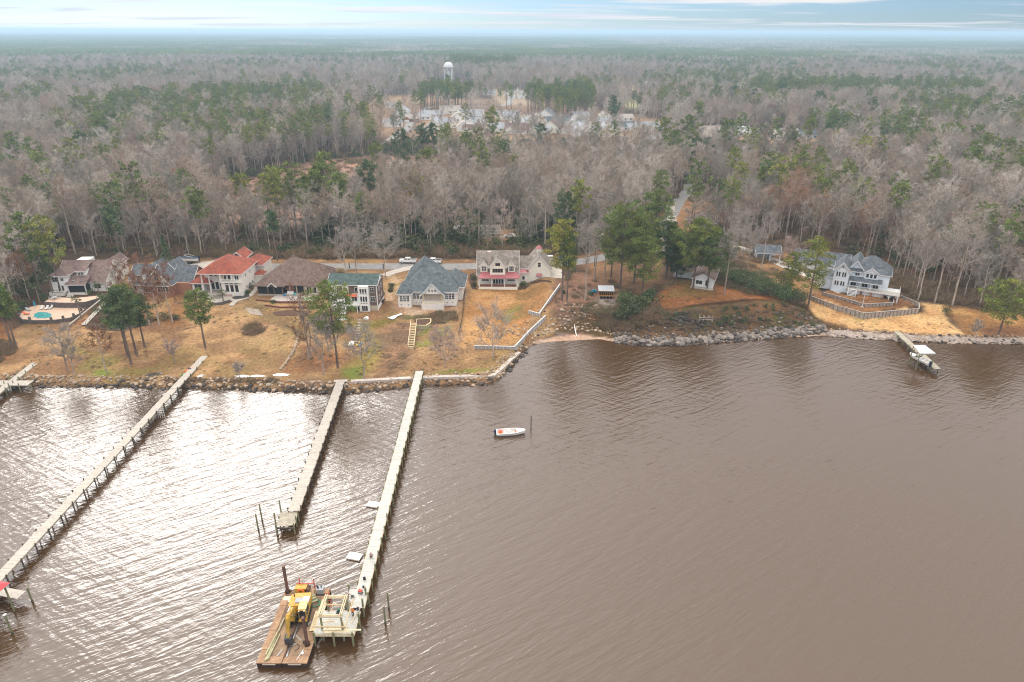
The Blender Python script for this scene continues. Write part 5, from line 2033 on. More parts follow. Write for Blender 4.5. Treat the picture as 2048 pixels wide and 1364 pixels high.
# --- cream house with the red metal porch
h = House('cream_house', 'cream yellow house with taupe roof, dormers and red metal porch roof', 958, 578, 0)
h.wall('siding_cream', -.5, 13.2, 2.4, 14, 0, 4.4)
h.gable_wall('siding_cream', -.5, 12.8, 2.4, 15, 4.4, 4.42, 6.0, 'x')
h.gable('shingle_taupe', -.5, 12.8, 2.4, 15, 4.4, 6.0, 'x', .4)
h.gable_wall('siding_cream', 3.6, 8.6, 1.2, 8, 4.3, 7.2, 2.9, 'y')
h.gable('shingle_taupe', 3.6, 8.6, 1.2, 9.5, 7.2, 2.9, 'y', .4)
for x in (1.6, 10.6):
    h.gable_wall('siding_cream', x - 1.15, x + 1.15, 2.6, 7, 5.0, 7.0, 1.5, 'y', 'dormer')
    h.gable('shingle_taupe', x - 1.15, x + 1.15, 2.6, 8, 7.0, 1.5, 'y', .25)
    h.win(x, 5.4, 1.4, 1.5, 2.6, nx=3, ny=2)
for u in (5.0, 5.85, 6.7, 7.55):
    h.win(u - .18, 5.4, .62, 1.1, 1.2, nx=1, mt='dark_metal')
for u in (5.75, 6.5):
    h.win(u, 7.6, .6, .8, 1.2, nx=1, mt='dark_metal')
MB().box(2.7, 3.9, 4.6, 5.8, 6, 11.2).build('chimney', 'brick_buff', h.root)
h.box('porch_floor', 'siding_cream', 0, 12.6, 0, 2.4, -.6, .75)
mb = MB()
mb.slab([(-.3, -.4, 3.9), (12.9, -.4, 3.9), (11.8, 2.4, 5.0), (.8, 2.4, 5.0)], .14)
mb.slab([(12.9, -.4, 3.9), (13.9, 3.6, 3.9), (13.0, 3.6, 4.6), (11.8, 2.4, 5.0)], .14)
mb.build('porch_roof', 'metal_red', h.root)
sm = MB()
for k in range(27):
    x = -.2 + k * .5
    sm.bar((x, -.38, 3.94), (.8 + (x + .3) * 11 / 13.2, 2.38, 5.04), .05, .06)
sm.build('roof_seams', 'metal_red', h.root)['kind'] = 'stuff'
h.box('porch_beam', W, -.1, 12.7, -.1, .1, 3.45, 3.78)
for x in (.12, 4.2, 8.4, 12.4):
    h.post(x, .12, .75, 3.45, .13)
h.box('porch_deck', 'brick_porch', .3, 12.3, .3, 2.38, .75, .79)
for a_, b_ in ((.3, 4.1), (4.3, 8.3), (8.5, 12.3)):
    h.box('screen_panel', 'brick_porch', a_, b_, .05, .13, .8, 1.6)
h.win(2.0, 2.0, 2.2, 1.3, 2.4, nx=4, mt=W)
h.win(10.5, 2.0, 2.2, 1.3, 2.4, nx=4, mt=W)
for u in (4.9, 5.8, 6.7, 7.6):
    h.win(u, 1.0, .55, 2.2, 2.4, nx=1, mt=W)
h.wall('siding_cream', 13.2, 16.2, 5.5, 12, 0, 4.0)
h.shed('metal_red', 13.0, 16.4, 4.8, 9.0, 4.0, 5.4)
h.win(14.6, 1.4, .7, 1.2, 5.5, nx=1)
h.gable('shingle_taupe', 12.4, 17.6, 7.0, 14, 5.0, 3.0, 'x', .3)
h.wall('siding_cream', 12.8, 17, 8, 13, 3, 5.0)
h.gable_wall('siding_cream', 16.0, 23.6, 6.0, 17, 0, 5.2, 4.4, 'y')
h.gable('shingle_taupe', 16.0, 23.6, 6.0, 17, 5.2, 4.4, 'y', .45)
h.win(19.8, 5.7, .9, 1.4, 6.0, nx=1, ny=2, mt=W)
h.box('door', 'door_white', 19.2, 20.3, 5.94, 6.0, .3, 2.5)
MB().slab([(18.9, 5.1, 2.7), (20.7, 5.1, 2.7), (20.7, 6.0, 3.4), (18.9, 6.0, 3.4)], .1).build('awning', 'metal_red', h.root)
h.wall('siding_cream', 19.1, 20.5, 10.3, 11.7, 9.2, 10.6, 'cupola')
MB().add([(18.8, 10.0, 10.6), (20.8, 10.0, 10.6), (20.8, 12, 10.6), (18.8, 12, 10.6), (19.8, 11, 11.8)], [(0, 1, 4), (1, 2, 4), (2, 3, 4), (3, 0, 4), (3, 2, 1, 0)]).build('cupola_roof', 'metal_red', h.root)
for x in (17.0, 18.2):
    h.box('air_conditioner', 'steel', x, x + .8, 5.0, 5.7, 0, .9)

# --- small white bungalow among the pines
h = House('bungalow', 'small white bungalow with brown roof between the two pine trunks', 1383, 572, -22)
h.gable_wall('siding_white', 0, 6.6, 0, 13, 0, 2.9, 1.7, 'y')
h.gable('shingle_umber', 0, 6.6, 0, 13, 2.9, 1.7, 'y', .5)
h.win(2.2, 1.0, 1.9, 1.2, 0, nx=2)
h.win(4.6, .7, .8, 1.8, 0, nx=1)
h.box('door', 'door_white', 5.6, 6.3, -.05, 0, .2, 2.2)
for y in (3, 6, 9):
    h.win(y, 1.0, 1.2, 1.1, 0, 'L', nx=2)
h.box('porch_floor', 'concrete', -.2, 6.8, -1.8, 0, -.4, .15)
h.wall('siding_white', -7, 0, 7, 12, 0, 2.6)
h.gable('shingle_umber', -7, 0, 7, 12, 2.6, 1.2, 'x', .4)

# --- the white house on the terraces
h = House('terrace_house', 'white house with slate blue roofs and a railed deck above the timber terraces', 1661, 581, -28)
h.wall('siding_cool', 0, 4.4, 0, 8, 0, 7.2)
h.gable_wall('siding_cool', 0, 4.4, 0, 9, 7.2, 7.22, 2.4, 'y')
h.gable('shingle_slate', 0, 4.4, 0, 9, 7.2, 2.4, 'y', .4)
h.box('band', 'siding_white', -.05, 4.45, -.05, .0, 7.05, 7.25)
for u in (.9, 1.6, 2.6, 3.3):
    h.win(u, 5.1, .42, 1.5, 0, nx=1)
    h.win(u, 2.2, .42, 1.4, 0, nx=1)
h.win(1.6, 5.1, .5, 1.5, 4.4, 'R', nx=1)
h.win(1.6, 2.2, .5, 1.4, 4.4, 'R', nx=1)
h.win(2.2, 8.0, .5, .5, 0, nx=1)
h.wall('siding_cool', 4.4, 15.8, 3.0, 13, 0, 6.6)
h.hip('shingle_slate', 4.4, 15.8, 3.0, 13, 6.6, 4.4, .5)
h.gable('shingle_slate', 3.4, 8.6, 3.4, 14, 6.6, 3.3, 'y', .4)
h.gable_wall('siding_cool', 3.4, 8.6, 3.6, 13, 6.4, 6.6, 3.3, 'y')
h.gable_wall('siding_cool', 8.6, 12.6, 2.6, 6, 4.2, 6.8, 1.5, 'y')
h.gable('shingle_slate', 8.6, 12.6, 2.6, 7, 6.8, 1.5, 'y', .3)
for u in (9.5, 10.6, 11.7):
    h.win(u, 5.2, .7, 1.2, 2.6, nx=1)
h.win(6.6, 5.3, 1.2, .8, 3.0, nx=2)
h.shed('shingle_slate', 4.7, 14.0, .4, 3.2, 4.0, 5.0)
h.box('deck', W, 4.4, 19.4, -.4, 3.0, 1.45, 1.7)
h.box('deck_floor', 'deck_grey', 4.6, 19.2, -.2, 2.98, 1.7, 1.73)
h.rail((4.5, -.3, 1.73), (19.3, -.3, 1.73))
h.rail((19.3, -.3, 1.73), (19.3, 6.0, 1.73))
h.box('deck', W, 15.8, 19.4, 3.0, 6.2, 1.45, 1.7)
for x in (5.0, 8.0, 11.0, 13.8):
    h.post(x, .3, 1.73, 3.95, .11)
for x in (8.6, 11.6, 15.0):
    h.post(x, -.1, -.8, 1.45, .2, 'brick_red', 'deck_pier')
for x in (16.6, 19.0):
    h.post(x, -.1, -2.4, 1.45, .16, W, 'deck_post')
    MB().bar((x - .9, -.1, 1.4), (x, -.1, .4), .12, .12).build('brace', W, h.root)
    MB().bar((x + .9 if x < 18 else x, -.1, 1.4), (x, -.1, .4), .12, .12).build('brace', W, h.root)
h.post(19.0, 5.8, -2.0, 1.45, .16, W, 'deck_post')
h.box('skirting', W, 4.4, 8.4, .1, .2, -.5, 1.45)
h.box('skirting', W, 9, 15.2, .5, .6, -.6, 1.45)
for u in (6.0, 9.3, 12.4):
    h.win(u, 1.9, 1.5, 1.8, 3.0, nx=2)
for y, z in ((5, 2.2), (8, 2.2), (5, 4.9), (8, 4.9), (10.5, 2.2)):
    h.win(y, z, .8, 1.3, 15.8, 'R', nx=1)
h.stairs(5.0, 7.4, -3.4, -.7, -.42, 1.6, W, 8)
h.rail((5.0, -3.3, -.1), (5.0, -.4, 1.73))
h.rail((7.4, -3.3, -.1), (7.4, -.4, 1.73))
h.wall('siding_cool', -4.4, 0, 2.0, 7, 0, 3.9)
h.shed('shingle_slate', -4.6, .1, 1.7, 7.2, 3.9, 5.0)
for u in (-3.4, -2.3):
    h.box('vent', 'black', u - .2, u + .2, 1.95, 2.0, .7, 1.1)
g = House('garage', 'long white garage with slate grey roof and a row of bay doors', 1586, 535, -24)
g.gable_wall('siding_white', 0, 17.5, 0, 7.5, 0, 3.0, 2.9, 'x')
g.gable('shingle_slate', 0, 17.5, 0, 7.5, 3.0, 2.9, 'x', .4)
for x in (5.0, 8.4, 11.8, 15.0):
    d = g.box('garage_door', 'door_white', x - 1.3, x + 1.3, -.06, 0, 0, 2.3)
    mb = MB()
    for k in range(4):
        mb.box(x - 1.1 + k * .58, x - .72 + k * .58, -.09, -.05, 1.75, 2.05)
    mb.build('pane', 'glass', d)
g.win(1.7, 1.2, .8, 1.0, 0, nx=1)
g = House('carport', 'open carport with grey shingle roof and white posts over a silver van', 1511, 521, -6, 'carport')
g.gable('shingle_slate', 0, 8.4, 0, 6.5, 3.0, 2.0, 'x', .4)
for x in (.1, 4.9, 8.3):
    g.post(x, .1, -.2, 3.0, .14)
for x in (.1, 8.3):
    g.post(x, 6.4, -.2, 3.0, .14)
g.wall('siding_white', 0, 8.4, 6.3, 6.5, 0, 3.0)
g.box('beam', W, 0, 8.4, 0, .2, 2.75, 3.0)

# --- houses a little way into the wood
h = House('dark_roof_house', 'dark roofed house by the side road with a long pale hip line', 1372, 452, -30)
h.wall('brick_buff', 0, 12, 0, 9, 0, 2.9)
h.hip('shingle_umber', 0, 12, 0, 9, 2.9, 3.6, .5)
h.win(3, 1, 1.6, 1.2, 0, nx=2)
h.win(8, 1, 1.6, 1.2, 0, nx=2)
h.box('door', 'door_white', 5, 6, -.05, 0, 0, 2.1)
h = House('tan_cottage', 'tan roofed cottage with white posts glimpsed between the big pines', 1300, 512, 0)
h.wall('stucco_tan', 0, 8, 0, 8, 0, 2.8)
h.gable('shingle_taupe', 0, 8, 0, 8, 2.8, 2.2, 'x', .5)
for u in (1.5, 4, 6.5):
    h.win(u, .8, 1.1, 1.5, 0, nx=2)
for x in (.2, 2.7, 5.2, 7.8):
    h.post(x, -1.2, -.2, 2.5, .1)
h.shed('shingle_taupe', -.2, 8.2, -1.5, .2, 2.5, 2.9)
h = House('brown_cabin', 'small brown roofed cabin in the yard beside the white camper', 956, 478, 8)
h.gable_wall('stucco_tan', 0, 8.5, 0, 6, 0, 2.4, 2.2, 'x')
h.gable('shingle_taupe', 0, 8.5, 0, 6, 2.4, 2.2, 'x', .5)
h.win(5.8, .9, 1.1, 1.0, 0, nx=2)
h.box('door', 'door_white', 2.5, 3.4, -.05, 0, 0, 2.0)
h = House('brick_cottage', 'low brick house with grey roof at the bend of the side road', 1310, 346, -20)
h.wall('brick_red', 0, 14, 0, 9, 0, 2.8)
h.hip('shingle_slate', 0, 14, 0, 9, 2.8, 2.8, .5)
for u in (2.5, 7, 11):
    h.win(u, .9, 1.4, 1.2, 0, nx=2)
h = House('blue_roof_shed', 'small blue grey roofed shed just in front of the brick house', 1330, 352, -20, 'shed')
h.wall('siding_cool', 0, 6, 0, 5, 0, 2.4)
h.gable('shingle_slate', 0, 6, 0, 5, 2.4, 1.6, 'x', .3)
h.box('door', 'door_white', 2, 3, -.05, 0, 0, 2)

# --- the distant estate
mk('shingle_slate_hazed', (0.33, 0.345, 0.37), 0.9, var=.25, scale=.9)  # slate shingle with the lightening of far haze put into its colour
mk('shingle_taupe_hazed', (0.40, 0.36, 0.32), 0.9, var=.25, scale=.9)  # taupe shingle, likewise lightened in colour for the haze
EST = [  # px, py(base), width m, wall, roof, ridge axis, label
    (786, 216, 13, 'siding_white', 'shingle_taupe', 'x', 'leftmost white house of the far estate near the wood edge'),
    (800, 232, 12, 'siding_white', 'shingle_slate', 'y', 'white gable house below the leftmost estate house'),
    (822, 244, 12, 'brick_red', 'shingle_taupe', 'x', 'reddish house behind the slim pines in the far estate'),
    (846, 240, 11, 'siding_white', 'shingle_slate', 'x', 'small pale house left of the round pine grove front'),
    (786, 254, 13, 'siding_white', 'shingle_slate', 'x', 'blue roofed white house under the tall pine row'),
    (900, 228, 17, 'siding_white', 'shingle_taupe', 'x', 'white house in front of the round pine grove'),
    (938, 238, 20, 'siding_white', 'shingle_slate', 'x', 'long grey roofed house behind the lone tall pine'),
    (952, 252, 15, 'siding_white', 'shingle_slate', 'x', 'dark roofed white house left of the lone tall pine'),
    (928, 262, 10, 'siding_white', 'shingle_taupe', 'y', 'small white gable left in the front estate row'),
    (945, 268, 14, 'siding_white', 'shingle_umber', 'x', 'brown roofed house in the front estate row'),
    (968, 262, 9, 'siding_white', 'shingle_slate', 'y', 'white gable just left of the tall pine trunk'),
    (1015, 240, 18, 'siding_white', 'shingle_slate', 'x', 'blue grey roofed house just right of the lone tall pine'),
    (1000, 264, 15, 'siding_white', 'shingle_slate', 'x', 'pale roofed house right of the tall pine trunk'),
    (1035, 268, 18, 'siding_white', 'shingle_brown', 'x', 'wide brown roofed house in the front estate row'),
    (1030, 248, 8, 'siding_white', 'shingle_taupe', 'y', 'narrow white gable, first of the pair in the back row'),
    (1044, 248, 8, 'siding_white', 'shingle_taupe', 'y', 'narrow white gable, second of the pair in the back row'),
    (1056, 258, 11, 'siding_white', 'shingle_slate', 'y', 'white gable behind the dark round pine'),
    (1078, 250, 13, 'siding_cream', 'shingle_taupe', 'y', 'cream gable beside the big blue roof'),
    (1118, 252, 17, 'siding_white', 'shingle_blue', 'x', 'white house with the big blue roof in the far estate'),
    (1092, 250, 9, 'siding_cream', 'shingle_brown', 'x', 'tan house tucked beside the blue roof'),
    (1147, 256, 8, 'siding_white', 'shingle_slate', 'y', 'tall white gable right of the big blue roof'),
    (1170, 254, 9, 'siding_cool', 'shingle_blue', 'y', 'pale blue gable in the right of the estate'),
    (1190, 262, 14, 'siding_white', 'shingle_taupe', 'x', 'white house with pale roof behind the bare trees'),
    (1250, 262, 15, 'siding_cool', 'shingle_blue', 'x', 'bright blue roofed house at the right of the estate'),
    (1295, 262, 15, 'siding_white', 'shingle_slate', 'x', 'grey roofed white house left of the great pine clump'),
    (1308, 288, 13, 'brick_buff', 'shingle_slate', 'x', 'slate roofed house at the foot of the great pine clump'),
    (1212, 240, 9, 'siding_white', 'shingle_taupe', 'y', 'white shed like house behind the estate near the field'),
    (1250, 243, 12, 'siding_white', 'shingle_taupe', 'x', 'long low white house behind the estate near the field'),
    (1032, 198, 16, 'siding_white', 'shingle_slate', 'y', 'white gable house up the far street'),
    (1020, 190, 12, 'siding_white', 'shingle_slate', 'x', 'small grey roofed house at the top of the far street'),
    (980, 190, 12, 'siding_cool', 'shingle_slate', 'x', 'blue grey house left of the far street'),
    (1304, 178, 26, 'metal_grey', 'metal_grey', 'x', 'long pale metal barn at the edge of the tan field'),
    (1405, 212, 12, 'siding_white', 'shingle_taupe', 'y', 'white house alone in the wood right of the field'),
    (1370, 180, 14, 'siding_white', 'shingle_taupe', 'x', 'pale roofed house among trees beyond the barn'),
    (1424, 274, 18, 'siding_white', 'shingle_taupe', 'x', 'white gabled house right of the great pine clump'),
    (1480, 272, 15, 'siding_white', 'metal_grey', 'x', 'pale metal roofed house right of the round pine'),
    (1510, 272, 10, 'siding_cool', 'shingle_blue', 'x', 'blue roofed little house between two dark pines'),
    (1568, 280, 19, 'siding_white', 'shingle_taupe', 'x', 'white house with tan gable, rightmost big one of the wood edge row'),
    (1615, 278, 12, 'siding_cool', 'shingle_blue', 'x', 'blue grey house at the right end of the wood edge row'),
    (396, 262, 14, 'siding_cool', 'shingle_slate', 'x', 'lone blue grey roofed house hidden in the western wood'),
    (1535, 372, 10, 'siding_white', 'metal_grey', 'x', 'small white outbuilding in the yard behind the carport wood'),
    (1625, 372, 9, 'brick_buff', 'shingle_umber', 'x', 'brown outbuilding in the yard behind the carport wood'),
]
r = random.Random(77)
for px, py in ((868, 236), (915, 244), (884, 252), (1062, 240), (1088, 238), (1130, 240), (1160, 240), (1205, 252), (1228, 254), (1272, 262), (1100, 266), (1080, 270), (1135, 268), (1165, 272), (1215, 274), (868, 262), (1340, 262), (1450, 274), (1540, 276)):
    EST.append((px, py, r.uniform(10, 15), r.choice(['siding_white', 'siding_white', 'siding_cream']), r.choice(['shingle_slate', 'shingle_taupe', 'shingle_brown']), r.choice('xy') if py % 3 else 'x',
                'small pale house half hidden by bare trees in the far estate'))
for i, (px, py, wd, wl, rf, ax, lb) in enumerate(EST):
    wd *= 1.2
    rf = {'shingle_slate': 'shingle_slate_hazed', 'shingle_taupe': 'shingle_taupe_hazed'}.get(rf, rf)  # estate roofs take the haze-lightened shingle colours
    r = random.Random(900 + i)
    p = G(px, py)
    h = House('estate_house', lb, px, py, r.uniform(-14, 14), 'house', 'small houses of the far estate and wood edge', loc=(p.x, p.y, p.z))
    d, hh, rr = (wd * .62, 3.1, wd * .20) if ax == 'x' else (wd * 1.3, 3.3, wd * .34)
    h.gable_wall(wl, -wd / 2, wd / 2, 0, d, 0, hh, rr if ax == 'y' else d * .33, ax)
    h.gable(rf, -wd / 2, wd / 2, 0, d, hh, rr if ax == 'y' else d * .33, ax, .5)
    for k in range(2 if wd < 12 else 3):
        u = -wd / 2 + wd * (k + .6) / (2 if wd < 12 else 3)
        h.box('window', 'glass', u - .6, u + .6, -.05, 0, 1.0, 2.3)
    if wd > 11:
        h.gable_wall(wl, -wd / 2 + .6, -wd / 2 + wd * .42, -2.2, d * .5, 0, hh - .05, wd * .14, 'y')
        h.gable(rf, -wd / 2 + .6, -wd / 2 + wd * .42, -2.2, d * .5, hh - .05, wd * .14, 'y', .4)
        h.box('garage_door', 'door_white', -wd / 2 + 1.2, -wd / 2 + wd * .42 - .6, -2.26, -2.2, 0, 2.2)

# --- water tower
wtp = G(898, 172)
wt_ = thing('water_tower', 'white water tower on tall legs above the far pine grove', 'water tower', wtp)
hT = 80 + ray(898, 124).z / math.hypot(ray(898, 124).x, ray(898, 124).y) * math.hypot(wtp.x, wtp.y) - wtp.z
rT = 17.5 / 2 / 1.37
MB().lathe([(.4, hT - 10.5), (rT * .6, hT - 10.2), (rT * .95, hT - 8), (rT, hT - 5.5), (rT * .93, hT - 3), (rT * .6, hT - .9), (.5, hT)], n=20).build('tank', W, wt_, True)
MB().lathe([(rT * 1.05, hT - 6.9), (rT * 1.14, hT - 6.9), (rT * 1.14, hT - 6.0), (rT * 1.05, hT - 6.0)], n=20).build('walkway', W, wt_)
for k in range(6):
    a = k * math.pi / 3 + .3
    MB().tube((math.cos(a) * rT * 1.02, math.sin(a) * rT * 1.02, 0), (math.cos(a) * rT * .95, math.sin(a) * rT * .95, hT - 6), .5, .45, 8).build('leg', W, wt_)
MB().tube((0, 0, 0), (0, 0, hT - 9), .9, .9, 10).build('riser', W, wt_)
# ---------------------------------------------------------------- the work barge and its load
mk('rust_deck', (0.36, 0.245, 0.155), 0.9, col2=(0.15, 0.10, 0.07), scale=0.55, bump=0.02, bscale=3, detail=8)
mk('rust_edge', (0.44, 0.285, 0.17), 0.85, col2=(0.26, 0.155, 0.095), scale=1.4, detail=6)
mk('hull_dark', (0.06, 0.035, 0.025), 0.8, var=0.4, scale=1)
mk('rust_pipe', (0.16, 0.09, 0.065), 0.8, var=0.4, scale=1.5)
mk('cat_yellow', (0.54, 0.33, 0.05), 0.5, var=0.35, scale=1.6, spec=.4, detail=8)
mk('cat_pale', (0.74, 0.58, 0.24), 0.5, var=0.1, scale=1.2)
mk('track', (0.05, 0.045, 0.04), 0.85, var=0.3, scale=3)
mk('rubber', (0.025, 0.025, 0.025), 0.85)
mk('orange', (0.80, 0.17, 0.02), 0.6)
mk('pole_timber', (0.44, 0.41, 0.25), 0.85, var=0.2, scale=2)
mk('green_hose', (0.05, 0.22, 0.12), 0.6)
mk('red', (0.55, 0.08, 0.05), 0.6)
mk('grey_paint', (0.34, 0.36, 0.38), 0.5)
mk('plywood', (0.68, 0.60, 0.48), 0.8, var=0.1, scale=2)
ZB = 0.95
bl, br, tl, tr = PZ(514, 1326, ZB), PZ(614, 1326, ZB), PZ(572, 1178, ZB), PZ(661, 1180, ZB)
bx0, bx1, by0, by1 = (bl.x + tl.x) / 2, (br.x + tr.x) / 2, (bl.y + br.y) / 2, (tl.y + tr.y) / 2
bm_ = (bx0 + bx1) / 2
barge = thing('work_barge', 'rusty work barge moored by the new pier with an excavator on it', 'barge', (bm_, by0, 0))
hw, LB_ = (bx1 - bx0) / 2, by1 - by0
for s in (-1, 1):
    a, b_ = (-hw, -.06) if s < 0 else (.06, hw)
    MB().box(a, b_, 0, LB_, -.7, ZB - .12).build('hull', 'hull_dark', barge)
    MB().box(a - .02, b_ + .02, -.06, LB_ + .04, ZB - .12, ZB).build('deck_plate', 'rust_deck', barge)
    MB().box(a - .03 if s < 0 else b_ - 1.0, a + 1.0 if s < 0 else b_ + .03, .0, LB_ - .1, ZB + .003, ZB + .05).build('side_plate', 'rust_edge', barge)
    for y in (2.2, 5.6, 10.2):
        MB().box(a - .06 if s < 0 else b_ - 1.05, a + 1.05 if s < 0 else b_ + .06, y, y + 1.0, ZB + .051, ZB + .11).build('spud_plate', 'rust_edge', barge)
    MB().box(a + .8, b_ - .8, -.1, -.03, ZB - .3, ZB - .1).build('bumper', 'plywood', barge)
    MB().box(a, b_, -.062, 1.1, ZB + .002, ZB + .03).build('bow_plate', 'rust_edge', barge)
MB().box(-hw, hw, LB_ - 1.5, LB_ + .02, ZB + .002, ZB + .04).build('stern_plate', 'rust_edge', barge)
MB().box(hw - 1.2, hw - .1, LB_ - 1.1, LB_ - .1, ZB + .05, ZB + .35).build('hatch', 'rust_edge', barge)


def onb(px, py, z=ZB):
    p = PZ(px, py, z)
    return Vector((p.x, p.y, z))


def hpix(p, py):
    """Height above p of what stands over it at photograph row py."""
    d0 = ray(CX, py)
    v = CAMROT.transposed() @ (Vector(p) - Vector((0, 0, CAMH)))
    px = CX + F * v.x / -v.z
    d0 = ray(px, py)
    return CAMH + d0.z / math.hypot(d0.x, d0.y) * math.hypot(p[0], p[1]) - p[2]


for (px, py, top), lb in (((576, 1186, 1130), 'tall rusty spud pipe at the far left corner of the barge'), ((615, 1291, 1232), 'shorter rusty spud pipe at the near right edge of the barge')):
    p = onb(px, py)
    t_ = thing('spud_pipe', lb, 'pipe', p)
    MB().tube((0, 0, -2.5), (0, 0, hpix(p, top)), .24, .24, 10).build('pipe', 'rust_pipe', t_)
    MB().tube((0, 0, 0), (0, 0, .55), .42, .42, 8).build('collar', 'hull_dark', t_)
    MB().box(-.55, .55, -.5, .5, .0, .12).build('base_plate', 'rust_edge', t_)

ex = thing('excavator', 'yellow tracked excavator working on the barge deck', 'excavator', onb(600, 1236), R(4))
for s in (-1, 1):
    mb = MB()
    prof = [(-2.0, .35), (-1.6, 0), (1.6, 0), (2.0, .35), (1.95, .75), (1.6, .95), (-1.6, .95), (-1.95, .75)]
    n = len(prof)
    x0, x1 = (-1.45, -.85) if s < 0 else (.85, 1.45)
    mb.add([(x0, y, z) for y, z in prof] + [(x1, y, z) for y, z in prof], [tuple(range(n)), tuple(range(2 * n - 1, n - 1, -1))] + [(i, i + n, (i + 1) % n + n, (i + 1) % n) for i in range(n)])
    mb.build('track', 'track', ex)
MB().box(-.9, .9, -1.2, 1.2, .45, 1.0).build('undercarriage', 'track', ex)
MB().box(-1.45, 1.45, .1, 2.4, 1.05, 2.35).add([(-1.45, 2.4, 1.1), (1.45, 2.4, 1.1), (1.2, 2.9, 1.3), (-1.2, 2.9, 1.3), (-1.45, 2.4, 2.2), (1.45, 2.4, 2.2), (1.2, 2.9, 2.05), (-1.2, 2.9, 2.05)],
                                             [(0, 1, 2, 3), (7, 6, 5, 4), (0, 4, 5, 1), (1, 5, 6, 2), (2, 6, 7, 3), (3, 7, 4, 0)]).build('engine_house', 'cat_yellow', ex)
MB().box(-1.4, -.25, -1.6, .1, 1.05, 2.0).build('side_box', 'cat_yellow', ex)
MB().box(-.6, .35, .6, 1.5, 2.352, 2.5).build('engine_grille', 'grey_paint', ex)
MB().box(.4, 1.4, .7, 1.7, 2.352, 2.46).build('hood_panel', 'steel', ex)
cab = MB().box(.35, 1.45, -1.5, .3, 1.05, 2.95).build('cab', 'cat_yellow', ex)
MB().box(.32, 1.48, -1.35, .35, 2.951, 3.05).build('cab_roof', 'cat_pale', ex)
MB().box(.45, 1.36, -1.54, -1.49, 1.5, 2.85).build('windscreen', 'glass', cab)
MB().box(1.44, 1.49, -1.35, .1, 1.7, 2.8).build('side_window', 'glass', cab)
for x_ in (.42, 1.17):
    MB().box(x_, x_ + .18, -1.62, -1.5, 2.83, 2.95).build('lamp', 'white_plastic', cab)
MB().box(.3, 1.5, -1.75, -1.5, 1.0, 1.18).build('step', 'cat_yellow', ex)


def plate(mb, pts, w):
    """A boom section: outline in the y,z plane, given width."""
    n = len(pts)
    mb.add([(-w / 2 - .35, y, z) for y, z in pts] + [(w / 2 - .35, y, z) for y, z in pts],
           [tuple(range(n - 1, -1, -1)), tuple(range(n, 2 * n))] + [(i, (i + 1) % n, (i + 1) % n + n, i + n) for i in range(n)])
    return mb


plate(MB(), [(-.3, 1.4), (-.2, 2.0), (-1.8, 4.0), (-3.6, 4.5), (-4.1, 4.15), (-3.6, 4.0), (-2.1, 3.4), (-.9, 1.5)], .55).build('boom', 'cat_yellow', ex)
plate(MB(), [(-3.5, 4.4), (-3.9, 4.75), (-4.3, 4.4), (-5.2, 1.7), (-5.0, 1.5), (-4.7, 1.7), (-3.9, 3.7)], .42).build('stick', 'cat_yellow', ex)
plate(MB(), [(-4.75, 1.9), (-5.4, 1.7), (-5.5, .9), (-5.1, .25), (-4.4, .1), (-4.5, 1.0)], .95).build('bucket', 'dark_metal', ex)
MB().tube((-.65, -1.0, 1.3), (-.75, -2.7, 3.6), .10, .08, 6).tube((-.05, -1.0, 1.3), (.0, -2.7, 3.6), .10, .08, 6).tube((-.35, -2.2, 4.5), (-.35, -3.6, 4.85), .11, .09, 6).tube((-.35, -4.0, 4.2), (-.35, -5.1, 2.0), .09, .08, 6).build('hydraulic_ram', 'steel', ex)
MB().tube((-.9, 1.9, 2.35), (-.9, 1.9, 2.9), .08, .07, 6).build('exhaust', 'dark_metal', ex)


def rail3(name, label, cat, ends, r, mt, n=6, pname='pole'):
    """Long members laid on the deck, each its own part."""
    p0 = (Vector(ends[0][0]) + Vector(ends[0][1])) / 2
    root = thing(name, label, cat, p0)
    for a, b_ in ends:
        MB().tube(Vector(a) - p0, Vector(b_) - p0, r, r * .85, n).build(pname, mt, root)
    return root


z1 = ZB + .17
rail3('timber_poles', 'four long pale timber poles lying along the left side of the barge', 'poles',
      [(onb(530, 1322, z1), onb(569, 1236, z1)), (onb(533, 1320, z1), onb(563, 1248, z1)), (onb(536, 1318, z1), onb(560, 1268, z1)), (onb(531, 1310, z1 + .2), onb(556, 1262, z1 + .2))], .13, 'pole_timber', 7)
o = thing('steel_beam', 'two long rusty steel channels lying down the middle of the barge', 'steel beams', onb(574, 1312))
q = o.location.copy()
for dx in (-.2, .16):
    a, b_ = onb(571, 1314, ZB + .1) - q, onb(596, 1246, ZB + .1) - q
    MB().bar(a + Vector((dx, 0, 0)), b_ + Vector((dx, 0, 0)), .16, .2).build('channel', 'rust_pipe' if dx < 0 else 'steel', o)
o = thing('lumber_stack', 'stack of fresh yellow lumber along the right edge of the barge', 'lumber', onb(628, 1240))
q = o.location.copy()
for k in range(7):
    a, b_ = onb(620 + (k % 4) * 3.6, 1262, ZB + .1 + (k // 4) * .12) - q, onb(633 + (k % 4) * 3.2, 1222, ZB + .1 + (k // 4) * .12) - q
    MB().bar(a, b_, .24, .1).build('board', 'lumber' if k % 2 else 'lumber_pale', o)
o = thing('lumber_stack', 'tall stack of pale boards leaning by the frame at the barge edge', 'lumber', onb(640, 1214))
q = o.location.copy()
for k in range(4):
    a, b_ = onb(634 + k * 3, 1233, ZB + .2 + k * .12) - q, onb(646 + k * 3, 1200, ZB + .25 + k * .12) - q
    MB().bar(a, b_, .2, .16).build('board', 'lumber_pale', o)
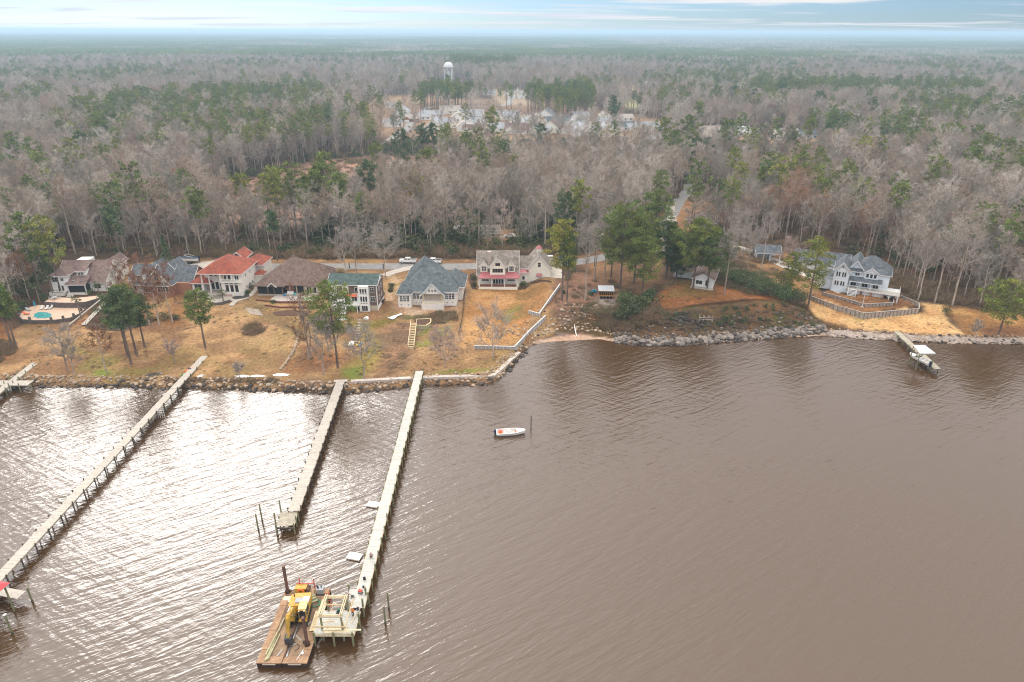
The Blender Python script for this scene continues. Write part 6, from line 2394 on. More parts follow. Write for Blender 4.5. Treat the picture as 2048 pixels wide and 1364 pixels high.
rail3('log_pile', 'short treated logs heaped behind the excavator on the barge', 'logs',
      [(onb(609, 1194 + k * 3.2, ZB + .16 + (k % 2) * .22), onb(628 + k * 1.5, 1187 + k * 2.6, ZB + .16 + (k % 2) * .22)) for k in range(6)], .15, 'pole_timber', 8, 'log')
w = thing('winch', 'yellow winch engine at the far end of the barge', 'winch', onb(605, 1184))
MB().box(-.95, .8, -.5, .5, .35, 1.15).build('engine_cover', 'cat_yellow', w)
MB().box(-1.1, 1.9, -.55, .55, 0, .34).build('skid', 'rust_edge', w)
MB().tube((.95, -.5, .7), (.95, .5, .7), .35, .35, 12).build('drum', 'rust_pipe', w)
MB().bar((-.4, .5, .3), (-.4, .5, 2.3), .12, .12).bar((1.8, .5, .3), (1.8, .5, 2.2), .12, .12).bar((-1, .5, 1.25), (1.8, .5, 1.25), .08, .08).build('guard_rail', 'red', w)
lb_ = thing('life_ring', 'orange life ring hung on the yellow winch', 'life ring', onb(604, 1188, ZB) + Vector((0, -.3, .75)))
mb = MB()
n, m = 16, 6
for i in range(n):
    for j in range(m):
        a, b_ = 2 * math.pi * i / n, 2 * math.pi * j / m
        rr = .42 + .15 * math.cos(b_)
        mb.v.append((rr * math.cos(a), .13 * math.sin(b_), rr * math.sin(a)))
mb.f = [(i * m + j, i * m + (j + 1) % m, ((i + 1) % n) * m + (j + 1) % m, ((i + 1) % n) * m + j) for i in range(n) for j in range(m)]
mb.mi = [0] * len(mb.f)
mb.build('ring', 'orange', lb_, True)
g = thing('pump', 'grey pump engine at the far right corner of the barge', 'pump', onb(642, 1186))
MB().box(-.5, .5, -.4, .5, .12, 1.0).build('casing', 'grey_paint', g)
MB().box(-.7, .7, -.6, .6, 0, .12).build('skid', 'black', g)
MB().tube((-.3, 0, 1.0), (-.5, 0, 1.5), .14, .12, 8).tube((.1, .2, 1.0), (.1, .2, 1.3), .1, .1, 6).build('pipe', 'dark_metal', g)
hs_ = thing('hose_coil', 'coil of green hose on the barge behind the frame', 'hose', onb(631, 1208))
mb = MB()
for k in range(3):
    for i in range(14):
        a, b_ = 2 * math.pi * i / 14, 2 * math.pi * (i + 1) / 14
        rr = .55 + .12 * k
        mb.tube((rr * math.cos(a), rr * math.sin(a), .08 + .09 * k), (rr * math.cos(b_), rr * math.sin(b_), .08 + .09 * k), .05, .05, 5, cap=False)
mb.build('hose', 'green_hose', hs_)
o = thing('plywood_sheet', 'pale plywood sheet behind the excavator', 'plywood', onb(577, 1199))
MB().box(-.8, 1.6, -.6, .6, .02, .1).build('sheet', 'plywood', o)
o = thing('scrap_pile', 'scattered brown planks at the far left corner of the barge', 'scrap timber', onb(588, 1186))
r = random.Random(3)
for k in range(8):
    a = r.uniform(-.5, .9)
    c = Vector((r.uniform(-.7, .7), r.uniform(-.4, .4), .08 + .05 * k))
    d = Vector((math.cos(a), math.sin(a), 0)) * r.uniform(.4, .9)
    MB().bar(c - d, c + d, .2, .06).build('plank', 'rust_edge' if k % 2 else 'timber_grey', o)
o = thing('bucket', 'small black bucket beside the near spud pipe', 'bucket', onb(609, 1287))
MB().lathe([(.16, 0), (.2, .4)], n=10).build('pail', 'black', o)
o = thing('rope', 'white rope and float lying near the front of the barge', 'rope', onb(603, 1307))
q = o.location.copy()
pts_ = [onb(x, y, ZB + .06) - q for x, y in ((593, 1320), (599, 1311), (604, 1303), (609, 1296), (612, 1293))]
mb = MB()
for a, b_ in zip(pts_, pts_[1:]):
    mb.tube(a, b_, .05, .05, 5)
mb.build('line', 'white_plastic', o)
MB().blob(onb(605, 1306, ZB + .15) - q, .22, .22, .15, 3, .1).build('float', 'white_plastic', o)

for i, (lb, px, py, rz, dims) in enumerate((('short timber block lying in the middle of the barge deck', 586, 1290, 20, (.5, .14, .14)), ('short timber block near the front left of the barge deck', 560, 1306, 70, (.6, .13, .12)),
                                            ('wet plank end lying right of the steel channels', 597, 1276, -40, (.7, .12, .06)), ('short timber block behind the excavator track', 618, 1248, 50, (.45, .15, .15)))):
    o = thing('timber_block', lb, 'timber block', onb(px, py), R(rz))
    MB().box(-dims[0], dims[0], -dims[1], dims[1], .01, dims[2]).build('block', 'timber_grey', o)
o = thing('cable', 'black cable snaking over the barge deck behind the steel channels', 'cable', onb(590, 1270))
q = o.location.copy()
pts_ = [onb(590 + 9 * math.sin(k * .9), 1302 - k * 5, ZB + .05) - q for k in range(12)]
mb = MB()
for a, b_ in zip(pts_, pts_[1:]):
    mb.tube(a, b_, .035, .035, 5)
mb.build('line', 'black', o)
# tools on the new pier
def box_tool(label, px, py, name, cat, parts):
    t_ = thing(name, label, cat, PZ(px, py, zD + .03), rng.uniform(-.5, .5))
    for pn, mt, *a in parts:
        MB().box(*a).build(pn, mt, t_)
    return t_


box_tool('red and grey generator on the new pier near the side landing', 721, 1186, 'generator', 'generator',
         [('frame', 'black', -.35, .35, -.25, .25, .03, .12), ('tank', 'red', -.3, .3, -.22, .22, .38, .6), ('engine', 'grey_paint', -.28, .28, -.2, .2, .12, .38)])
box_tool('black tool case farthest up the new pier', 729, 1159, 'tool_case', 'tool case', [('case', 'black', -.2, .2, -.15, .15, 0, .45), ('handle', 'dark_metal', -.1, .1, -.03, .03, .45, .52)])
box_tool('small black battery box just above the generator', 727, 1175, 'tool_case', 'tool case', [('case', 'black', -.15, .15, -.12, .12, 0, .3), ('handle', 'dark_metal', -.08, .08, -.02, .02, .3, .36)])
box_tool('black nail gun case on the small side landing', 706, 1195, 'tool_case', 'tool case', [('case', 'grey_paint', -.35, .3, -.15, .15, 0, .2), ('lid', 'black', -.3, .1, -.12, .2, .2, .32)])
box_tool('dark green chop saw standing under the timber frame', 677, 1225, 'chop_saw', 'saw', [('base', 'dark_metal', -.3, .3, -.3, .3, 0, .15), ('motor', 'green_hose', -.15, .2, -.1, .25, .15, .55), ('guard', 'black', -.05, .05, -.3, .15, .2, .6)])
ld = thing('step_ladder', 'red folding ladder leaning under the timber frame', 'ladder', PZ(655, 1219, .6))
for x in (-.22, .22):
    MB().bar((x, .8, 2.6), (x + .9, -1.0, 0), .07, .09).build('rail', 'red', ld)
for k in range(7):
    f_ = (k + .5) / 7
    MB().bar((-.22 + .9 * f_, .8 - 1.8 * f_, 2.6 - 2.6 * f_), (.22 + .9 * f_, .8 - 1.8 * f_, 2.6 - 2.6 * f_), .05, .04).build('rung', 'red', ld)

# ---------------------------------------------------------------- people at work
mk('skin', (0.44, 0.27, 0.20), 0.6)
mk('cloth_orange', (0.85, 0.22, 0.02), 0.8)
mk('cloth_navy', (0.03, 0.035, 0.06), 0.85)
mk('cloth_white', (0.70, 0.69, 0.66), 0.85)
mk('cloth_dark', (0.05, 0.05, 0.055), 0.85)
mk('cloth_brown', (0.27, 0.17, 0.15), 0.85)
mk('cloth_tan', (0.50, 0.36, 0.22), 0.85)
mk('hair_dark', (0.03, 0.022, 0.018), 0.7)


def person(label, loc, rz, pose, top, legs, hat=None):
    """A figure grown as one skin over a posed skeleton; face, fingers, shoes and hair included."""
    J = dict(pelvis=(0, 0, .95), waist=(0, -.01, 1.08), chest=(0, 0, 1.32), neck=(0, .01, 1.50), head=(0, -.01, 1.62), crown=(0, 0, 1.74),
             shl=(.19, 0, 1.43), ell=(.27, .02, 1.15), wrl=(.27, -.10, .92), shr=(-.19, 0, 1.43), elr=(-.27, .02, 1.15), wrr=(-.27, -.10, .92),
             hpl=(.10, 0, .90), knl=(.12, -.02, .50), anl=(.12, .02, .09), tol=(.13, -.16, .04), hpr=(-.10, 0, .90), knr=(-.12, -.02, .50), anr=(-.12, .02, .09), tor=(-.13, -.16, .04))
    J.update(pose)
    RAD = dict(pelvis=.15, waist=.135, chest=.165, neck=.06, head=.098, crown=.07, shl=.075, ell=.05, wrl=.034, shr=.075, elr=.05, wrr=.034,
               hpl=.10, knl=.066, anl=.045, tol=.04, hpr=.10, knr=.066, anr=.045, tor=.04)
    E = [('pelvis', 'waist'), ('waist', 'chest'), ('chest', 'neck'), ('neck', 'head'), ('head', 'crown'), ('chest', 'shl'), ('shl', 'ell'), ('ell', 'wrl'), ('chest', 'shr'), ('shr', 'elr'), ('elr', 'wrr'),
         ('pelvis', 'hpl'), ('hpl', 'knl'), ('knl', 'anl'), ('anl', 'tol'), ('pelvis', 'hpr'), ('hpr', 'knr'), ('knr', 'anr'), ('anr', 'tor')]
    for s in 'lr':                                   # palm, four fingers, thumb
        w_, e_ = Vector(J['wr' + s]), Vector(J['el' + s])
        d = (w_ - e_).normalized()
        side = d.cross(Vector((0, 1, .2))).normalized()
        J['pa' + s] = tuple(w_ + d * .07)
        RAD['pa' + s] = .032
        E.append(('wr' + s, 'pa' + s))
        for k, (of, L) in enumerate(((-.03, .06), (-.01, .075), (.01, .07), (.03, .055))):
            q = w_ + d * .10 + side * of
            J['f%d%s' % (k, s)] = tuple(q + d * L * .5)
            J['g%d%s' % (k, s)] = tuple(q + d * L * .8 + Vector((0, -.02, -.01)))
            RAD['f%d%s' % (k, s)] = .010
            RAD['g%d%s' % (k, s)] = .008
            E += [('pa' + s, 'f%d%s' % (k, s)), ('f%d%s' % (k, s), 'g%d%s' % (k, s))]
        J['th' + s] = tuple(w_ + d * .06 - side * .05 + Vector((0, -.03, 0)))
        RAD['th' + s] = .011
        E.append(('pa' + s, 'th' + s))
    names = list(J)
    me = bpy.data.meshes.new('body')
    me.from_pydata([J[k] for k in names], [(names.index(a), names.index(b_)) for a, b_ in E], [])
    o = bpy.data.objects.new('body', me)
    COL.objects.link(o)
    sk = o.modifiers.new('skin', 'SKIN')
    for i, k in enumerate(names):
        me.skin_vertices[0].data[i].radius = (RAD[k], RAD[k] * (.78 if k in ('waist', 'chest', 'pelvis') else 1))
        me.skin_vertices[0].data[i].use_root = (k == 'pelvis')
    o.modifiers.new('sub', 'SUBSURF').levels = 1
    dg = bpy.context.evaluated_depsgraph_get()
    nm = bpy.data.meshes.new_from_object(o.evaluated_get(dg))
    bpy.data.objects.remove(o)
    nm.name = 'body'
    nm.materials.clear()
    for m_n in ('skin', top, legs, 'rubber', 'hair_dark'):
        nm.materials.append(MT[m_n])
    grp = {'skin': ('neck', 'head', 'crown', 'wrl', 'wrr', 'pal', 'par', 'thl', 'thr'), top: ('waist', 'chest', 'shl', 'shr', 'ell', 'elr'), legs: ('pelvis', 'hpl', 'hpr', 'knl', 'knr'), 'rubber': ('anl', 'anr', 'tol', 'tor')}
    idx = {}
    for k in names:
        idx[k] = 0
        for gi, gk in enumerate(('skin', top, legs, 'rubber')):
            if k in grp[gk]:
                idx[k] = gi
    pv = [(Vector(J[k]), idx[k], RAD[k]) for k in names]
    hd_, cr_ = Vector(J['head']), Vector(J['crown'])
    upv = (cr_ - Vector(J['neck'])).normalized()
    for p in nm.polygons:
        c = p.center
        best = min(pv, key=lambda a: (a[0] - c).length - a[2])
        p.material_index = best[1]
        p.use_smooth = True
        if best[1] == 0 and (c - hd_).dot(upv) > .05:
            p.material_index = 4
    root = thing('person', label, 'person', loc, rz)
    link('body', nm, root)
    fw = Vector((0, -1, 0))
    fwd = (fw - upv * fw.dot(upv)).normalized() if abs(fw.dot(upv)) < .95 else Vector((0, 0, -1))
    nb_ = hd_ + fwd * .095
    MB().add([nb_ + Vector((-.014, 0, 0)), nb_ + Vector((.014, 0, 0)), nb_ + upv * .045, nb_ + fwd * .028 - upv * .004], [(0, 1, 3), (1, 2, 3), (2, 0, 3), (0, 2, 1)]).build('nose', 'skin', root)
    for s in (-1, 1):
        e = hd_ + fwd * .088 + upv * .03 + Vector((s * .035, 0, 0))
        MB().blob(e, .013, .010, .010, 1, 0, 6, 4).build('eye', 'black', root)
        MB().blob(hd_ + Vector((s * .098, 0, 0)), .018, .03, .04, 2, .05, 6, 4).build('ear', 'skin', root)
    if hat:
        MB().blob(cr_ - upv * .01, .115, .125, .075, 3, .02, 10, 6).blob(cr_ + fwd * .10 - upv * .03, .08, .09, .018, 4, .02, 8, 4).build('cap', hat, root)
    return root


person('worker in an orange shirt and dark trousers standing on the pier head', PZ(706, 1233, zD + .03), R(160), dict(wrl=(.22, -.26, 1.02), wrr=(-.22, -.24, 1.0)), 'cloth_orange', 'cloth_dark', 'white_plastic')
person('stooping worker in navy shirt and pale trousers beside the orange shirt', PZ(717, 1229, zD + .03), R(205),
       dict(pelvis=(0, .18, .86), waist=(0, .10, .98), chest=(0, -.14, 1.10), neck=(0, -.29, 1.16), head=(0, -.39, 1.15), crown=(0, -.49, 1.13), shl=(.19, -.22, 1.1), shr=(-.19, -.22, 1.1),
            ell=(.24, -.34, .86), wrl=(.20, -.44, .64), elr=(-.24, -.34, .86), wrr=(-.2, -.44, .64), hpl=(.1, .18, .82), hpr=(-.1, .18, .82), knl=(.13, .0, .46), knr=(-.13, .0, .46)), 'cloth_navy', 'cloth_white')
person('worker in a brown shirt and tan trousers leaning on the far frame corner', PZ(697, 1203, zD + .03), R(60),
       dict(chest=(0, -.10, 1.29), neck=(0, -.18, 1.44), head=(0, -.23, 1.55), crown=(0, -.25, 1.67), shl=(.19, -.12, 1.39), shr=(-.19, -.12, 1.39), ell=(.25, -.36, 1.36), wrl=(.18, -.55, 1.50), elr=(-.25, -.36, 1.34), wrr=(-.18, -.55, 1.46)),
       'cloth_brown', 'cloth_tan', 'cloth_brown')
person('crouching worker in a pinkish shirt alone on the new pier above the landing', PZ(742, 1117, zD + .03), R(170),
       dict(pelvis=(0, .12, .42), waist=(0, .08, .56), chest=(0, -.06, .76), neck=(0, -.14, .90), head=(0, -.20, 1.0), crown=(0, -.24, 1.11), shl=(.19, -.08, .86), shr=(-.19, -.08, .86), ell=(.26, -.3, .66), wrl=(.18, -.45, .48),
            elr=(-.26, -.3, .66), wrr=(-.18, -.45, .48), hpl=(.11, .1, .40), hpr=(-.11, .1, .40), knl=(.18, -.30, .48), knr=(-.18, -.30, .48), anl=(.15, .02, .09), anr=(-.15, .02, .09), tol=(.16, -.15, .04), tor=(-.16, -.15, .04)),
       'cloth_brown', 'cloth_dark')

# ---------------------------------------------------------------- boats and floats
mk('hull_white', (0.80, 0.79, 0.76), 0.35, var=0.05, scale=1, spec=.5)
mk('hull_inside', (0.66, 0.62, 0.55), 0.6, var=0.12, scale=2)
mk('navy', (0.02, 0.03, 0.07), 0.5)
mk('tarp_blue', (0.05, 0.075, 0.11), 0.7)


def hull(mb, L, Bm, D, flat_=.35, n=10, inner=False, z0=0.0, sheer=.25):
    """Open boat along +x, bow at +x: keel to gunwale sections."""
    secs = []
    for i in range(n + 1):
        f = i / n
        w_ = Bm / 2 * (1 - max(0, (f - .45) / .55) ** 2.4 * .86)
        zk = z0 + (max(0, (f - .6) / .4) ** 2) * D * .55
        zg = z0 + D * (1 + sheer * f * f)
        x = L * f
        secs.append([(x, -w_, zg), (x, -w_ * .86, z0 + zk * .3 + D * .35), (x, -w_ * flat_, zk + .02), (x, 0, zk), (x, w_ * flat_, zk + .02), (x, w_ * .86, z0 + zk * .3 + D * .35), (x, w_, zg)])
    vs = [p for s in secs for p in s]
    fs = [(i * 7 + j, (i + 1) * 7 + j, (i + 1) * 7 + j + 1, i * 7 + j + 1) for i in range(n) for j in range(6)]
    fs += [(6, 5, 4, 3, 2, 1, 0), tuple(n * 7 + j for j in range(7))]
    mb.add(vs, fs)
    return secs


def boat(name, label, loc, rz, L=6.4, Bm=2.2, D=.9, outboard='navy', console=True, cover=None, sc=1.0):
    root = thing(name, label, 'boat', loc, rz, sc=sc)
    mb = MB()
    secs = hull(mb, L, Bm, D)
    mb.build('hull', 'hull_white', root, False)
    fl = MB()
    n = len(secs)
    for i in range(n - 1):                             # the sole, and the gunwale rail
        a, b_ = secs[i], secs[i + 1]
        za, zb = D * .52, D * .52
        fl.add([(a[0][0], a[1][1], za), (a[0][0], a[5][1], za), (b_[0][0], b_[5][1], zb), (b_[0][0], b_[1][1], zb)], [(0, 1, 2, 3)])
    fl.build('floor', 'hull_inside', root)
    gn = MB()
    for i in range(n - 1):
        for k in (0, 6):
            gn.bar(secs[i][k], secs[i + 1][k], .14, .07)
    gn.bar(secs[0][0], secs[0][6], .14, .07).bar(secs[-1][0], secs[-1][6], .14, .07)
    gn.build('gunwale', 'white_paint', root)
    dk = MB()
    for i in range(n - 4, n - 1):
        a, b_ = secs[i], secs[i + 1]
        dk.add([a[0], a[6], b_[6], b_[0]], [(0, 1, 2, 3)])
    dk.build('foredeck', 'white_paint', root)
    if cover:
        cv = MB()
        for i in range(n - 1):
            a, b_ = secs[i], secs[i + 1]
            for s0, s1 in ((0, None), (None, 6)):
                h = .45
                A = [a[0], (a[0][0], 0, a[0][2] + h), (b_[0][0], 0, b_[0][2] + h), b_[0]] if s0 == 0 else [(a[0][0], 0, a[0][2] + h), a[6], b_[6], (b_[0][0], 0, b_[0][2] + h)]
                cv.add([(p[0], p[1] * 1.05, p[2] + .05) for p in A], [(0, 1, 2, 3)])
        cv.build('cover', cover, root)
    elif console:
        MB().box(L * .40, L * .50, -.35, .35, D * .5, D * 1.35).build('console', 'hull_white', root)
        MB().box(L * .50, L * .51, -.33, .33, D * 1.35, D * 1.75).build('windshield', 'glass', root)
        MB().box(L * .28, L * .33, -Bm * .38, Bm * .38, D * .5, D * .85).build('seat', 'white_plastic', root)
    if outboard:
        MB().box(-.55, -.08, -.22, .22, D * .75, D * 1.6).box(-.42, -.15, -.08, .08, -.5, D * .75).build('outboard', outboard, root)
    return root


a, b_ = PZ(993, 865, .5), PZ(1050, 862, .5)
sk = boat('skiff', 'white open skiff with outboard floating alone on the river', (a.x, a.y, -.18), math.atan2(b_.y - a.y, b_.x - a.x), (b_ - a).length, 2.1, .85)
for (x, y, mt, s) in ((.9, .2, 'red', .35), (4.4, .1, 'orange', .3)):
    o = thing('life_jacket', 'red cooler at the stern of the skiff' if mt == 'red' else 'orange life jacket in the bow of the skiff', 'cooler' if mt == 'red' else 'life jacket', (0, 0, 0))
    if mt == 'red':
        o.name = 'cooler'
        MB().box(-.4, .4, -.3, .3, 0, .38).build('tub', 'orange', o)
        MB().box(-.42, .42, -.32, .32, .38, .46).build('lid', 'red', o)
    else:
        MB().blob((-.16, 0, .1), .22, .3, .12, 5, .15).blob((.2, .05, .1), .2, .32, .12, 6, .15).build('vest', 'orange', o)
    w_ = Matrix.Translation(sk.location) @ Matrix.Rotation(sk.rotation_euler[2], 4, 'Z') @ Vector((x, y, .46))
    o.location = w_
    o.rotation_euler = (0, 0, sk.rotation_euler[2])

for lb, px, py in (('white plastic float drifting left of the new pier, the far one', 747, 1009), ('white plastic float drifting left of the new pier, the near one', 709, 1113)):
    p = PZ(px, py, .15)
    f = thing('float', lb, 'float', (p.x, p.y, 0), R(-14))
    MB().box(-1.15, 1.15, -.72, .72, -.1, .2).build('block', 'white_plastic', f)
    MB().box(-1.2, 1.2, -.77, .77, .2, .27).build('deck', 'white_plastic', f)

# eastern pier with its boat house
zE = 1.5
eA, eB = PZ(1794, 663, zE), PZ(1876, 738, zE)
pE = pier('pier', 'short pier with a metal roofed boat lift off the eastern sand', [tuple(eA[:2]), tuple(eB[:2])], 1.6, zE, 3.2, 'deck_old', 'pile_green', 'deck_old', (.5, .3), 21)
bh = thing('boat_lift', 'grey metal boat lift roof on tall piles beside the eastern pier', 'boathouse', (0, 0, 0))
zR = 5.0
rc = [PZ(1826, 690, zR + .5), PZ(1850, 690, zR + .5), PZ(1872, 707, zR), PZ(1840, 707, zR)]
MB().slab([(p.x, p.y, p.z) for p in rc][::-1], .14).build('roof', 'metal_grey', bh)
rb = MB()
for k in range(1, 10):
    p, q = rc[0].lerp(rc[1], k / 10), rc[3].lerp(rc[2], k / 10)
    rb.bar((p.x, p.y, p.z + .03), (q.x, q.y, q.z + .03), .06, .06)
rb.build('roof_rib', 'metal_grey', bh)['kind'] = 'stuff'
cen = (rc[0] + rc[1] + rc[2] + rc[3]) / 4
for p in rc:
    q = p.lerp(cen, .08)
    MB().tube((q.x, q.y, -1.5), (q.x, q.y, p.z - .12), .13, .12, 7).build('pile', 'pile_green', bh)
for a, b_ in ((0, 1), (1, 2), (2, 3), (3, 0)):
    MB().bar(rc[a].lerp(cen, .08) - Vector((0, 0, .3)), rc[b_].lerp(cen, .08) - Vector((0, 0, .3)), .1, .22).build('beam', 'lumber', bh)
for px_, py_, lb in ((1819, 722, 'left tall piling in front of the eastern boat lift'), (1829, 727, 'second tall piling in front of the eastern boat lift')):
    pole(lb, px_, py_ - 26, py_, .12)
eb = PZ(1841, 722, 1.6)
boat('lift_boat', 'small white boat with blue seats hanging in the eastern boat lift', (eb.x + 1.2, eb.y - 2.0, 1.3), R(110), 6.0, 2.2, .8, 'navy', True)
fp_ = PZ(1881, 738, 1.5)
o = thing('fish_station', 'tangle of white rods at the tip of the eastern pier', 'fishing rods', fp_)
for k in range(3):
    MB().tube((k * .15, 0, 0), (k * .15 + .3, .1, 2.6 - k * .4), .03, .02, 5).build('rod', 'steel', o)

# red roofed boat house at the lower left, half outside the picture
zR = 5.2
t0 = PZ(19, 1166, zR)
rh = thing('red_boathouse', 'boathouse with bright red roof cut by the left edge', 'boathouse', (t0.x, t0.y, 0), R(-12))
MB().slab([(-7.5, -5.6, zR), (0, -5.6, zR), (0, 0, zR), (-7.5, 0, zR)], .12).build('soffit', 'white_paint', rh)
MB().add([(-7.6, -5.7, zR + .003), (.05, -5.7, zR + .003), (.05, .05, zR + .003), (-7.6, .05, zR + .003), (-4.7, -2.8, zR + 1.3), (-2.8, -2.8, zR + 1.3)],
         [(0, 1, 5, 4), (1, 2, 5), (2, 3, 4, 5), (3, 0, 4), (3, 2, 1, 0)]).build('roof', 'roof_scarlet', rh)
for x, y in ((-.5, -.5), (-.5, -5.1), (-3.8, -5.1), (-7.0, -5.1), (-7.0, -.5), (-3.8, -.5)):
    MB().tube((x, y, -2), (x, y, zR - .1), .14, .13, 7).build('pile', 'pile_green', rh)
for y in (-.5, -5.1):
    MB().bar((-7.4, y, zR - .28), (-.2, y, zR - .28), .12, .24).build('beam', 'lumber', rh)
MB().box(-7.4, -.2, .3, 1.9, 1.6, 1.75).build('decking', 'deck_grey', rh)
lp = rh.location + Vector((-6.2, -3.4, 1.0))
boat('lift_boat', 'white boat stored under the red boathouse roof', lp, R(-6), 6.2, 2.2, .9, 'navy')
# boat lift frame and ladder on the long pier
p = PZ(310, 822, 1.9)
o = thing('kayak_launch', 'white tubular swim ladder fixed to the long pier', 'ladder', (p.x + .4, p.y, 1.9))
for x in (0, .5, 1.1, 1.6):
    MB().tube((x, -.1 * x, -1.8), (x, -.1 * x, .9), .05, .05, 6).build('rail', 'white_plastic', o)
for z in (-1.0, -.4, .2, .8):
    MB().tube((0, 0, z), (1.6, -.16, z), .04, .04, 6).build('rung', 'white_plastic', o)


def kayak(label, px, py, rz, mt, L=3.4, tilt=0.0, lift=.05):
    p = G(px, py, lift)
    o = thing('kayak', label, 'kayak', p, rz)
    mb = MB()
    for i in range(8):
        f0, f1 = i / 8, (i + 1) / 8
        w0, w1 = .36 * math.sin(math.pi * min(1, max(.04, f0))) ** .7, .36 * math.sin(math.pi * min(.96, max(.02, f1))) ** .7
        x0, x1 = (f0 - .5) * L, (f1 - .5) * L
        mb.add([(x0, -w0, .22), (x0, 0, .02), (x0, w0, .22), (x0, 0, .36), (x1, -w1, .22), (x1, 0, .02), (x1, w1, .22), (x1, 0, .36)],
               [(0, 1, 5, 4), (1, 2, 6, 5), (2, 3, 7, 6), (3, 0, 4, 7)])
    mb.build('hull', mt, o)
    MB().ring((0, 0), .45, .24, .30, .39, 10).build('cockpit', 'black', o)
    return o


mk('kayak_green', (0.14, 0.42, 0.10), 0.5)
mk('kayak_yellow', (0.78, 0.52, 0.06), 0.5)
mk('kayak_blue', (0.10, 0.24, 0.42), 0.5)
mk('teal', (0.10, 0.50, 0.50), 0.6)
kayak('orange kayak lying beside the long pier on the lawn', 380, 740, R(62), 'orange')
kayak('green kayak lying beside the long pier just below the orange one', 373, 748, R(60), 'kayak_green')
kayak('yellow kayak by the stepping stone path', 716, 689, R(85), 'kayak_yellow', 3.0)
kayak('blue kayak beside the yellow one', 721, 690, R(83), 'kayak_blue', 3.0)
for lb, px, py, L, rz in (('white upturned dinghy left of the stepping stone path', 703, 688, 3.0, 95), ('small white upturned dinghy below the three storey house', 733, 637, 1.9, 85)):
    o = thing('dinghy', lb, 'boat', G(px, py, .5), R(rz))
    mb = MB()
    hull(mb, L, 1.5, .55)
    mb.v = [(v[0] - L / 2, v[1], -v[2] + .05) for v in mb.v]
    mb.build('hull', 'hull_white', o)
    MB().bar((-L * .4, 0, .08), (L * .3, 0, .06), .06, .06).build('keel', 'white_plastic', o)
o = thing('tarpaulin', 'crumpled white tarpaulin on the grass left of the block house', 'tarpaulin', G(792, 634, .15), R(50))
mb = MB()
for i in range(7):
    for j in range(4):
        mb.v.append((-2.4 + i * .8, (-1 + j * .66) * (1.1 - .12 * i), rng.uniform(0, .4)))
mb.f = [(i * 4 + j, (i + 1) * 4 + j, (i + 1) * 4 + j + 1, i * 4 + j + 1) for i in range(6) for j in range(3)]
mb.mi = [0] * len(mb.f)
mb.build('sheet', 'white_plastic', o)

# ---------------------------------------------------------------- vehicles
mk('car_white', (0.78, 0.78, 0.78), 0.25, spec=.6)
mk('car_black', (0.025, 0.03, 0.035), 0.25, spec=.6)
mk('car_blue', (0.05, 0.10, 0.18), 0.3, spec=.6)
mk('car_silver', (0.55, 0.57, 0.60), 0.3, metal=.3)
mk('light_red', (0.5, 0.02, 0.02), 0.3)
mk('tyre', (0.02, 0.02, 0.02), 0.85)


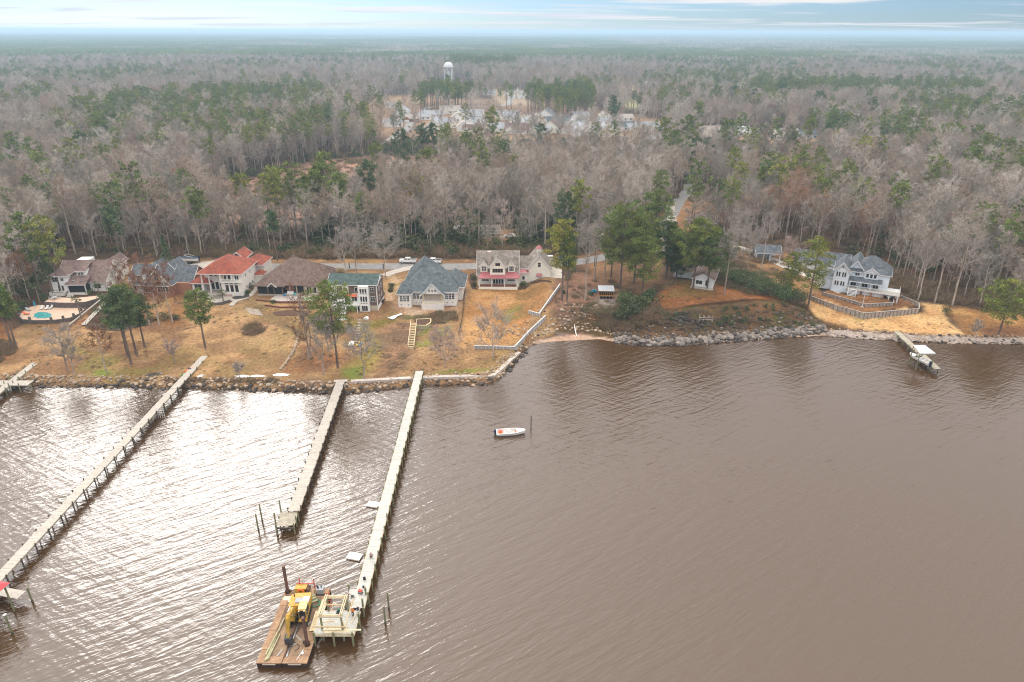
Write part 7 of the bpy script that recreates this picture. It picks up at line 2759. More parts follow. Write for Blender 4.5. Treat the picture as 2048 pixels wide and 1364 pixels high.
def car(name, label, cat, px, py, rz, paint_, kind='suv', loc=None):
    p = G(px, py, .12) if loc is None else Vector(loc)
    root = thing(name, label, cat, p, rz)
    L, Wd = dict(suv=(4.7, 1.86), pickup=(6.0, 2.0), van=(6.0, 2.0), sedan=(4.5, 1.78))[kind]
    low = {'suv': [(-2.35, .35), (2.3, .35), (2.35, .75), (2.2, 1.0), (1.2, 1.08), (-2.3, 1.12), (-2.37, .8)],
           'sedan': [(-2.25, .32), (2.2, .32), (2.25, .65), (2.1, .85), (1.0, .95), (-2.2, .98), (-2.27, .7)],
           'pickup': [(-3, .5), (2.95, .5), (3.0, .95), (2.9, 1.2), (1.5, 1.3), (-2.98, 1.28), (-3.0, .9)],
           'van': [(-3, .4), (2.9, .4), (3.0, .85), (2.8, 1.15), (2.2, 1.3), (-2.98, 1.3), (-3.0, .9)]}[kind]
    top = {'suv': [(1.2, 1.08), (.45, 1.66), (-2.0, 1.7), (-2.32, 1.12)], 'sedan': [(1.0, .95), (.2, 1.40), (-1.2, 1.42), (-1.9, .98)],
           'pickup': [(1.5, 1.3), (.8, 1.9), (-.95, 1.92), (-1.15, 1.28)], 'van': [(2.2, 1.3), (1.4, 2.15), (-2.9, 2.2), (-2.98, 1.3)]}[kind]

    def ext(pts, w0, w1=None):
        w1 = w0 if w1 is None else w1
        zs = [z for _, z in pts]
        z0, z1_ = min(zs), max(zs)
        ww = lambda z: (w0 + (w1 - w0) * (z - z0) / max(.01, z1_ - z0)) / 2
        n = len(pts)
        return [(x, -ww(z), z) for x, z in pts] + [(x, ww(z), z) for x, z in pts], [tuple(range(n)), tuple(range(2 * n - 1, n - 1, -1))] + [(i, i + n, (i + 1) % n + n, (i + 1) % n) for i in range(n)]
    MB().add(*ext(low, Wd, Wd * .96)).build('body', paint_, root)
    MB().add(*ext(top, Wd * .94, Wd * .78)).build('cabin', paint_, root)
    zt, zb = top[1][1], top[0][1]
    # glass: sides, windscreen, rear
    gb = MB()
    for s in (-1, 1):
        f = lambda x, t_: (x, s * (Wd * (.94 - .16 * t_) / 2 + .012), zb + (zt - zb) * t_)
        xa, xb = top[1][0], top[2][0]
        fa, fb = top[0][0], top[3][0]
        segs = [(0.06, .46), (.54, .94)] if kind != 'van' else [(.04, .2), (.26, .60), (.66, .96)]
        for u0, u1 in segs:
            q = [f(fa + (fb - fa) * u0 * 1.0 - (.12 if u0 < .1 else 0), .15), f(fa + (fb - fa) * u1, .15), f(xa + (xb - xa) * u1, .86), f(xa + (xb - xa) * u0, .86)]
            gb.add(q, [(0, 1, 2, 3) if s > 0 else (3, 2, 1, 0)])
    gb.build('side_window', 'glass', root)
    fw_ = lambda t_, y, of: (top[0][0] + (top[1][0] - top[0][0]) * t_ + of, y * Wd * (.86 - .14 * t_) / 2, zb + (zt - zb) * t_)
    MB().add([fw_(.1, -1, .02), fw_(.1, 1, .02), fw_(.92, 1, .02), fw_(.92, -1, .02)], [(0, 1, 2, 3)]).build('windscreen', 'glass', root)
    rw = lambda t_, y: (top[3][0] + (top[2][0] - top[3][0]) * t_ - .02, y * Wd * (.86 - .14 * t_) / 2, zb + (zt - zb) * t_)
    MB().add([rw(.2, 1), rw(.2, -1), rw(.9, -1), rw(.9, 1)], [(0, 1, 2, 3)]).build('rear_window', 'glass', root)
    wr_ = .36 if kind in ('suv', 'sedan') else .42
    for x in (-L * .31, L * .31):
        for s in (-1, 1):
            wl = MB().tube((0, -s * .02, 0), (0, s * .24, 0), wr_, wr_, 14).build('wheel', 'tyre', root)
            wl.location = (x, s * (Wd / 2 - .2), wr_ - .1)
            MB().tube((0, s * .241, 0), (0, s * .26, 0), wr_ * .6, wr_ * .55, 10).build('rim', 'car_silver', wl)
    for s in (-1, 1):
        MB().box(L / 2 - .04, L / 2 + .02, s * Wd * .36 - .16, s * Wd * .36 + .16, low[2][1] - .08, low[2][1] + .1).build('headlight', 'white_plastic', root)
        MB().box(-L / 2 - .03, -L / 2 + .04, s * Wd * .40 - .1, s * Wd * .40 + .1, low[-1][1] - .05, low[-1][1] + .2).build('tail_light', 'light_red', root)
    MB().box(L / 2 - .06, L / 2 + .05, -Wd * .46, Wd * .46, low[0][1] - .05, low[0][1] + .18).box(-L / 2 - .06, -L / 2 + .05, -Wd * .46, Wd * .46, low[0][1] - .05, low[0][1] + .18).build('bumper', 'dark_metal', root)
    if kind == 'pickup':
        MB().box(-2.85, -1.2, -.82, .82, 1.25, 1.32).build('bed', 'black', root)
        for s in (-1, 1):
            MB().box(-2.95, -1.15, s * .92 - .07, s * .92 + .07, 1.28, 1.42).build('bed_rail', paint_, root)
    return root


car('pickup_truck', 'white pickup truck on the road verge, the left one facing left', 'pickup', 816, 526, R(181), 'car_white', 'pickup')
car('pickup_truck', 'white pickup truck half hidden behind the blue grey roof peak', 'pickup', 866, 527, R(181), 'car_white', 'pickup')
car('parked_car', 'black car behind the cream house, leftmost of the three roadside cars', 'car', 1052, 522, R(190), 'car_black', 'suv')
car('parked_car', 'white car behind the cream garage peak with its tailgate side to the right', 'car', 1094, 521, R(180), 'car_white', 'suv')
car('parked_car', 'blue car on the verge right of the white one', 'car', 1125, 520, R(186), 'car_blue', 'suv')
vp = G(1528, 519, .15)
car('van', 'silver passenger van under the open carport', 'van', 0, 0, R(172), 'car_silver', 'van', loc=(vp.x, vp.y + 1.6, vp.z))
car('parked_car', 'white car in the clearing beside the brown cabin', 'car', 1020, 475, R(170), 'car_white', 'sedan')
car('parked_car', 'silver blue car at the bend of the side road', 'car', 1352, 352, R(120), 'car_silver', 'suv')
# camper
cp = thing('camper_trailer', 'white camper trailer parked among the trees left of the brown cabin', 'camper', G(928, 467, .1), R(12))
MB().box(-3.6, 3.6, -1.2, 1.2, .55, 3.0).add([(-3.6, -1.2, 1.0), (-4.3, -1.2, 1.6), (-4.1, -1.2, 2.8), (-3.6, -1.2, 3.0), (-3.6, 1.2, 1.0), (-4.3, 1.2, 1.6), (-4.1, 1.2, 2.8), (-3.6, 1.2, 3.0)],
                                            [(0, 1, 2, 3), (7, 6, 5, 4), (0, 4, 5, 1), (1, 5, 6, 2), (2, 6, 7, 3)]).build('body', 'car_white', cp)
for x in (-2.2, .3, 2.3):
    MB().box(x - .5, x + .5, -1.23, -1.2, 1.7, 2.3).build('window', 'glass', cp)
MB().box(-.9, -.35, -1.24, -1.2, .7, 2.5).build('door', 'white_paint', cp)
MB().box(-.2, .5, -.4, .4, 3.0, 3.25).build('roof_unit', 'white_plastic', cp)
for x in (.5, 1.4):
    MB().tube((x, -1.25, .35), (x, -1.0, .35), .35, .35, 12).build('wheel', 'tyre', cp)
# covered boat on its trailer
tb = boat('boat_on_trailer', 'boat under a dark cover on a trailer behind the brick house', G(398, 526, .9), R(184), 7.0, 2.4, 1.0, 'navy', False, 'tarp_blue')
for x in (2.2, 3.2):
    for s in (-1, 1):
        MB().tube((x, s * 1.0, -.55), (x, s * 1.22, -.55), .33, .33, 12).build('trailer_wheel', 'tyre', tb)
MB().bar((-.3, .5, -.3), (8.4, .1, -.3), .12, .14).bar((-.3, -.5, -.3), (8.4, -.1, -.3), .12, .14).build('trailer_frame', 'steel', tb)
MB().bar((1.5, -.9, 1.5), (4.2, -.9, 2.2), .08, .08).bar((1.5, .9, 1.5), (4.2, .9, 2.2), .08, .08).bar((4.2, -.9, 2.2), (4.2, .9, 2.2), .08, .08).build('tower', 'white_plastic', tb)
# dumpster
dp = thing('dumpster', 'open dark green dumpster with rusty inside behind the block house', 'dumpster', G(914, 559, .05), R(-4))
for x0, x1, y0, y1 in ((-1.3, -1.2, -2.8, 2.8), (1.2, 1.3, -2.8, 2.8), (-1.2, 1.2, -2.8, -2.7), (-1.2, 1.2, 2.7, 2.8)):
    MB().box(x0, x1, y0, y1, .1, 1.9).build('side', 'car_green' if False else 'green_dark', dp) if 'green_dark' in MT else MB().box(x0, x1, y0, y1, .1, 1.9).build('side', mk('green_dark', (0.03, 0.065, 0.045), .6), dp)
MB().box(-1.2, 1.2, -2.7, 2.7, .1, .5).build('floor', 'rust_pipe', dp)
# dark utility cart by the three storey house
ct = thing('utility_trailer', 'small dark utility trailer beside the three storey house', 'trailer', G(761, 606, .05), R(70))
MB().box(-1.7, 1.7, -.8, .8, .5, .62).build('bed', 'black', ct)
for y0, y1 in ((-.8, -.72), (.72, .8)):
    MB().box(-1.7, 1.7, y0, y1, .62, 1.0).build('side', 'dark_metal', ct)
for s in (-1, 1):
    MB().tube((.2, s * .85, .3), (.2, s * 1.05, .3), .3, .3, 12).build('wheel', 'tyre', ct)
# the orange slatted wagon
sw = thing('slatted_wagon', 'orange slatted wooden wagon with grey metal roof and four tyres in front', 'wagon', G(1212, 597, .05), R(-2))
MB().box(-2.2, 2.2, .1, 2.5, .5, .75).build('floor', 'lumber', sw)
MB().slab([(-2.45, -.3, 2.5), (2.45, -.3, 2.5), (2.45, 2.9, 3.2), (-2.45, 2.9, 3.2)], .08).build('roof', 'metal_grey', sw)
mk('wagon_orange', (0.50, 0.24, 0.07), 0.8, var=.2, scale=3)
for k in range(8):
    x = -2.2 + k * 4.4 / 7
    MB().box(x - .07, x + .07, .02, .12, .75, 2.5).build('slat', 'wagon_orange', sw)
MB().box(-2.25, 2.25, -.02, .019, .72, 1.05).build('front_board', 'wagon_orange', sw)
MB().box(-2.25, 2.25, -.02, .019, 2.2, 2.4).build('top_board', 'wagon_orange', sw)
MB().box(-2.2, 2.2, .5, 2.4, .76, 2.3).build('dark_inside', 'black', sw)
for k in range(4):
    MB().tube((-1.5 + k, -.35, .35), (-1.5 + k, -.1, .35), .38, .38, 14).build('tyre', 'tyre', sw)
# ---------------------------------------------------------------- trees one can tell apart
def top_h(p, py):
    return max(2.0, hpix(p, py))


PINE_NAMED = [  # base px, base py, crown top py, crown radius m, crown base, needles, lean, label
    (27, 699, 553, 3.0, .60, 'needles', 'left one of the two leaning pines at the far left of the lawn'),
    (34, 697, 572, 3.0, .60, 'needles', 'right one of the two leaning pines at the far left of the lawn'),
    (263, 729, 572, 4.2, .55, 'needles_deep', 'tall pine of the lawn group in front of the brick house, nearest the river'),
    (274, 711, 566, 4.0, .52, 'needles', 'full crowned pine in the middle of the group before the brick house'),
    (290, 695, 586, 3.6, .50, 'needles_deep', 'right hand pine of the group before the brick house'),
    (256, 713, 588, 3.4, .55, 'needles', 'left slim pine of the group before the brick house'),
    (411, 696, 579, 3.6, .48, 'needles', 'lone pine with drooping lower boughs before the red roofed villa'),
    (676, 736, 566, 5.6, .50, 'needles', 'tall pine in front of the three storey house'),
    (1124, 601, 441, 5.0, .44, 'needles_bright', 'bright yellow green pine by the upper white bulkhead'),
    (1134, 602, 470, 3.0, .60, 'needles', 'slim pine just right of the bright green one'),
    (1240, 580, 412, 8.6, .36, 'needles', 'great spreading pine above the slatted wagon'),
    (1268, 566, 426, 7.4, .34, 'needles', 'broad pine right behind the great spreading one'),
    (1300, 548, 384, 7.0, .44, 'needles', 'tall dark pine standing behind the great spreading one'),
    (1386, 577, 438, 7.0, .38, 'needles', 'big pine whose trunk stands left of the bungalow gable'),
    (1414, 578, 458, 7.4, .40, 'needles', 'big pine whose trunk stands before the bungalow gable'),
    (1352, 560, 470, 5.6, .22, 'needles_deep', 'dark low pine left of the bungalow'),
    (1616, 613, 474, 5.0, .30, 'needles', 'open crowned pine left of the timber terraces'),
    (1997, 669, 556, 7.0, .34, 'needles', 'wide dark pine alone on the right hand lawn'),
    (1284, 588, 474, 5.0, .30, 'needles', 'shorter bushy pine right below the great spreading one'),
    (1332, 556, 444, 5.0, .34, 'needles', 'pine filling the gap behind the dark low one'),
    (1222, 556, 446, 4.6, .40, 'needles', 'pine at the left shoulder of the great spreading one'),
    (1576, 592, 503, 2.6, .10, 'needles', 'young bushy pine at the end of the dark hedge'),
]
for i, (bx, by, ty, cr, cb, nd, lb) in enumerate(PINE_NAMED):
    p = G(bx, by, -.1)
    H = top_h(p, ty)
    tree_thing('pine_tree', lb, 'tree', pine(700 + i, H, cr, cb * .92, .16 + H * .008, int(30 + cr * (15 if 1200 < bx < 1430 else 11)), .38, 64, .02), ['bark_pine', nd], p, sc=1.0, group='pines on the lawns and banks')
PINE_WOOD = [  # crown centre x, top y, height, crown radius, needles, label
    (580, 354, 23, 4.2, 'needles', 'left pine of the trio above the hip roofed house'), (606, 352, 22, 3.6, 'needles', 'second pine of the trio above the hip roofed house'),
    (632, 330, 26, 4.8, 'needles', 'tallest pine of the trio above the hip roofed house'), (676, 349, 24, 2.6, 'needles', 'slim dark pine right of the trio in the wood'),
    (735, 322, 27, 4.8, 'needles_deep', 'large flat topped pine above the three storey house'), (825, 344, 22, 4.0, 'needles_bright', 'yellow green pine crown in the wood above the block house'),
    (750, 284, 22, 4.2, 'needles', 'pine at the right end of the brown clearing'), (855, 296, 24, 4.6, 'needles', 'leaning pine right of the brown clearing'),
    (803, 258, 28, 5.6, 'needles_deep', 'broad dark pine before the left of the far estate'), (845, 248, 26, 3.6, 'needles_deep', 'left of two slender pines before the far estate'),
    (865, 246, 27, 3.8, 'needles_deep', 'right of two slender pines before the far estate'), (985, 211, 30, 5.0, 'needles', 'lone tall pine in the middle of the far estate'),
    (1080, 248, 20, 5.0, 'needles_deep', 'round dark pine before the estate gables'), (1330, 236, 27, 7.0, 'needles', 'left mass of the great pine clump by the side road'),
    (1378, 232, 30, 7.0, 'needles', 'tallest of the great pine clump by the side road'), (1405, 276, 24, 6.5, 'needles_deep', 'low broad pine right of the great clump'),
    (1355, 262, 26, 6.0, 'needles', 'front pine of the great clump by the side road'), (1460, 240, 24, 5.0, 'needles_deep', 'round pine left of the wood edge houses'),
    (1530, 250, 22, 6.0, 'needles_deep', 'globe shaped pine between the wood edge houses'), (1590, 262, 18, 4.5, 'needles_deep', 'pine just right of the wood edge gable'),
    (1160, 362, 26, 3.8, 'needles', 'tall pine with two crown tufts left of the side road'), (1128, 382, 24, 3.4, 'needles_deep', 'darker pine left of the two tufted one'),
    (1230, 192, 26, 5.5, 'needles_deep', 'dark pine at the left of the green field'), (477, 348, 22, 4.0, 'needles', 'green pine in the wood above the brick house left part'),
    (388, 376, 24, 4.4, 'needles', 'round pine in the wood above the red roof'), (215, 408, 22, 3.6, 'needles_deep', 'flat topped dark pine above the brown roofed house'),
    (30, 414, 26, 5.0, 'needles', 'left pine of the pair at the left picture edge'), (75, 420, 25, 5.0, 'needles', 'right pine of the pair at the left picture edge'),
    (160, 262, 26, 6.0, 'needles_deep', 'dark pine group crown in the western wood'), (205, 248, 26, 5.0, 'needles_deep', 'tall pine beside the western dark crown'),
    (1850, 236, 24, 8.0, 'needles_bright', 'flat golden green pine on the right hand ridge'), (1910, 246, 24, 8.5, 'needles', 'wide golden pine right of the flat one'), (1960, 250, 23, 6.5, 'needles', 'third golden pine along the right ridge'),
    (1730, 272, 24, 6.5, 'needles_bright', 'golden pine left on the right hand wood'), (1765, 272, 24, 5.0, 'needles', 'darker pine beside the left golden one'), (1680, 260, 22, 3.5, 'needles_bright', 'small leaning golden pine'),
    (1300, 330, 16, 5.0, 'needles_deep', 'dark evergreen beside the side road cottage'), (1690, 232, 25, 6, 'needles_deep', 'small dark pine tuft in the right wood'),
    (1470, 172, 26, 6, 'needles_deep', 'left of four spaced pine crowns in the right wood'), (1510, 178, 26, 6, 'needles_deep', 'second of four spaced pine crowns in the right wood'),
    (1565, 168, 27, 7, 'needles_deep', 'third and broadest of four spaced pine crowns in the right wood'), (1640, 182, 26, 6, 'needles_deep', 'fourth of four spaced pine crowns in the right wood'),
    (540, 420, 18, 2.2, 'needles_deep', 'narrow dark evergreen draped trunk left of the trio'), (322, 464, 15, 2.6, 'needles_deep', None),
]
for i, (px, ty, H, cr, nd, lb) in enumerate(PINE_WOOD):
    z = 5.5
    p = PZ(px, ty, z + H)
    p.z = gz(p.x, p.y) - .1
    if lb is None:
        tree_thing('cedar_tree', 'pointed dark green cedar behind the brick house', 'tree', leafball(790, 3.4, H / 2, 900, .5, conic=True), ['bark_pine', 'needles_deep'], p)
        continue
    tree_thing('pine_tree', lb, 'tree', pine(750 + i, H, cr, .58 if cr < 5 else .42, .28, int(20 + cr * 5), .5 + p.y * .0006, 38, .03), ['bark_pine', nd], p, group='landmark pines of the wood')

BARE_NAMED = [  # base, top, spread, base frac, twig mat, limbs, up, label
    (137, 746, 648, 3.6, .30, 'twigs_pale', .5, 'pale leafless cypress on the left lawn by the far left pier'),
    (151, 751, 680, 2.2, .30, 'twigs_pale', .6, 'thin leafless tree just right of the pale cypress'),
    (214, 745, 640, 3.0, .40, 'twigs_rust', .35, 'leafless tree holding rusty leaves on the left lawn'),
    (350, 727, 682, 2.0, .30, 'twigs_pink', .9, 'small pinkish leafless tree left of the long pier'),
    (618, 719, 572, 3.6, .22, 'twigs_rust', .5, 'tall feathery reddish bare tree before the hip roofed house'),
    (624, 716, 600, 2.8, .40, 'twigs_pale', .5, 'pale trunk standing close beside the reddish bare tree'),
    (648, 750, 628, 3.2, .35, 'twigs_pale', .6, 'pale bare tree nearest the river before the three storey house'),
    (672, 717, 640, 3.0, .45, 'twigs_pale', .6, 'dark forked bare trunk left of the tall pine'),
    (656, 703, 625, 2.6, .40, 'twigs_pale', .6, 'slim bare trunk behind the forked one'),
    (728, 758, 650, 4.2, .30, 'twigs_pale', .8, 'bare tree by the seawall left of the new pier'),
    (889, 731, 664, 4.6, .12, 'twigs_pink', .7, 'wide fan shaped bare tree on the lawn right of the new pier'),
    (985, 714, 622, 5.0, .14, 'twigs_pale', .7, 'spreading pale bare tree inside the lower white bulkhead'),
    (480, 757, 730, 1.6, .4, 'twigs_pale', .7, 'tiny bare sapling on the riprap edge'),
    (691, 549, 455, 3.4, .25, 'twigs_pale', .5, 'leaning pale tree left of the trio beside the road'),
    (713, 549, 457, 4.4, .40, 'twigs_pale', .8, 'pale rounded bare tree in the middle of the roadside trio'),
    (772, 557, 462, 6.0, .38, 'twigs_pale', .8, 'big candelabra bare tree right of the roadside trio'),
    (1170, 601, 440, 4.6, .50, 'twigs_pale', .8, 'pale bare tree with crooked trunk above the rubble cove'),
    (1190, 560, 445, 4.6, .50, 'twigs_pale', .7, 'grey bare tree between the cove tree and the great pine'),
    (1209, 558, 428, 5.0, .42, 'twigs_pale', .9, 'tall fan of bare branches left of the great pine'),
    (1448, 590, 445, 4.2, .45, 'twigs_pale', .8, 'tall pale bare tree rising out of the dark hedge'),
    (1522, 545, 420, 3.2, .55, 'twigs_pale', .7, 'dark straight trunk in front of the carport'),
    (1492, 562, 450, 3.8, .50, 'twigs_pale', .8, 'bare tree at the hedge left of the carport'),
    (1570, 575, 470, 3.0, .50, 'twigs_pink', .7, 'bare tree with reddish crown between carport and garage'),
    (1470, 520, 418, 4.6, .40, 'twigs_pale', .8, 'spreading bare tree beside the carport drive'),
    (268, 641, 520, 3.2, .35, 'twigs_rust', .5, 'reddish bare tree left in front of the brick house'),
    (300, 650, 500, 4.0, .35, 'twigs_rust', .5, 'big reddish bare tree in front of the brick house'),
    (319, 651, 530, 3.0, .35, 'twigs_rust', .5, 'reddish bare tree right of the big one'),
    (345, 645, 520, 3.4, .30, 'twigs_rust', .25, 'tree with clinging rusty leaves right in front of the brick house'),
    (240, 605, 530, 3.4, .30, 'twigs_pale', .6, 'bare grey tree between the white and the brick house'),
    (60, 600, 500, 3.6, .40, 'twigs_rust', .7, 'bare tree above the palms left of the pool'),
    (1950, 678, 640, 1.6, .3, 'twigs_pale', .7, 'thin bare sapling left of the right hand pine'),
    (1835, 600, 470, 4.0, .45, 'twigs_pale', .8, 'pale bare tree at the wood edge right of the terraces'),
    (1905, 610, 440, 4.4, .50, 'twigs_pale', .8, 'tall pale bare tree at the wood edge above the right lawn'),
    (1870, 604, 455, 4.2, .48, 'twigs_pale', .8, 'leaning pale bare tree between the two wood edge ones'),
]
for i, (bx, by, ty, sp, bs, tm, up, lb) in enumerate(BARE_NAMED):
    p = G(bx, by, -.1)
    H = top_h(p, ty)
    big = sp > 2.9
    tree_thing('bare_tree', lb, 'tree', hardwood(850 + i, H, sp, bs, .10 + H * .008, 14 if big else 9, 6, 9, .085, up, .04, 3),
               ['bark_grey', tm], p, rz=i * .7, group='leafless trees on the lawns and road edge')


def palm(seed, H, n=26):
    r = random.Random(seed)
    T, C = MB(), MB()
    for k in range(4):
        T.tube((0, 0, H * k / 4 - (.3 if k == 0 else 0)), (0, 0, H * (k + 1) / 4), .22 - .02 * k, .20 - .02 * k, 7, cap=False)
    for i in range(n):
        a = i * 2.4
        el = r.uniform(-.7, 1.1)
        d = Vector((math.cos(a) * math.cos(el), math.sin(a) * math.cos(el), math.sin(el)))
        L = r.uniform(1.1, 1.7)
        c = Vector((0, 0, H)) + d * L * .6
        s0 = r.uniform(.7, 1.3)
        for k in range(9):
            t_ = (k - 4) / 4
            s = d.cross(Vector((0, 0, 1))).normalized()
            tri(C, c, (d + s * t_ * 1.2 - Vector((0, 0, .25 + .2 * abs(t_)))).normalized(), L * .7 * (1 - .3 * abs(t_)), .14, r, (s0, s0, s0 * .9))
        C.tube(Vector((0, 0, H)), c, .03, .02, 3, cap=False)
    return T, C


for i, (px, py, ty, lb) in enumerate([(163, 638, 590, 'palm on the upper pool terrace edge'), (80, 606, 565, 'shaggy palm at the left end of the pool'), (107, 592, 550, 'palm close to the left corner of the brown roofed house'),
                                      (199, 590, 562, 'palm before the right window of the brown roofed house'), (447, 603, 580, 'small palm on the terrace of the red roofed villa'), (60, 600, 560, 'leftmost palm above the pool loungers')]):
    p = G(px, py, -.05)
    tree_thing('palm_tree', lb, 'palm', palm(60 + i, top_h(p, ty) - .9), ['bark_palm', 'palm_leaf'], p, group='palms by the pool and villa')

# bushes one can tell apart
BUSH = [(500, 580, 2.2, 2.4, 'dark round bush at the right wall of the villa'), (493, 588, 1.4, 1.2, 'bright green low bush by the villa path'), (386, 548, 1.6, 1.6, 'clipped dark bush beside the villa drive'),
        (950, 572, 1.4, 1.6, 'green shrub at the left porch corner of the cream house'), (948, 560, 1.6, 1.4, 'dark shrub row end left of the cream house'), (1048, 574, 1.7, 1.9, 'round dark bush at the right porch corner of the cream house'),
        (1142, 552, 2.4, 3.2, 'tall dark evergreen bush right of the cream garage'), (1136, 560, 1.4, 1.4, 'low green bush under the tall evergreen one'), (1128, 586, 1.0, .9, 'small dark bush by the bulkhead top'),
        (1175, 625, 3.4, 1.8, 'wide olive bush above the rubble cove'), (1290, 606, 3.0, 2.0, 'dark green bush at the edge of the orange lawn'), (1258, 624, 3.4, 4.2, 'vine grown thicket below the great pine'),
        (1248, 606, 3.0, 5.2, 'tall ivy mass around the great pine trunk'), (1272, 618, 3.0, 2.6, 'tangled dark bush right of the ivy mass'), (1182, 590, 1.6, 1.6, 'dark bush left of the slatted wagon'), (1244, 592, 1.6, 2.2, 'dark bush right of the slatted wagon'),
        (655, 662, 2.8, 1.2, 'low green hedge left below the three storey house'), (700, 658, 2.8, 1.3, 'low green hedge right below the three storey house'), (765, 590, 1.0, 1.2, 'small green shrub at the right wall of the three storey house'),
        (784, 574, 1.5, 1.4, 'dark green shrub, upper one of two left of the block house'), (781, 583, 1.4, 1.3, 'dark green shrub, lower one of two left of the block house'), (1893, 628, 2.4, 2.6, 'golden green bush at the corner of the right lawn'),
        (330, 640, 3.2, 1.6, 'dark green bush under the reddish bare trees'), (350, 638, 2.0, 1.2, 'light green bush right of the dark one under the bare trees'), (90, 600, 2.2, 2.0, 'dark bush between the palms'), (55, 612, 2.6, 2.2, 'dense bush left of the pool'),
        (30, 596, 3.0, 2.6, 'large olive bush at the far left above the lawn'), (182, 587, 2.0, 1.2, 'dark low hedge under the right window of the brown roofed house'), (1155, 500, 3.0, 3.4, 'dark evergreen bush by the road bend'), (1180, 504, 3.0, 2.6, 'second dark evergreen bush by the road bend'),
        (681, 545, 1.6, 1.8, 'pampas like golden bush at the roadside'), (546, 606, 1.0, .9, 'small bush on the terrace of the hip roofed house')]
for i, (px, py, rx, rz_, lb) in enumerate(BUSH):
    p = G(px, py, -.05)
    tree_thing('bush', lb, 'bush', leafball(1000 + i, rx * .8, rz_ * .62, int(200 + 60 * rx), .30), ['bark_grey', 'grass_tuft' if 'golden bush at' in lb else 'leaves'], p, group='bushes in the gardens', pnames=('stems', 'foliage'))
HEDGE = [(1440, 560), (1458, 566), (1476, 572), (1492, 577), (1508, 583), (1524, 588), (1540, 592), (1556, 597), (1570, 602), (1584, 606), (1598, 604), (1450, 552), (1470, 558), (1490, 564), (1512, 570), (1534, 578), (1556, 586)]
for i, (px, py) in enumerate(HEDGE):
    p = G(px, py, -.05)
    tree_thing('hedge_bush', 'dark evergreen bush in the long row right of the orange lawn', 'bush', leafball(1100 + i, 3.3, 2.9, 620, .36), ['bark_grey', 'needles_deep' if i % 3 else 'leaves'], p, group='row of dark bushes beside the orange lawn', pnames=('stems', 'foliage'))


def scatter_in(poly_px, n, seed):
    P = GP(poly_px)
    r = np.random.RandomState(seed)
    x0, x1, y0, y1 = min(p[0] for p in P), max(p[0] for p in P), min(p[1] for p in P), max(p[1] for p in P)
    x, y = x0 + (x1 - x0) * r.rand(n * 6), y0 + (y1 - y0) * r.rand(n * 6)
    k = np.where(inside(x, y, P))[0][:n]
    return x[k], y[k]


def strew(name, key, poly, n, lo, hi, seed, label=None, squash=None):
    x, y = scatter_in(poly, n, seed)
    r = np.random.RandomState(seed + 1)
    s = lo + (hi - lo) * r.rand(len(x))
    return spread_stuff(name, key, x, y, s, label, None if squash is None else np.full(len(x), squash))


# the brushy verge across the road, and scrub elsewhere
strew('roadside_brush', 'brush', [(395, 512), (520, 515), (700, 516), (930, 514), (1050, 513), (1150, 508), (1150, 484), (930, 490), (700, 492), (520, 492), (395, 500)], 420, .8, 1.5, 41)
strew('roadside_bushes', 'bush', [(520, 512), (700, 512), (930, 510), (1050, 510), (1150, 504), (1150, 486), (930, 490), (700, 492), (520, 492)], 70, .7, 1.2, 43)
strew('evergreen_thicket', 'bush', [(640, 500), (960, 498), (960, 450), (640, 445)], 95, 1.2, 2.8, 44)
strew('bend_thicket', 'bush', [(1040, 500), (1200, 500), (1220, 410), (1060, 400)], 60, 1.2, 3.0, 46)
strew('pine_grove', 'pine', [(838, 220), (850, 208), (940, 208), (948, 218), (940, 226), (850, 226)], 80, .9, 1.15, 91)
strew('pine_grove', 'pine', [(1050, 234), (1062, 212), (1180, 212), (1195, 236), (1150, 242)], 130, .9, 1.2, 93)
strew('bluff_scrub', 'brush', [(1180, 636), (1310, 624), (1400, 616), (1500, 610), (1600, 620), (1680, 654), (1600, 662), (1500, 668), (1400, 674), (1240, 672)], 240, .2, .48, 45)
strew('bluff_greenery', 'bush', [(1230, 640), (1310, 626), (1400, 620), (1500, 612), (1600, 622), (1640, 646), (1500, 654), (1300, 660)], 26, .2, .42, 47)
strew('cove_scrub', 'brush', [(1105, 580), (1150, 560), (1230, 560), (1300, 600), (1240, 655), (1165, 650), (1105, 655)], 80, .2, .55, 49)
strew('eastern_scrub', 'brush', [(1320, 480), (1450, 490), (1570, 520), (1600, 560), (1520, 560), (1440, 545), (1330, 540)], 120, .4, 1.1, 51)
strew('wall_side_brush', 'brush', [(1790, 575), (1850, 600), (1900, 606), (2060, 626), (2060, 606), (1900, 580), (1800, 545)], 150, .5, 1.2, 53)
x, y = scatter_in([(-200, 705), (0, 668), (60, 648), (240, 610), (380, 600), (520, 606), (650, 640), (920, 650), (1050, 590), (1090, 570), (1060, 640), (1030, 700), (985, 742), (700, 752), (0, 752), (-200, 760)], 1700, 81)
kk = fnoise(x, y, 8, 130) > .47
spread_stuff('dry_grass_tufts', 'brush', x[kk], y[kk], .07 + .13 * nrs.rand(kk.sum()))
x, y = scatter_in([(1320, 600), (1440, 555), (1500, 565), (1600, 604), (1640, 640), (1780, 650), (1900, 640), (2100, 650), (2100, 672), (1900, 664), (1680, 652), (1500, 598), (1350, 612)], 500, 83)
spread_stuff('dry_grass_tufts', 'brush', x, y, .06 + .12 * nrs.rand(len(x)))
strew('point_thicket', 'bush', [(1246, 612), (1300, 596), (1312, 612), (1262, 644), (1236, 640)], 26, .5, 1.3, 48)
strew('hedge_brush', 'brush', [(1436, 548), (1500, 562), (1600, 596), (1600, 612), (1500, 586), (1436, 570)], 90, .6, 1.3, 52)
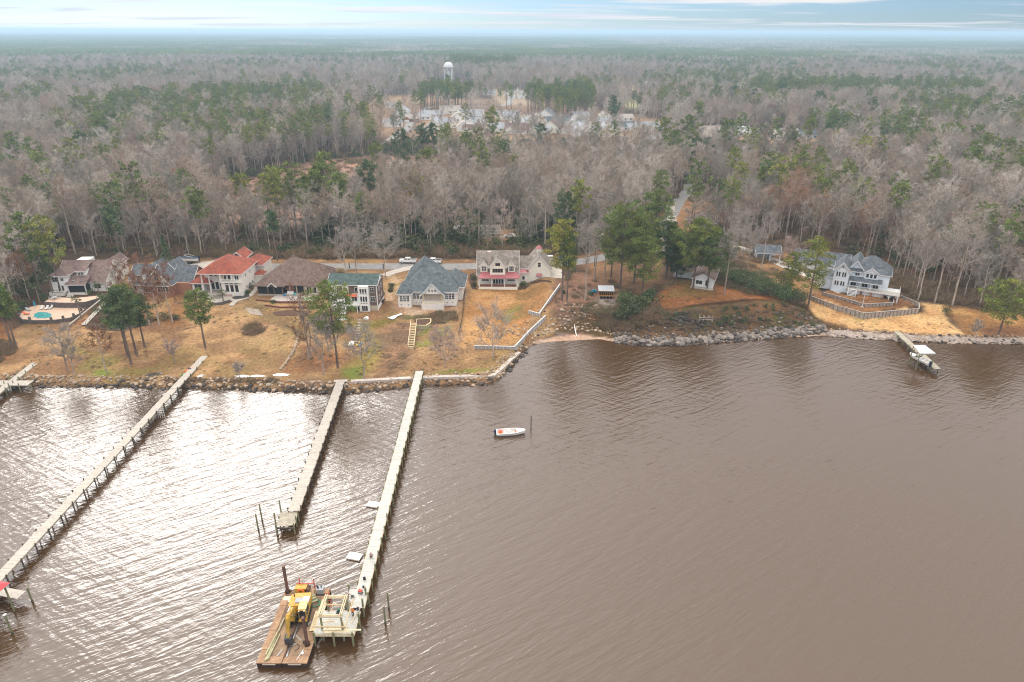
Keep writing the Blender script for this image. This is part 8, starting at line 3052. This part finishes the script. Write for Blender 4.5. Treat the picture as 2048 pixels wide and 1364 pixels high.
strew('point_brush', 'brush', [(1200, 625), (1236, 612), (1312, 612), (1330, 640), (1240, 660), (1180, 655)], 90, .4, 1.0, 54)
strew('bank_thicket', 'bush', [(1330, 628), (1600, 618), (1650, 655), (1330, 658)], 46, .2, .5, 50)
strew('left_reeds', 'brush', [(-60, 690), (20, 680), (26, 704), (-10, 730), (-80, 735)], 130, .4, .8, 55)
strew('pool_side_scrub', 'bush', [(-60, 640), (30, 625), (50, 600), (110, 590), (110, 545), (40, 560), (-60, 600)], 24, .6, 1.2, 57)
strew('garden_scrub', 'brush', [(160, 610), (215, 590), (320, 640), (230, 655), (200, 655)], 110, .25, .6, 59)
strew('bank_brush', 'brush', [(330, 756), (560, 760), (560, 764), (340, 762)], 60, .2, .45, 61)
strew('brush_heap', 'brush', [(830, 630), (905, 622), (915, 638), (880, 648), (836, 644)], 60, .3, .6, 63)
strew('fallen_twigs', 'brush', [(760, 700), (810, 690), (812, 752), (740, 755)], 90, .25, .5, 65, squash=.35)
strew('clearing_scrub', 'brush', [(480, 395), (410, 382), (560, 345), (640, 324), (740, 316), (870, 318), (880, 350), (860, 380), (760, 410), (660, 436), (560, 450), (470, 445)], 700, .3, 1.0, 67)
strew('ring_bed_scrub', 'brush', [(490, 656), (505, 652), (524, 654), (522, 666), (505, 670), (490, 666)], 26, .4, .7, 69)

# ---------------------------------------------------------------- gardens and yards
# pool and its two terraces
mk('pool_water', (0.06, 0.33, 0.33), 0.08, var=.15, scale=.5, spec=.5)
PD = [(37, 632), (45, 622), (60, 614), (78, 610), (120, 612), (150, 614), (172, 618), (160, 628), (140, 637), (110, 641), (70, 642), (45, 640)]
zP = gz(*G2(100, 628)) + .55
pw = [PZ(a, b_, zP) for a, b_ in PD]
deck = thing('pool_deck', 'peach paved pool deck edged by a low stone wall', 'pool deck', (0, 0, 0))
MB().prism([(p.x, p.y) for p in pw], zP - .5, zP).build('paving', 'paver_peach', deck)
edge = pw[-1:] + pw[:1] + pw[6:]
for i in range(len(pw)):
    a, b_ = pw[i], pw[(i + 1) % len(pw)]
    if 2 <= i <= 4:
        continue
    d = (b_ - a).normalized()
    n = max(1, int((b_ - a).length / 1.1))
    for k in range(n):
        q0, q1 = a.lerp(b_, k / n), a.lerp(b_, (k + 1) / n)
        MB().bar(q0 + d * .02 + Vector((0, 0, -.42)), q1 - d * .02 + Vector((0, 0, -.42)), .34, 1.3).build('stone_block', 'stone_dark', deck)
for px, py in ((38, 633), (60, 640), (103, 641), (127, 638), (148, 633), (163, 622)):
    q = PZ(px, py, zP)
    MB().box(q.x - .25, q.x + .25, q.y - .25, q.y + .25, zP - .4, zP + 1.0).build('pillar', 'stone_dark', deck)
pl = [PZ(a, b_, zP + .02) for a, b_ in ((66, 634), (68, 628), (76, 624), (90, 624), (100, 626), (105, 630), (103, 635), (92, 637), (75, 637))]
pool = thing('swimming_pool', 'turquoise kidney shaped swimming pool', 'pool', (0, 0, 0))
MB().prism([(p.x, p.y) for p in pl], zP - .2, zP + .02).build('water', 'pool_water', pool)
for i in range(len(pl)):
    MB().bar(pl[i] + Vector((0, 0, .03)), pl[(i + 1) % len(pl)] + Vector((0, 0, .03)), .3, .1).build('coping', 'concrete_pale', pool)
MB().bar(PZ(69, 640, zP - .4), PZ(103, 640, zP - .4), .5, .7).build('spill_wall', 'stone_dark', pool)
zQ = zP + 1.5
ut = [PZ(a, b_, zQ) for a, b_ in ((88, 604), (104, 594), (150, 596), (190, 592), (203, 590), (196, 597), (172, 604), (150, 606), (120, 606))]
up_ = thing('upper_terrace', 'upper peach terrace behind dark stone wall, above the pool', 'terrace', (0, 0, 0))
MB().prism([(p.x, p.y) for p in ut], zQ - 2.2, zQ).build('paving', 'paver_peach', up_)
for i in (4, 5, 6, 7, 8):
    a, b_ = ut[i], ut[(i + 1) % len(ut)]
    d = (b_ - a).normalized()
    n = max(1, int((b_ - a).length / 1.2))
    for k in range(n):
        q0, q1 = a.lerp(b_, k / n), a.lerp(b_, (k + 1) / n)
        MB().bar(q0 + d * .02 - Vector((0, 0, .95)), q1 - d * .02 - Vector((0, 0, .95)), .3, 2.1).build('stone_block', 'stone_dark', up_)


def lounger(label, px, py, z, rz, mt):
    t_ = thing('sun_lounger', label, 'lounger', PZ(px, py, z), R(rz))
    MB().box(-.33, .33, -.9, .4, .28, .38).build('seat', mt, t_)
    MB().slab([(-.33, .4, .38), (.33, .4, .38), (.33, 1.0, .85), (-.33, 1.0, .85)], .09).build('backrest', mt, t_)
    for x in (-.28, .28):
        for y in (-.8, .5):
            MB().box(x - .03, x + .03, y - .03, y + .03, 0, .28).build('leg', 'dark_metal', t_)


lounger('white lounger at the back of the pool deck, left one', 84, 618, zP, 20, 'vinyl_white')
lounger('white lounger at the back of the pool deck, middle one', 94, 618, zP, 10, 'vinyl_white')
lounger('white lounger at the back of the pool deck, right one', 102, 617, zP, 0, 'vinyl_white')
lounger('grey lounger at the left end of the pool', 57, 621, zP, 60, 'grey_paint')
lounger('orange cushioned chair left of the pool', 53, 629, zP, 80, 'awning_orange')
o = thing('closed_parasol', 'closed bright blue parasol at the back of the pool', 'parasol', PZ(71, 616, zP))
mk('cloth_blue', (0.03, 0.30, 0.52), 0.8)
MB().tube((0, 0, 0), (0, 0, 2.4), .03, .03, 6).build('pole', 'steel', o)
MB().lathe([(.05, .8), (.28, .9), (.20, 1.7), (.05, 2.5)], n=8).build('canopy', 'cloth_blue', o)
o = thing('patio_table', 'grey patio table with chairs on the upper terrace', 'patio set', PZ(110, 598, zQ))
MB().ring((0, 0), .8, .8, .68, .74, 14).build('tabletop', 'grey_paint', o)
MB().tube((0, 0, 0), (0, 0, .68), .08, .08, 8).build('leg', 'dark_metal', o)
for k in range(4):
    a = k * 1.57 + .4
    x, y = math.cos(a) * 1.25, math.sin(a) * 1.25
    MB().box(x - .25, x + .25, y - .25, y + .25, .35, .45).box(x - .25, x + .25, y + (.2 if math.sin(a) > 0 else -.25), y + (.25 if math.sin(a) > 0 else -.2), .45, .95).build('chair', 'grey_paint', o)


def adirondack(label, px, py, rz, mt, lift=.1, z=None):
    p = G(px, py, lift) if z is None else PZ(px, py, z)
    t_ = thing('garden_chair', label, 'chair', p, R(rz))
    MB().slab([(-.3, -.35, .42), (.3, -.35, .42), (.3, .25, .30), (-.3, .25, .30)], .05).build('seat', mt, t_)
    MB().slab([(-.3, .2, .28), (.3, .2, .28), (.28, .5, 1.05), (-.28, .5, 1.05)], .05).build('backrest', mt, t_)
    for x in (-.36, .36):
        MB().box(x - .06, x + .06, -.35, .35, .56, .61).build('arm', mt, t_)
        MB().box(x - .04, x + .04, -.35, -.27, 0, .56).build('leg', mt, t_)
        MB().box(x - .04, x + .04, .2, .28, 0, .56).build('leg', mt, t_)


zV = gz(*G2(408, 590)) + 1.0
adirondack('teal chair, left one on the villa terrace', 389, 580, 0, 'teal', z=zV)
adirondack('teal chair, right one on the villa terrace', 407, 580, 0, 'teal', z=zV)
adirondack('red chair on the villa path, left one', 453, 592, -10, 'red')
adirondack('red chair on the villa path, right one', 461, 592, 10, 'red')
adirondack('blue chair on the paved terrace of the hip roofed house', 570, 593, 150, 'cloth_blue', .15)
adirondack('teal chair on the paved terrace of the hip roofed house', 590, 592, 190, 'teal', .15)
o = thing('garden_sofa', 'white sofa on the paved terrace of the hip roofed house', 'sofa', G(581, 589, .15))
MB().box(-1, 1, -.4, .4, .1, .45).build('seat', 'white_plastic', o)
MB().box(-1, 1, .3, .45, .45, .9).build('backrest', 'white_plastic', o)
o = thing('hot_tub', 'dark covered hot tub below the villa terrace', 'hot tub', G(405, 593, .05))
MB().box(-1.1, 1.1, -1.0, 1.0, 0, .85).build('tub', 'timber_brown', o)
MB().box(-1.15, 1.15, -1.05, 1.05, .852, .98).build('cover', 'dark_metal', o)
# terraced beds before the hip roofed house
for k, (pts, lb) in enumerate((([(512, 601), (560, 606), (630, 606)], 'upper low brick garden wall below the paved terrace'), ([(530, 612), (560, 616), (618, 616)], 'lower low brick garden wall below the paved terrace'))):
    o = thing('garden_wall', lb, 'garden wall', (0, 0, 0))
    L = L3(pts, .2)
    for a, b_ in zip(L, L[1:]):
        a, b_ = Vector(a), Vector(b_)
        n = max(1, int((b_ - a).length / 1.2))
        for j in range(n):
            q0, q1 = a.lerp(b_, (j + .01) / n), a.lerp(b_, (j + .99) / n)
            MB().bar(q0, q1, .3, .6).build('brick_course', 'brick_porch', o)
st = setting(link('stepping_stones', None))
for i in range(6):
    for j in range(6):
        q = G(492 + i * 4.6 + j * 1.9, 618.5 + j * 2.2 + i * .6 - 1.6, .06)
        MB().box(-.24, .24, -.24, .24, 0, .06).build('stone', 'concrete_pale', st).location = q
for i in range(9):
    q = G(719 - i * .9 + (i % 2), 640 + i * 5.4, .05)
    o = MB().blob((0, 0, 0), .7, .55, .10, i, .15).build('stone', 'concrete_shell', st)
    o.location = q
rb_ = thing('ring_bed_edging', 'curved edging of the round brown bed on the middle lawn', 'edging', (0, 0, 0))
c = G(507, 660)
for k in range(14):
    a = math.pi * (.95 + k * .09)
    q = Vector((c.x + math.cos(a) * 2.9, c.y + math.sin(a) * 2.2, 0))
    q.z = gz(q.x, q.y) + .12
    MB().box(-.3, .3, -.12, .12, -.15, .15).build('brick', 'concrete_pale', rb_).location = q
    rb_.children[-1].rotation_euler = (0, 0, a + math.pi / 2)
# old stone wall across the lawn
ow = thing('field_wall', 'crumbling low stone wall running down the lawn toward the river', 'stone wall', (0, 0, 0))
for i, (p, tg) in enumerate(along_px([G2(a, b_) for a, b_ in ((596, 676), (590, 695), (582, 710), (572, 725), (560, 740))], 26)):
    o = link('stone', stone_mesh('stone_tan', i % 7), ow)
    o.location = (p.x + rng.uniform(-.15, .15), p.y, gz(p.x, p.y) + .15)
    s = rng.uniform(.35, .6)
    o.scale = (s, s, s * .8)
# timber platform and stairs on the lawn
pk_ = thing('timber_platform', 'raised planting platform with timber sides on the lawn above the new pier', 'platform', (0, 0, 0))
c0 = [G(834, 658), G(852, 659), G(862, 652), G(862, 645), G(834, 645)]
zt = max(p.z for p in c0[:3]) + 1.15
MB().prism([(p.x, p.y) for p in c0], zt - 1.6, zt - .05).build('fill', 'mulch', pk_)
for a, b_ in zip(c0[:4], c0[1:]):
    d = (b_ - a)
    n = max(2, int(d.length / .5))
    for k in range(n):
        q0, q1 = a.lerp(b_, (k + .03) / n), a.lerp(b_, (k + .97) / n)
        q0.z = q1.z = zt - .75
        MB().bar(q0, q1, .08, 1.5).build('board', 'pole_timber', pk_)
    a2, b2 = a.copy(), b_.copy()
    a2.z = b2.z = zt + .06
    MB().bar(a2, b2, .28, .1).build('cap', 'lumber', pk_)
sr = thing('timber_stairs', 'new yellow timber stairs going down the lawn to the new pier', 'stairs', (0, 0, 0))
t0_, t1_ = G(828, 655, 1.3), G(822, 697, .1)
for k in range(16):
    q = t0_.lerp(t1_, k / 15)
    q.z = t0_.z + (t1_.z - t0_.z) * k / 15
    MB().box(-.75, .75, -.17, .17, -.04, .04).build('tread', 'lumber', sr).location = q
for s in (-.8, .8):
    o = Vector((s, 0, 0))
    MB().bar(t0_ + o, t1_ + o, .08, .3).build('stringer', 'lumber', sr)
    MB().bar(t0_ + o + Vector((0, .6, 1.0)), t1_ + o + Vector((0, 0, 1.0)), .1, .1).build('handrail', 'lumber_pale', sr)
    for k in range(6):
        q = t0_.lerp(t1_, k / 5) + o
        MB().bar(q - Vector((0, 0, .4)), q + Vector((0, 0, 1.0)), .1, .1).build('post', 'lumber', sr)
# black silt fence between the block house and the cream house lot
sf = thing('silt_fence', 'thin black silt fence running down between block house and yellow lawn', 'fence', (0, 0, 0))
L = [Vector(q) for q in L3([(931, 556), (930, 585), (928, 615), (922, 650), (917, 672)])]
for a, b_ in zip(L, L[1:]):
    n = max(1, int((b_ - a).length / 2.2))
    for k in range(n):
        q0, q1 = a.lerp(b_, k / n), a.lerp(b_, (k + 1) / n)
        MB().bar(q0 + Vector((0, 0, .35)), q1 + Vector((0, 0, .35)), .05, .75).build('cloth', 'mulch_dark', sf)
        MB().bar(q0 - Vector((0, 0, .2)), q0 + Vector((0, 0, 1.0)), .06, .06).build('stake', 'timber_grey', sf)
# the broken jetty frame on the bluff foot, and the white pipe in the cove
jf = thing('jetty_frame', 'broken grey timber frame left on the bluff foot', 'timber frame', G(1409, 641, .1), R(6))
for x in (-2.0, -.7, .7, 2.0):
    MB().bar((x, -.8, -.3), (x, -.8, 1.6), .12, .12).build('post', 'timber_grey', jf)
for z in (.5, 1.2):
    MB().bar((-2.2, -.8, z), (2.2, -.8, z), .1, .12).build('beam', 'timber_grey', jf)
for x in (-1.4, 0, 1.4):
    MB().bar((x, -.8, 1.0), (x, 1.2, 1.1), .1, .1).build('joist', 'timber_grey', jf)
q0, q1 = G(1149, 654, .3), G(1153, 673, .15)
o = tag(MB().tube(q0, q1, .14, .14, 8).tube(q0, q0 + Vector((0, 0, .5)), .14, .14, 8).build('drain_pipe', 'white_plastic'), 'white drain pipe running down into the rubble cove', 'pipe')
# flag pole, roadside mailboxes on dark posts, utility pole
p = G(1724, 614)
o = thing('flag_pole', 'white flag pole on the lower timber terrace', 'flag pole', p)
MB().tube((0, 0, 0), (0, 0, top_h(p, 577)), .10, .06, 8).build('pole', 'white_paint', o)
MB().box(-.35, .35, -.35, .35, 0, .15).build('base', 'concrete_pale', o)
for px, py, lb in ((699, 537, 'dark lantern post at the roadside left of the pale trees'), (767, 538, 'dark lantern post at the roadside beside the candelabra tree')):
    o = thing('mailbox_post', lb, 'lamp post', G(px, py))
    MB().box(-.12, .12, -.12, .12, 0, 1.5).build('post', 'black', o)
    MB().box(-.17, .17, -.17, .17, 1.5, 1.85).build('mailbox', 'dark_metal', o)
p = G(1189, 533)
o = thing('utility_pole', 'dark wooden utility pole at the road bend', 'utility pole', p)
MB().tube((0, 0, -.3), (0, 0, top_h(p, 480)), .16, .12, 8).build('pole', 'pile_dark', o)
MB().bar((-.9, 0, top_h(p, 480) - .6), (.9, 0, top_h(p, 480) - .6), .1, .12).build('crossarm', 'pile_dark', o)
# white stacked pieces and tank near the bungalow, blue tarp by the wagon
o = thing('tarp_heap', 'bright blue tarp heap at the left end of the slatted wagon', 'tarp', G(1187, 585, .2))
MB().blob((0, 0, .3), 1.0, .8, .6, 4, .3).build('tarp', 'cloth_blue', o)
for k, (px, py) in enumerate(((1340, 512), (1347, 516), (1353, 513))):
    o = thing('plastic_chair', 'white plastic garden chair in the trees behind the bungalow', 'chair', G(px, py, .05), k, 'white chairs behind the bungalow')
    MB().box(-.28, .28, -.28, .28, .38, .46).build('seat', 'white_plastic', o)
    MB().box(-.28, .28, .2, .28, .46, .95).build('backrest', 'white_plastic', o)
# pale boat landing walk beside the brick house
wk = thing('garden_boardwalk', 'pale sloping boardwalk with rail between pool lawn and brick house', 'boardwalk', (0, 0, 0))
q0, q1 = G(168, 652, .4), G(224, 600, 1.2)
pls = planks((q0.x, q0.y), (q1.x, q1.y), 1.4, 0, .06, 71, .3)
d2 = (Vector((q1.x, q1.y)) - Vector((q0.x, q0.y)))
pls.v = [(x, y, z + q0.z + (q1.z - q0.z) * max(0, min(1, ((x - q0.x) * d2.x + (y - q0.y) * d2.y) / d2.length_squared))) for x, y, z in pls.v]
pls.build('decking', 'deck_grey', wk)['kind'] = 'stuff'
q2, q3 = G(138, 652, .25), G(212, 600, 1.3)
MB().bar(q2, q3, .35, .3).build('curb', 'concrete', wk)
for k in range(8):
    q = q0.lerp(q1, k / 7) + Vector((.75, -.2, 0))
    MB().bar(q - Vector((0, 0, .8)), q + Vector((0, 0, .9)), .1, .1).build('post', 'timber_grey', wk)
MB().bar(q0 + Vector((.75, -.2, .9)), q1 + Vector((.75, -.2, .9)), .08, .08).build('handrail', 'timber_grey', wk)
flat('planting_bed', GP([(170, 655), (200, 630), (235, 625), (300, 650), (240, 662), (200, 660)]), 'mulch_dark', 0.10)
# ---------------------------------------------------------------- the air between
HZ = 0.00021
hm = bpy.data.materials.new('haze')
hm.use_nodes = True
hm.node_tree.nodes.clear()
ho = hm.node_tree.nodes.new('ShaderNodeOutputMaterial')
hv = hm.node_tree.nodes.new('ShaderNodeVolumePrincipled')
hv.inputs['Color'].default_value = (0.58, 0.82, 1.0, 1)
hv.inputs['Density'].default_value = HZ
hv.inputs['Anisotropy'].default_value = 0.25
hm.node_tree.links.new(hv.outputs[0], ho.inputs['Volume'])
MT['haze'] = hm
MB().box(-43500, 43500, -460, 43500, -6.0, 90.0).build('haze', 'haze')['kind'] = 'stuff'
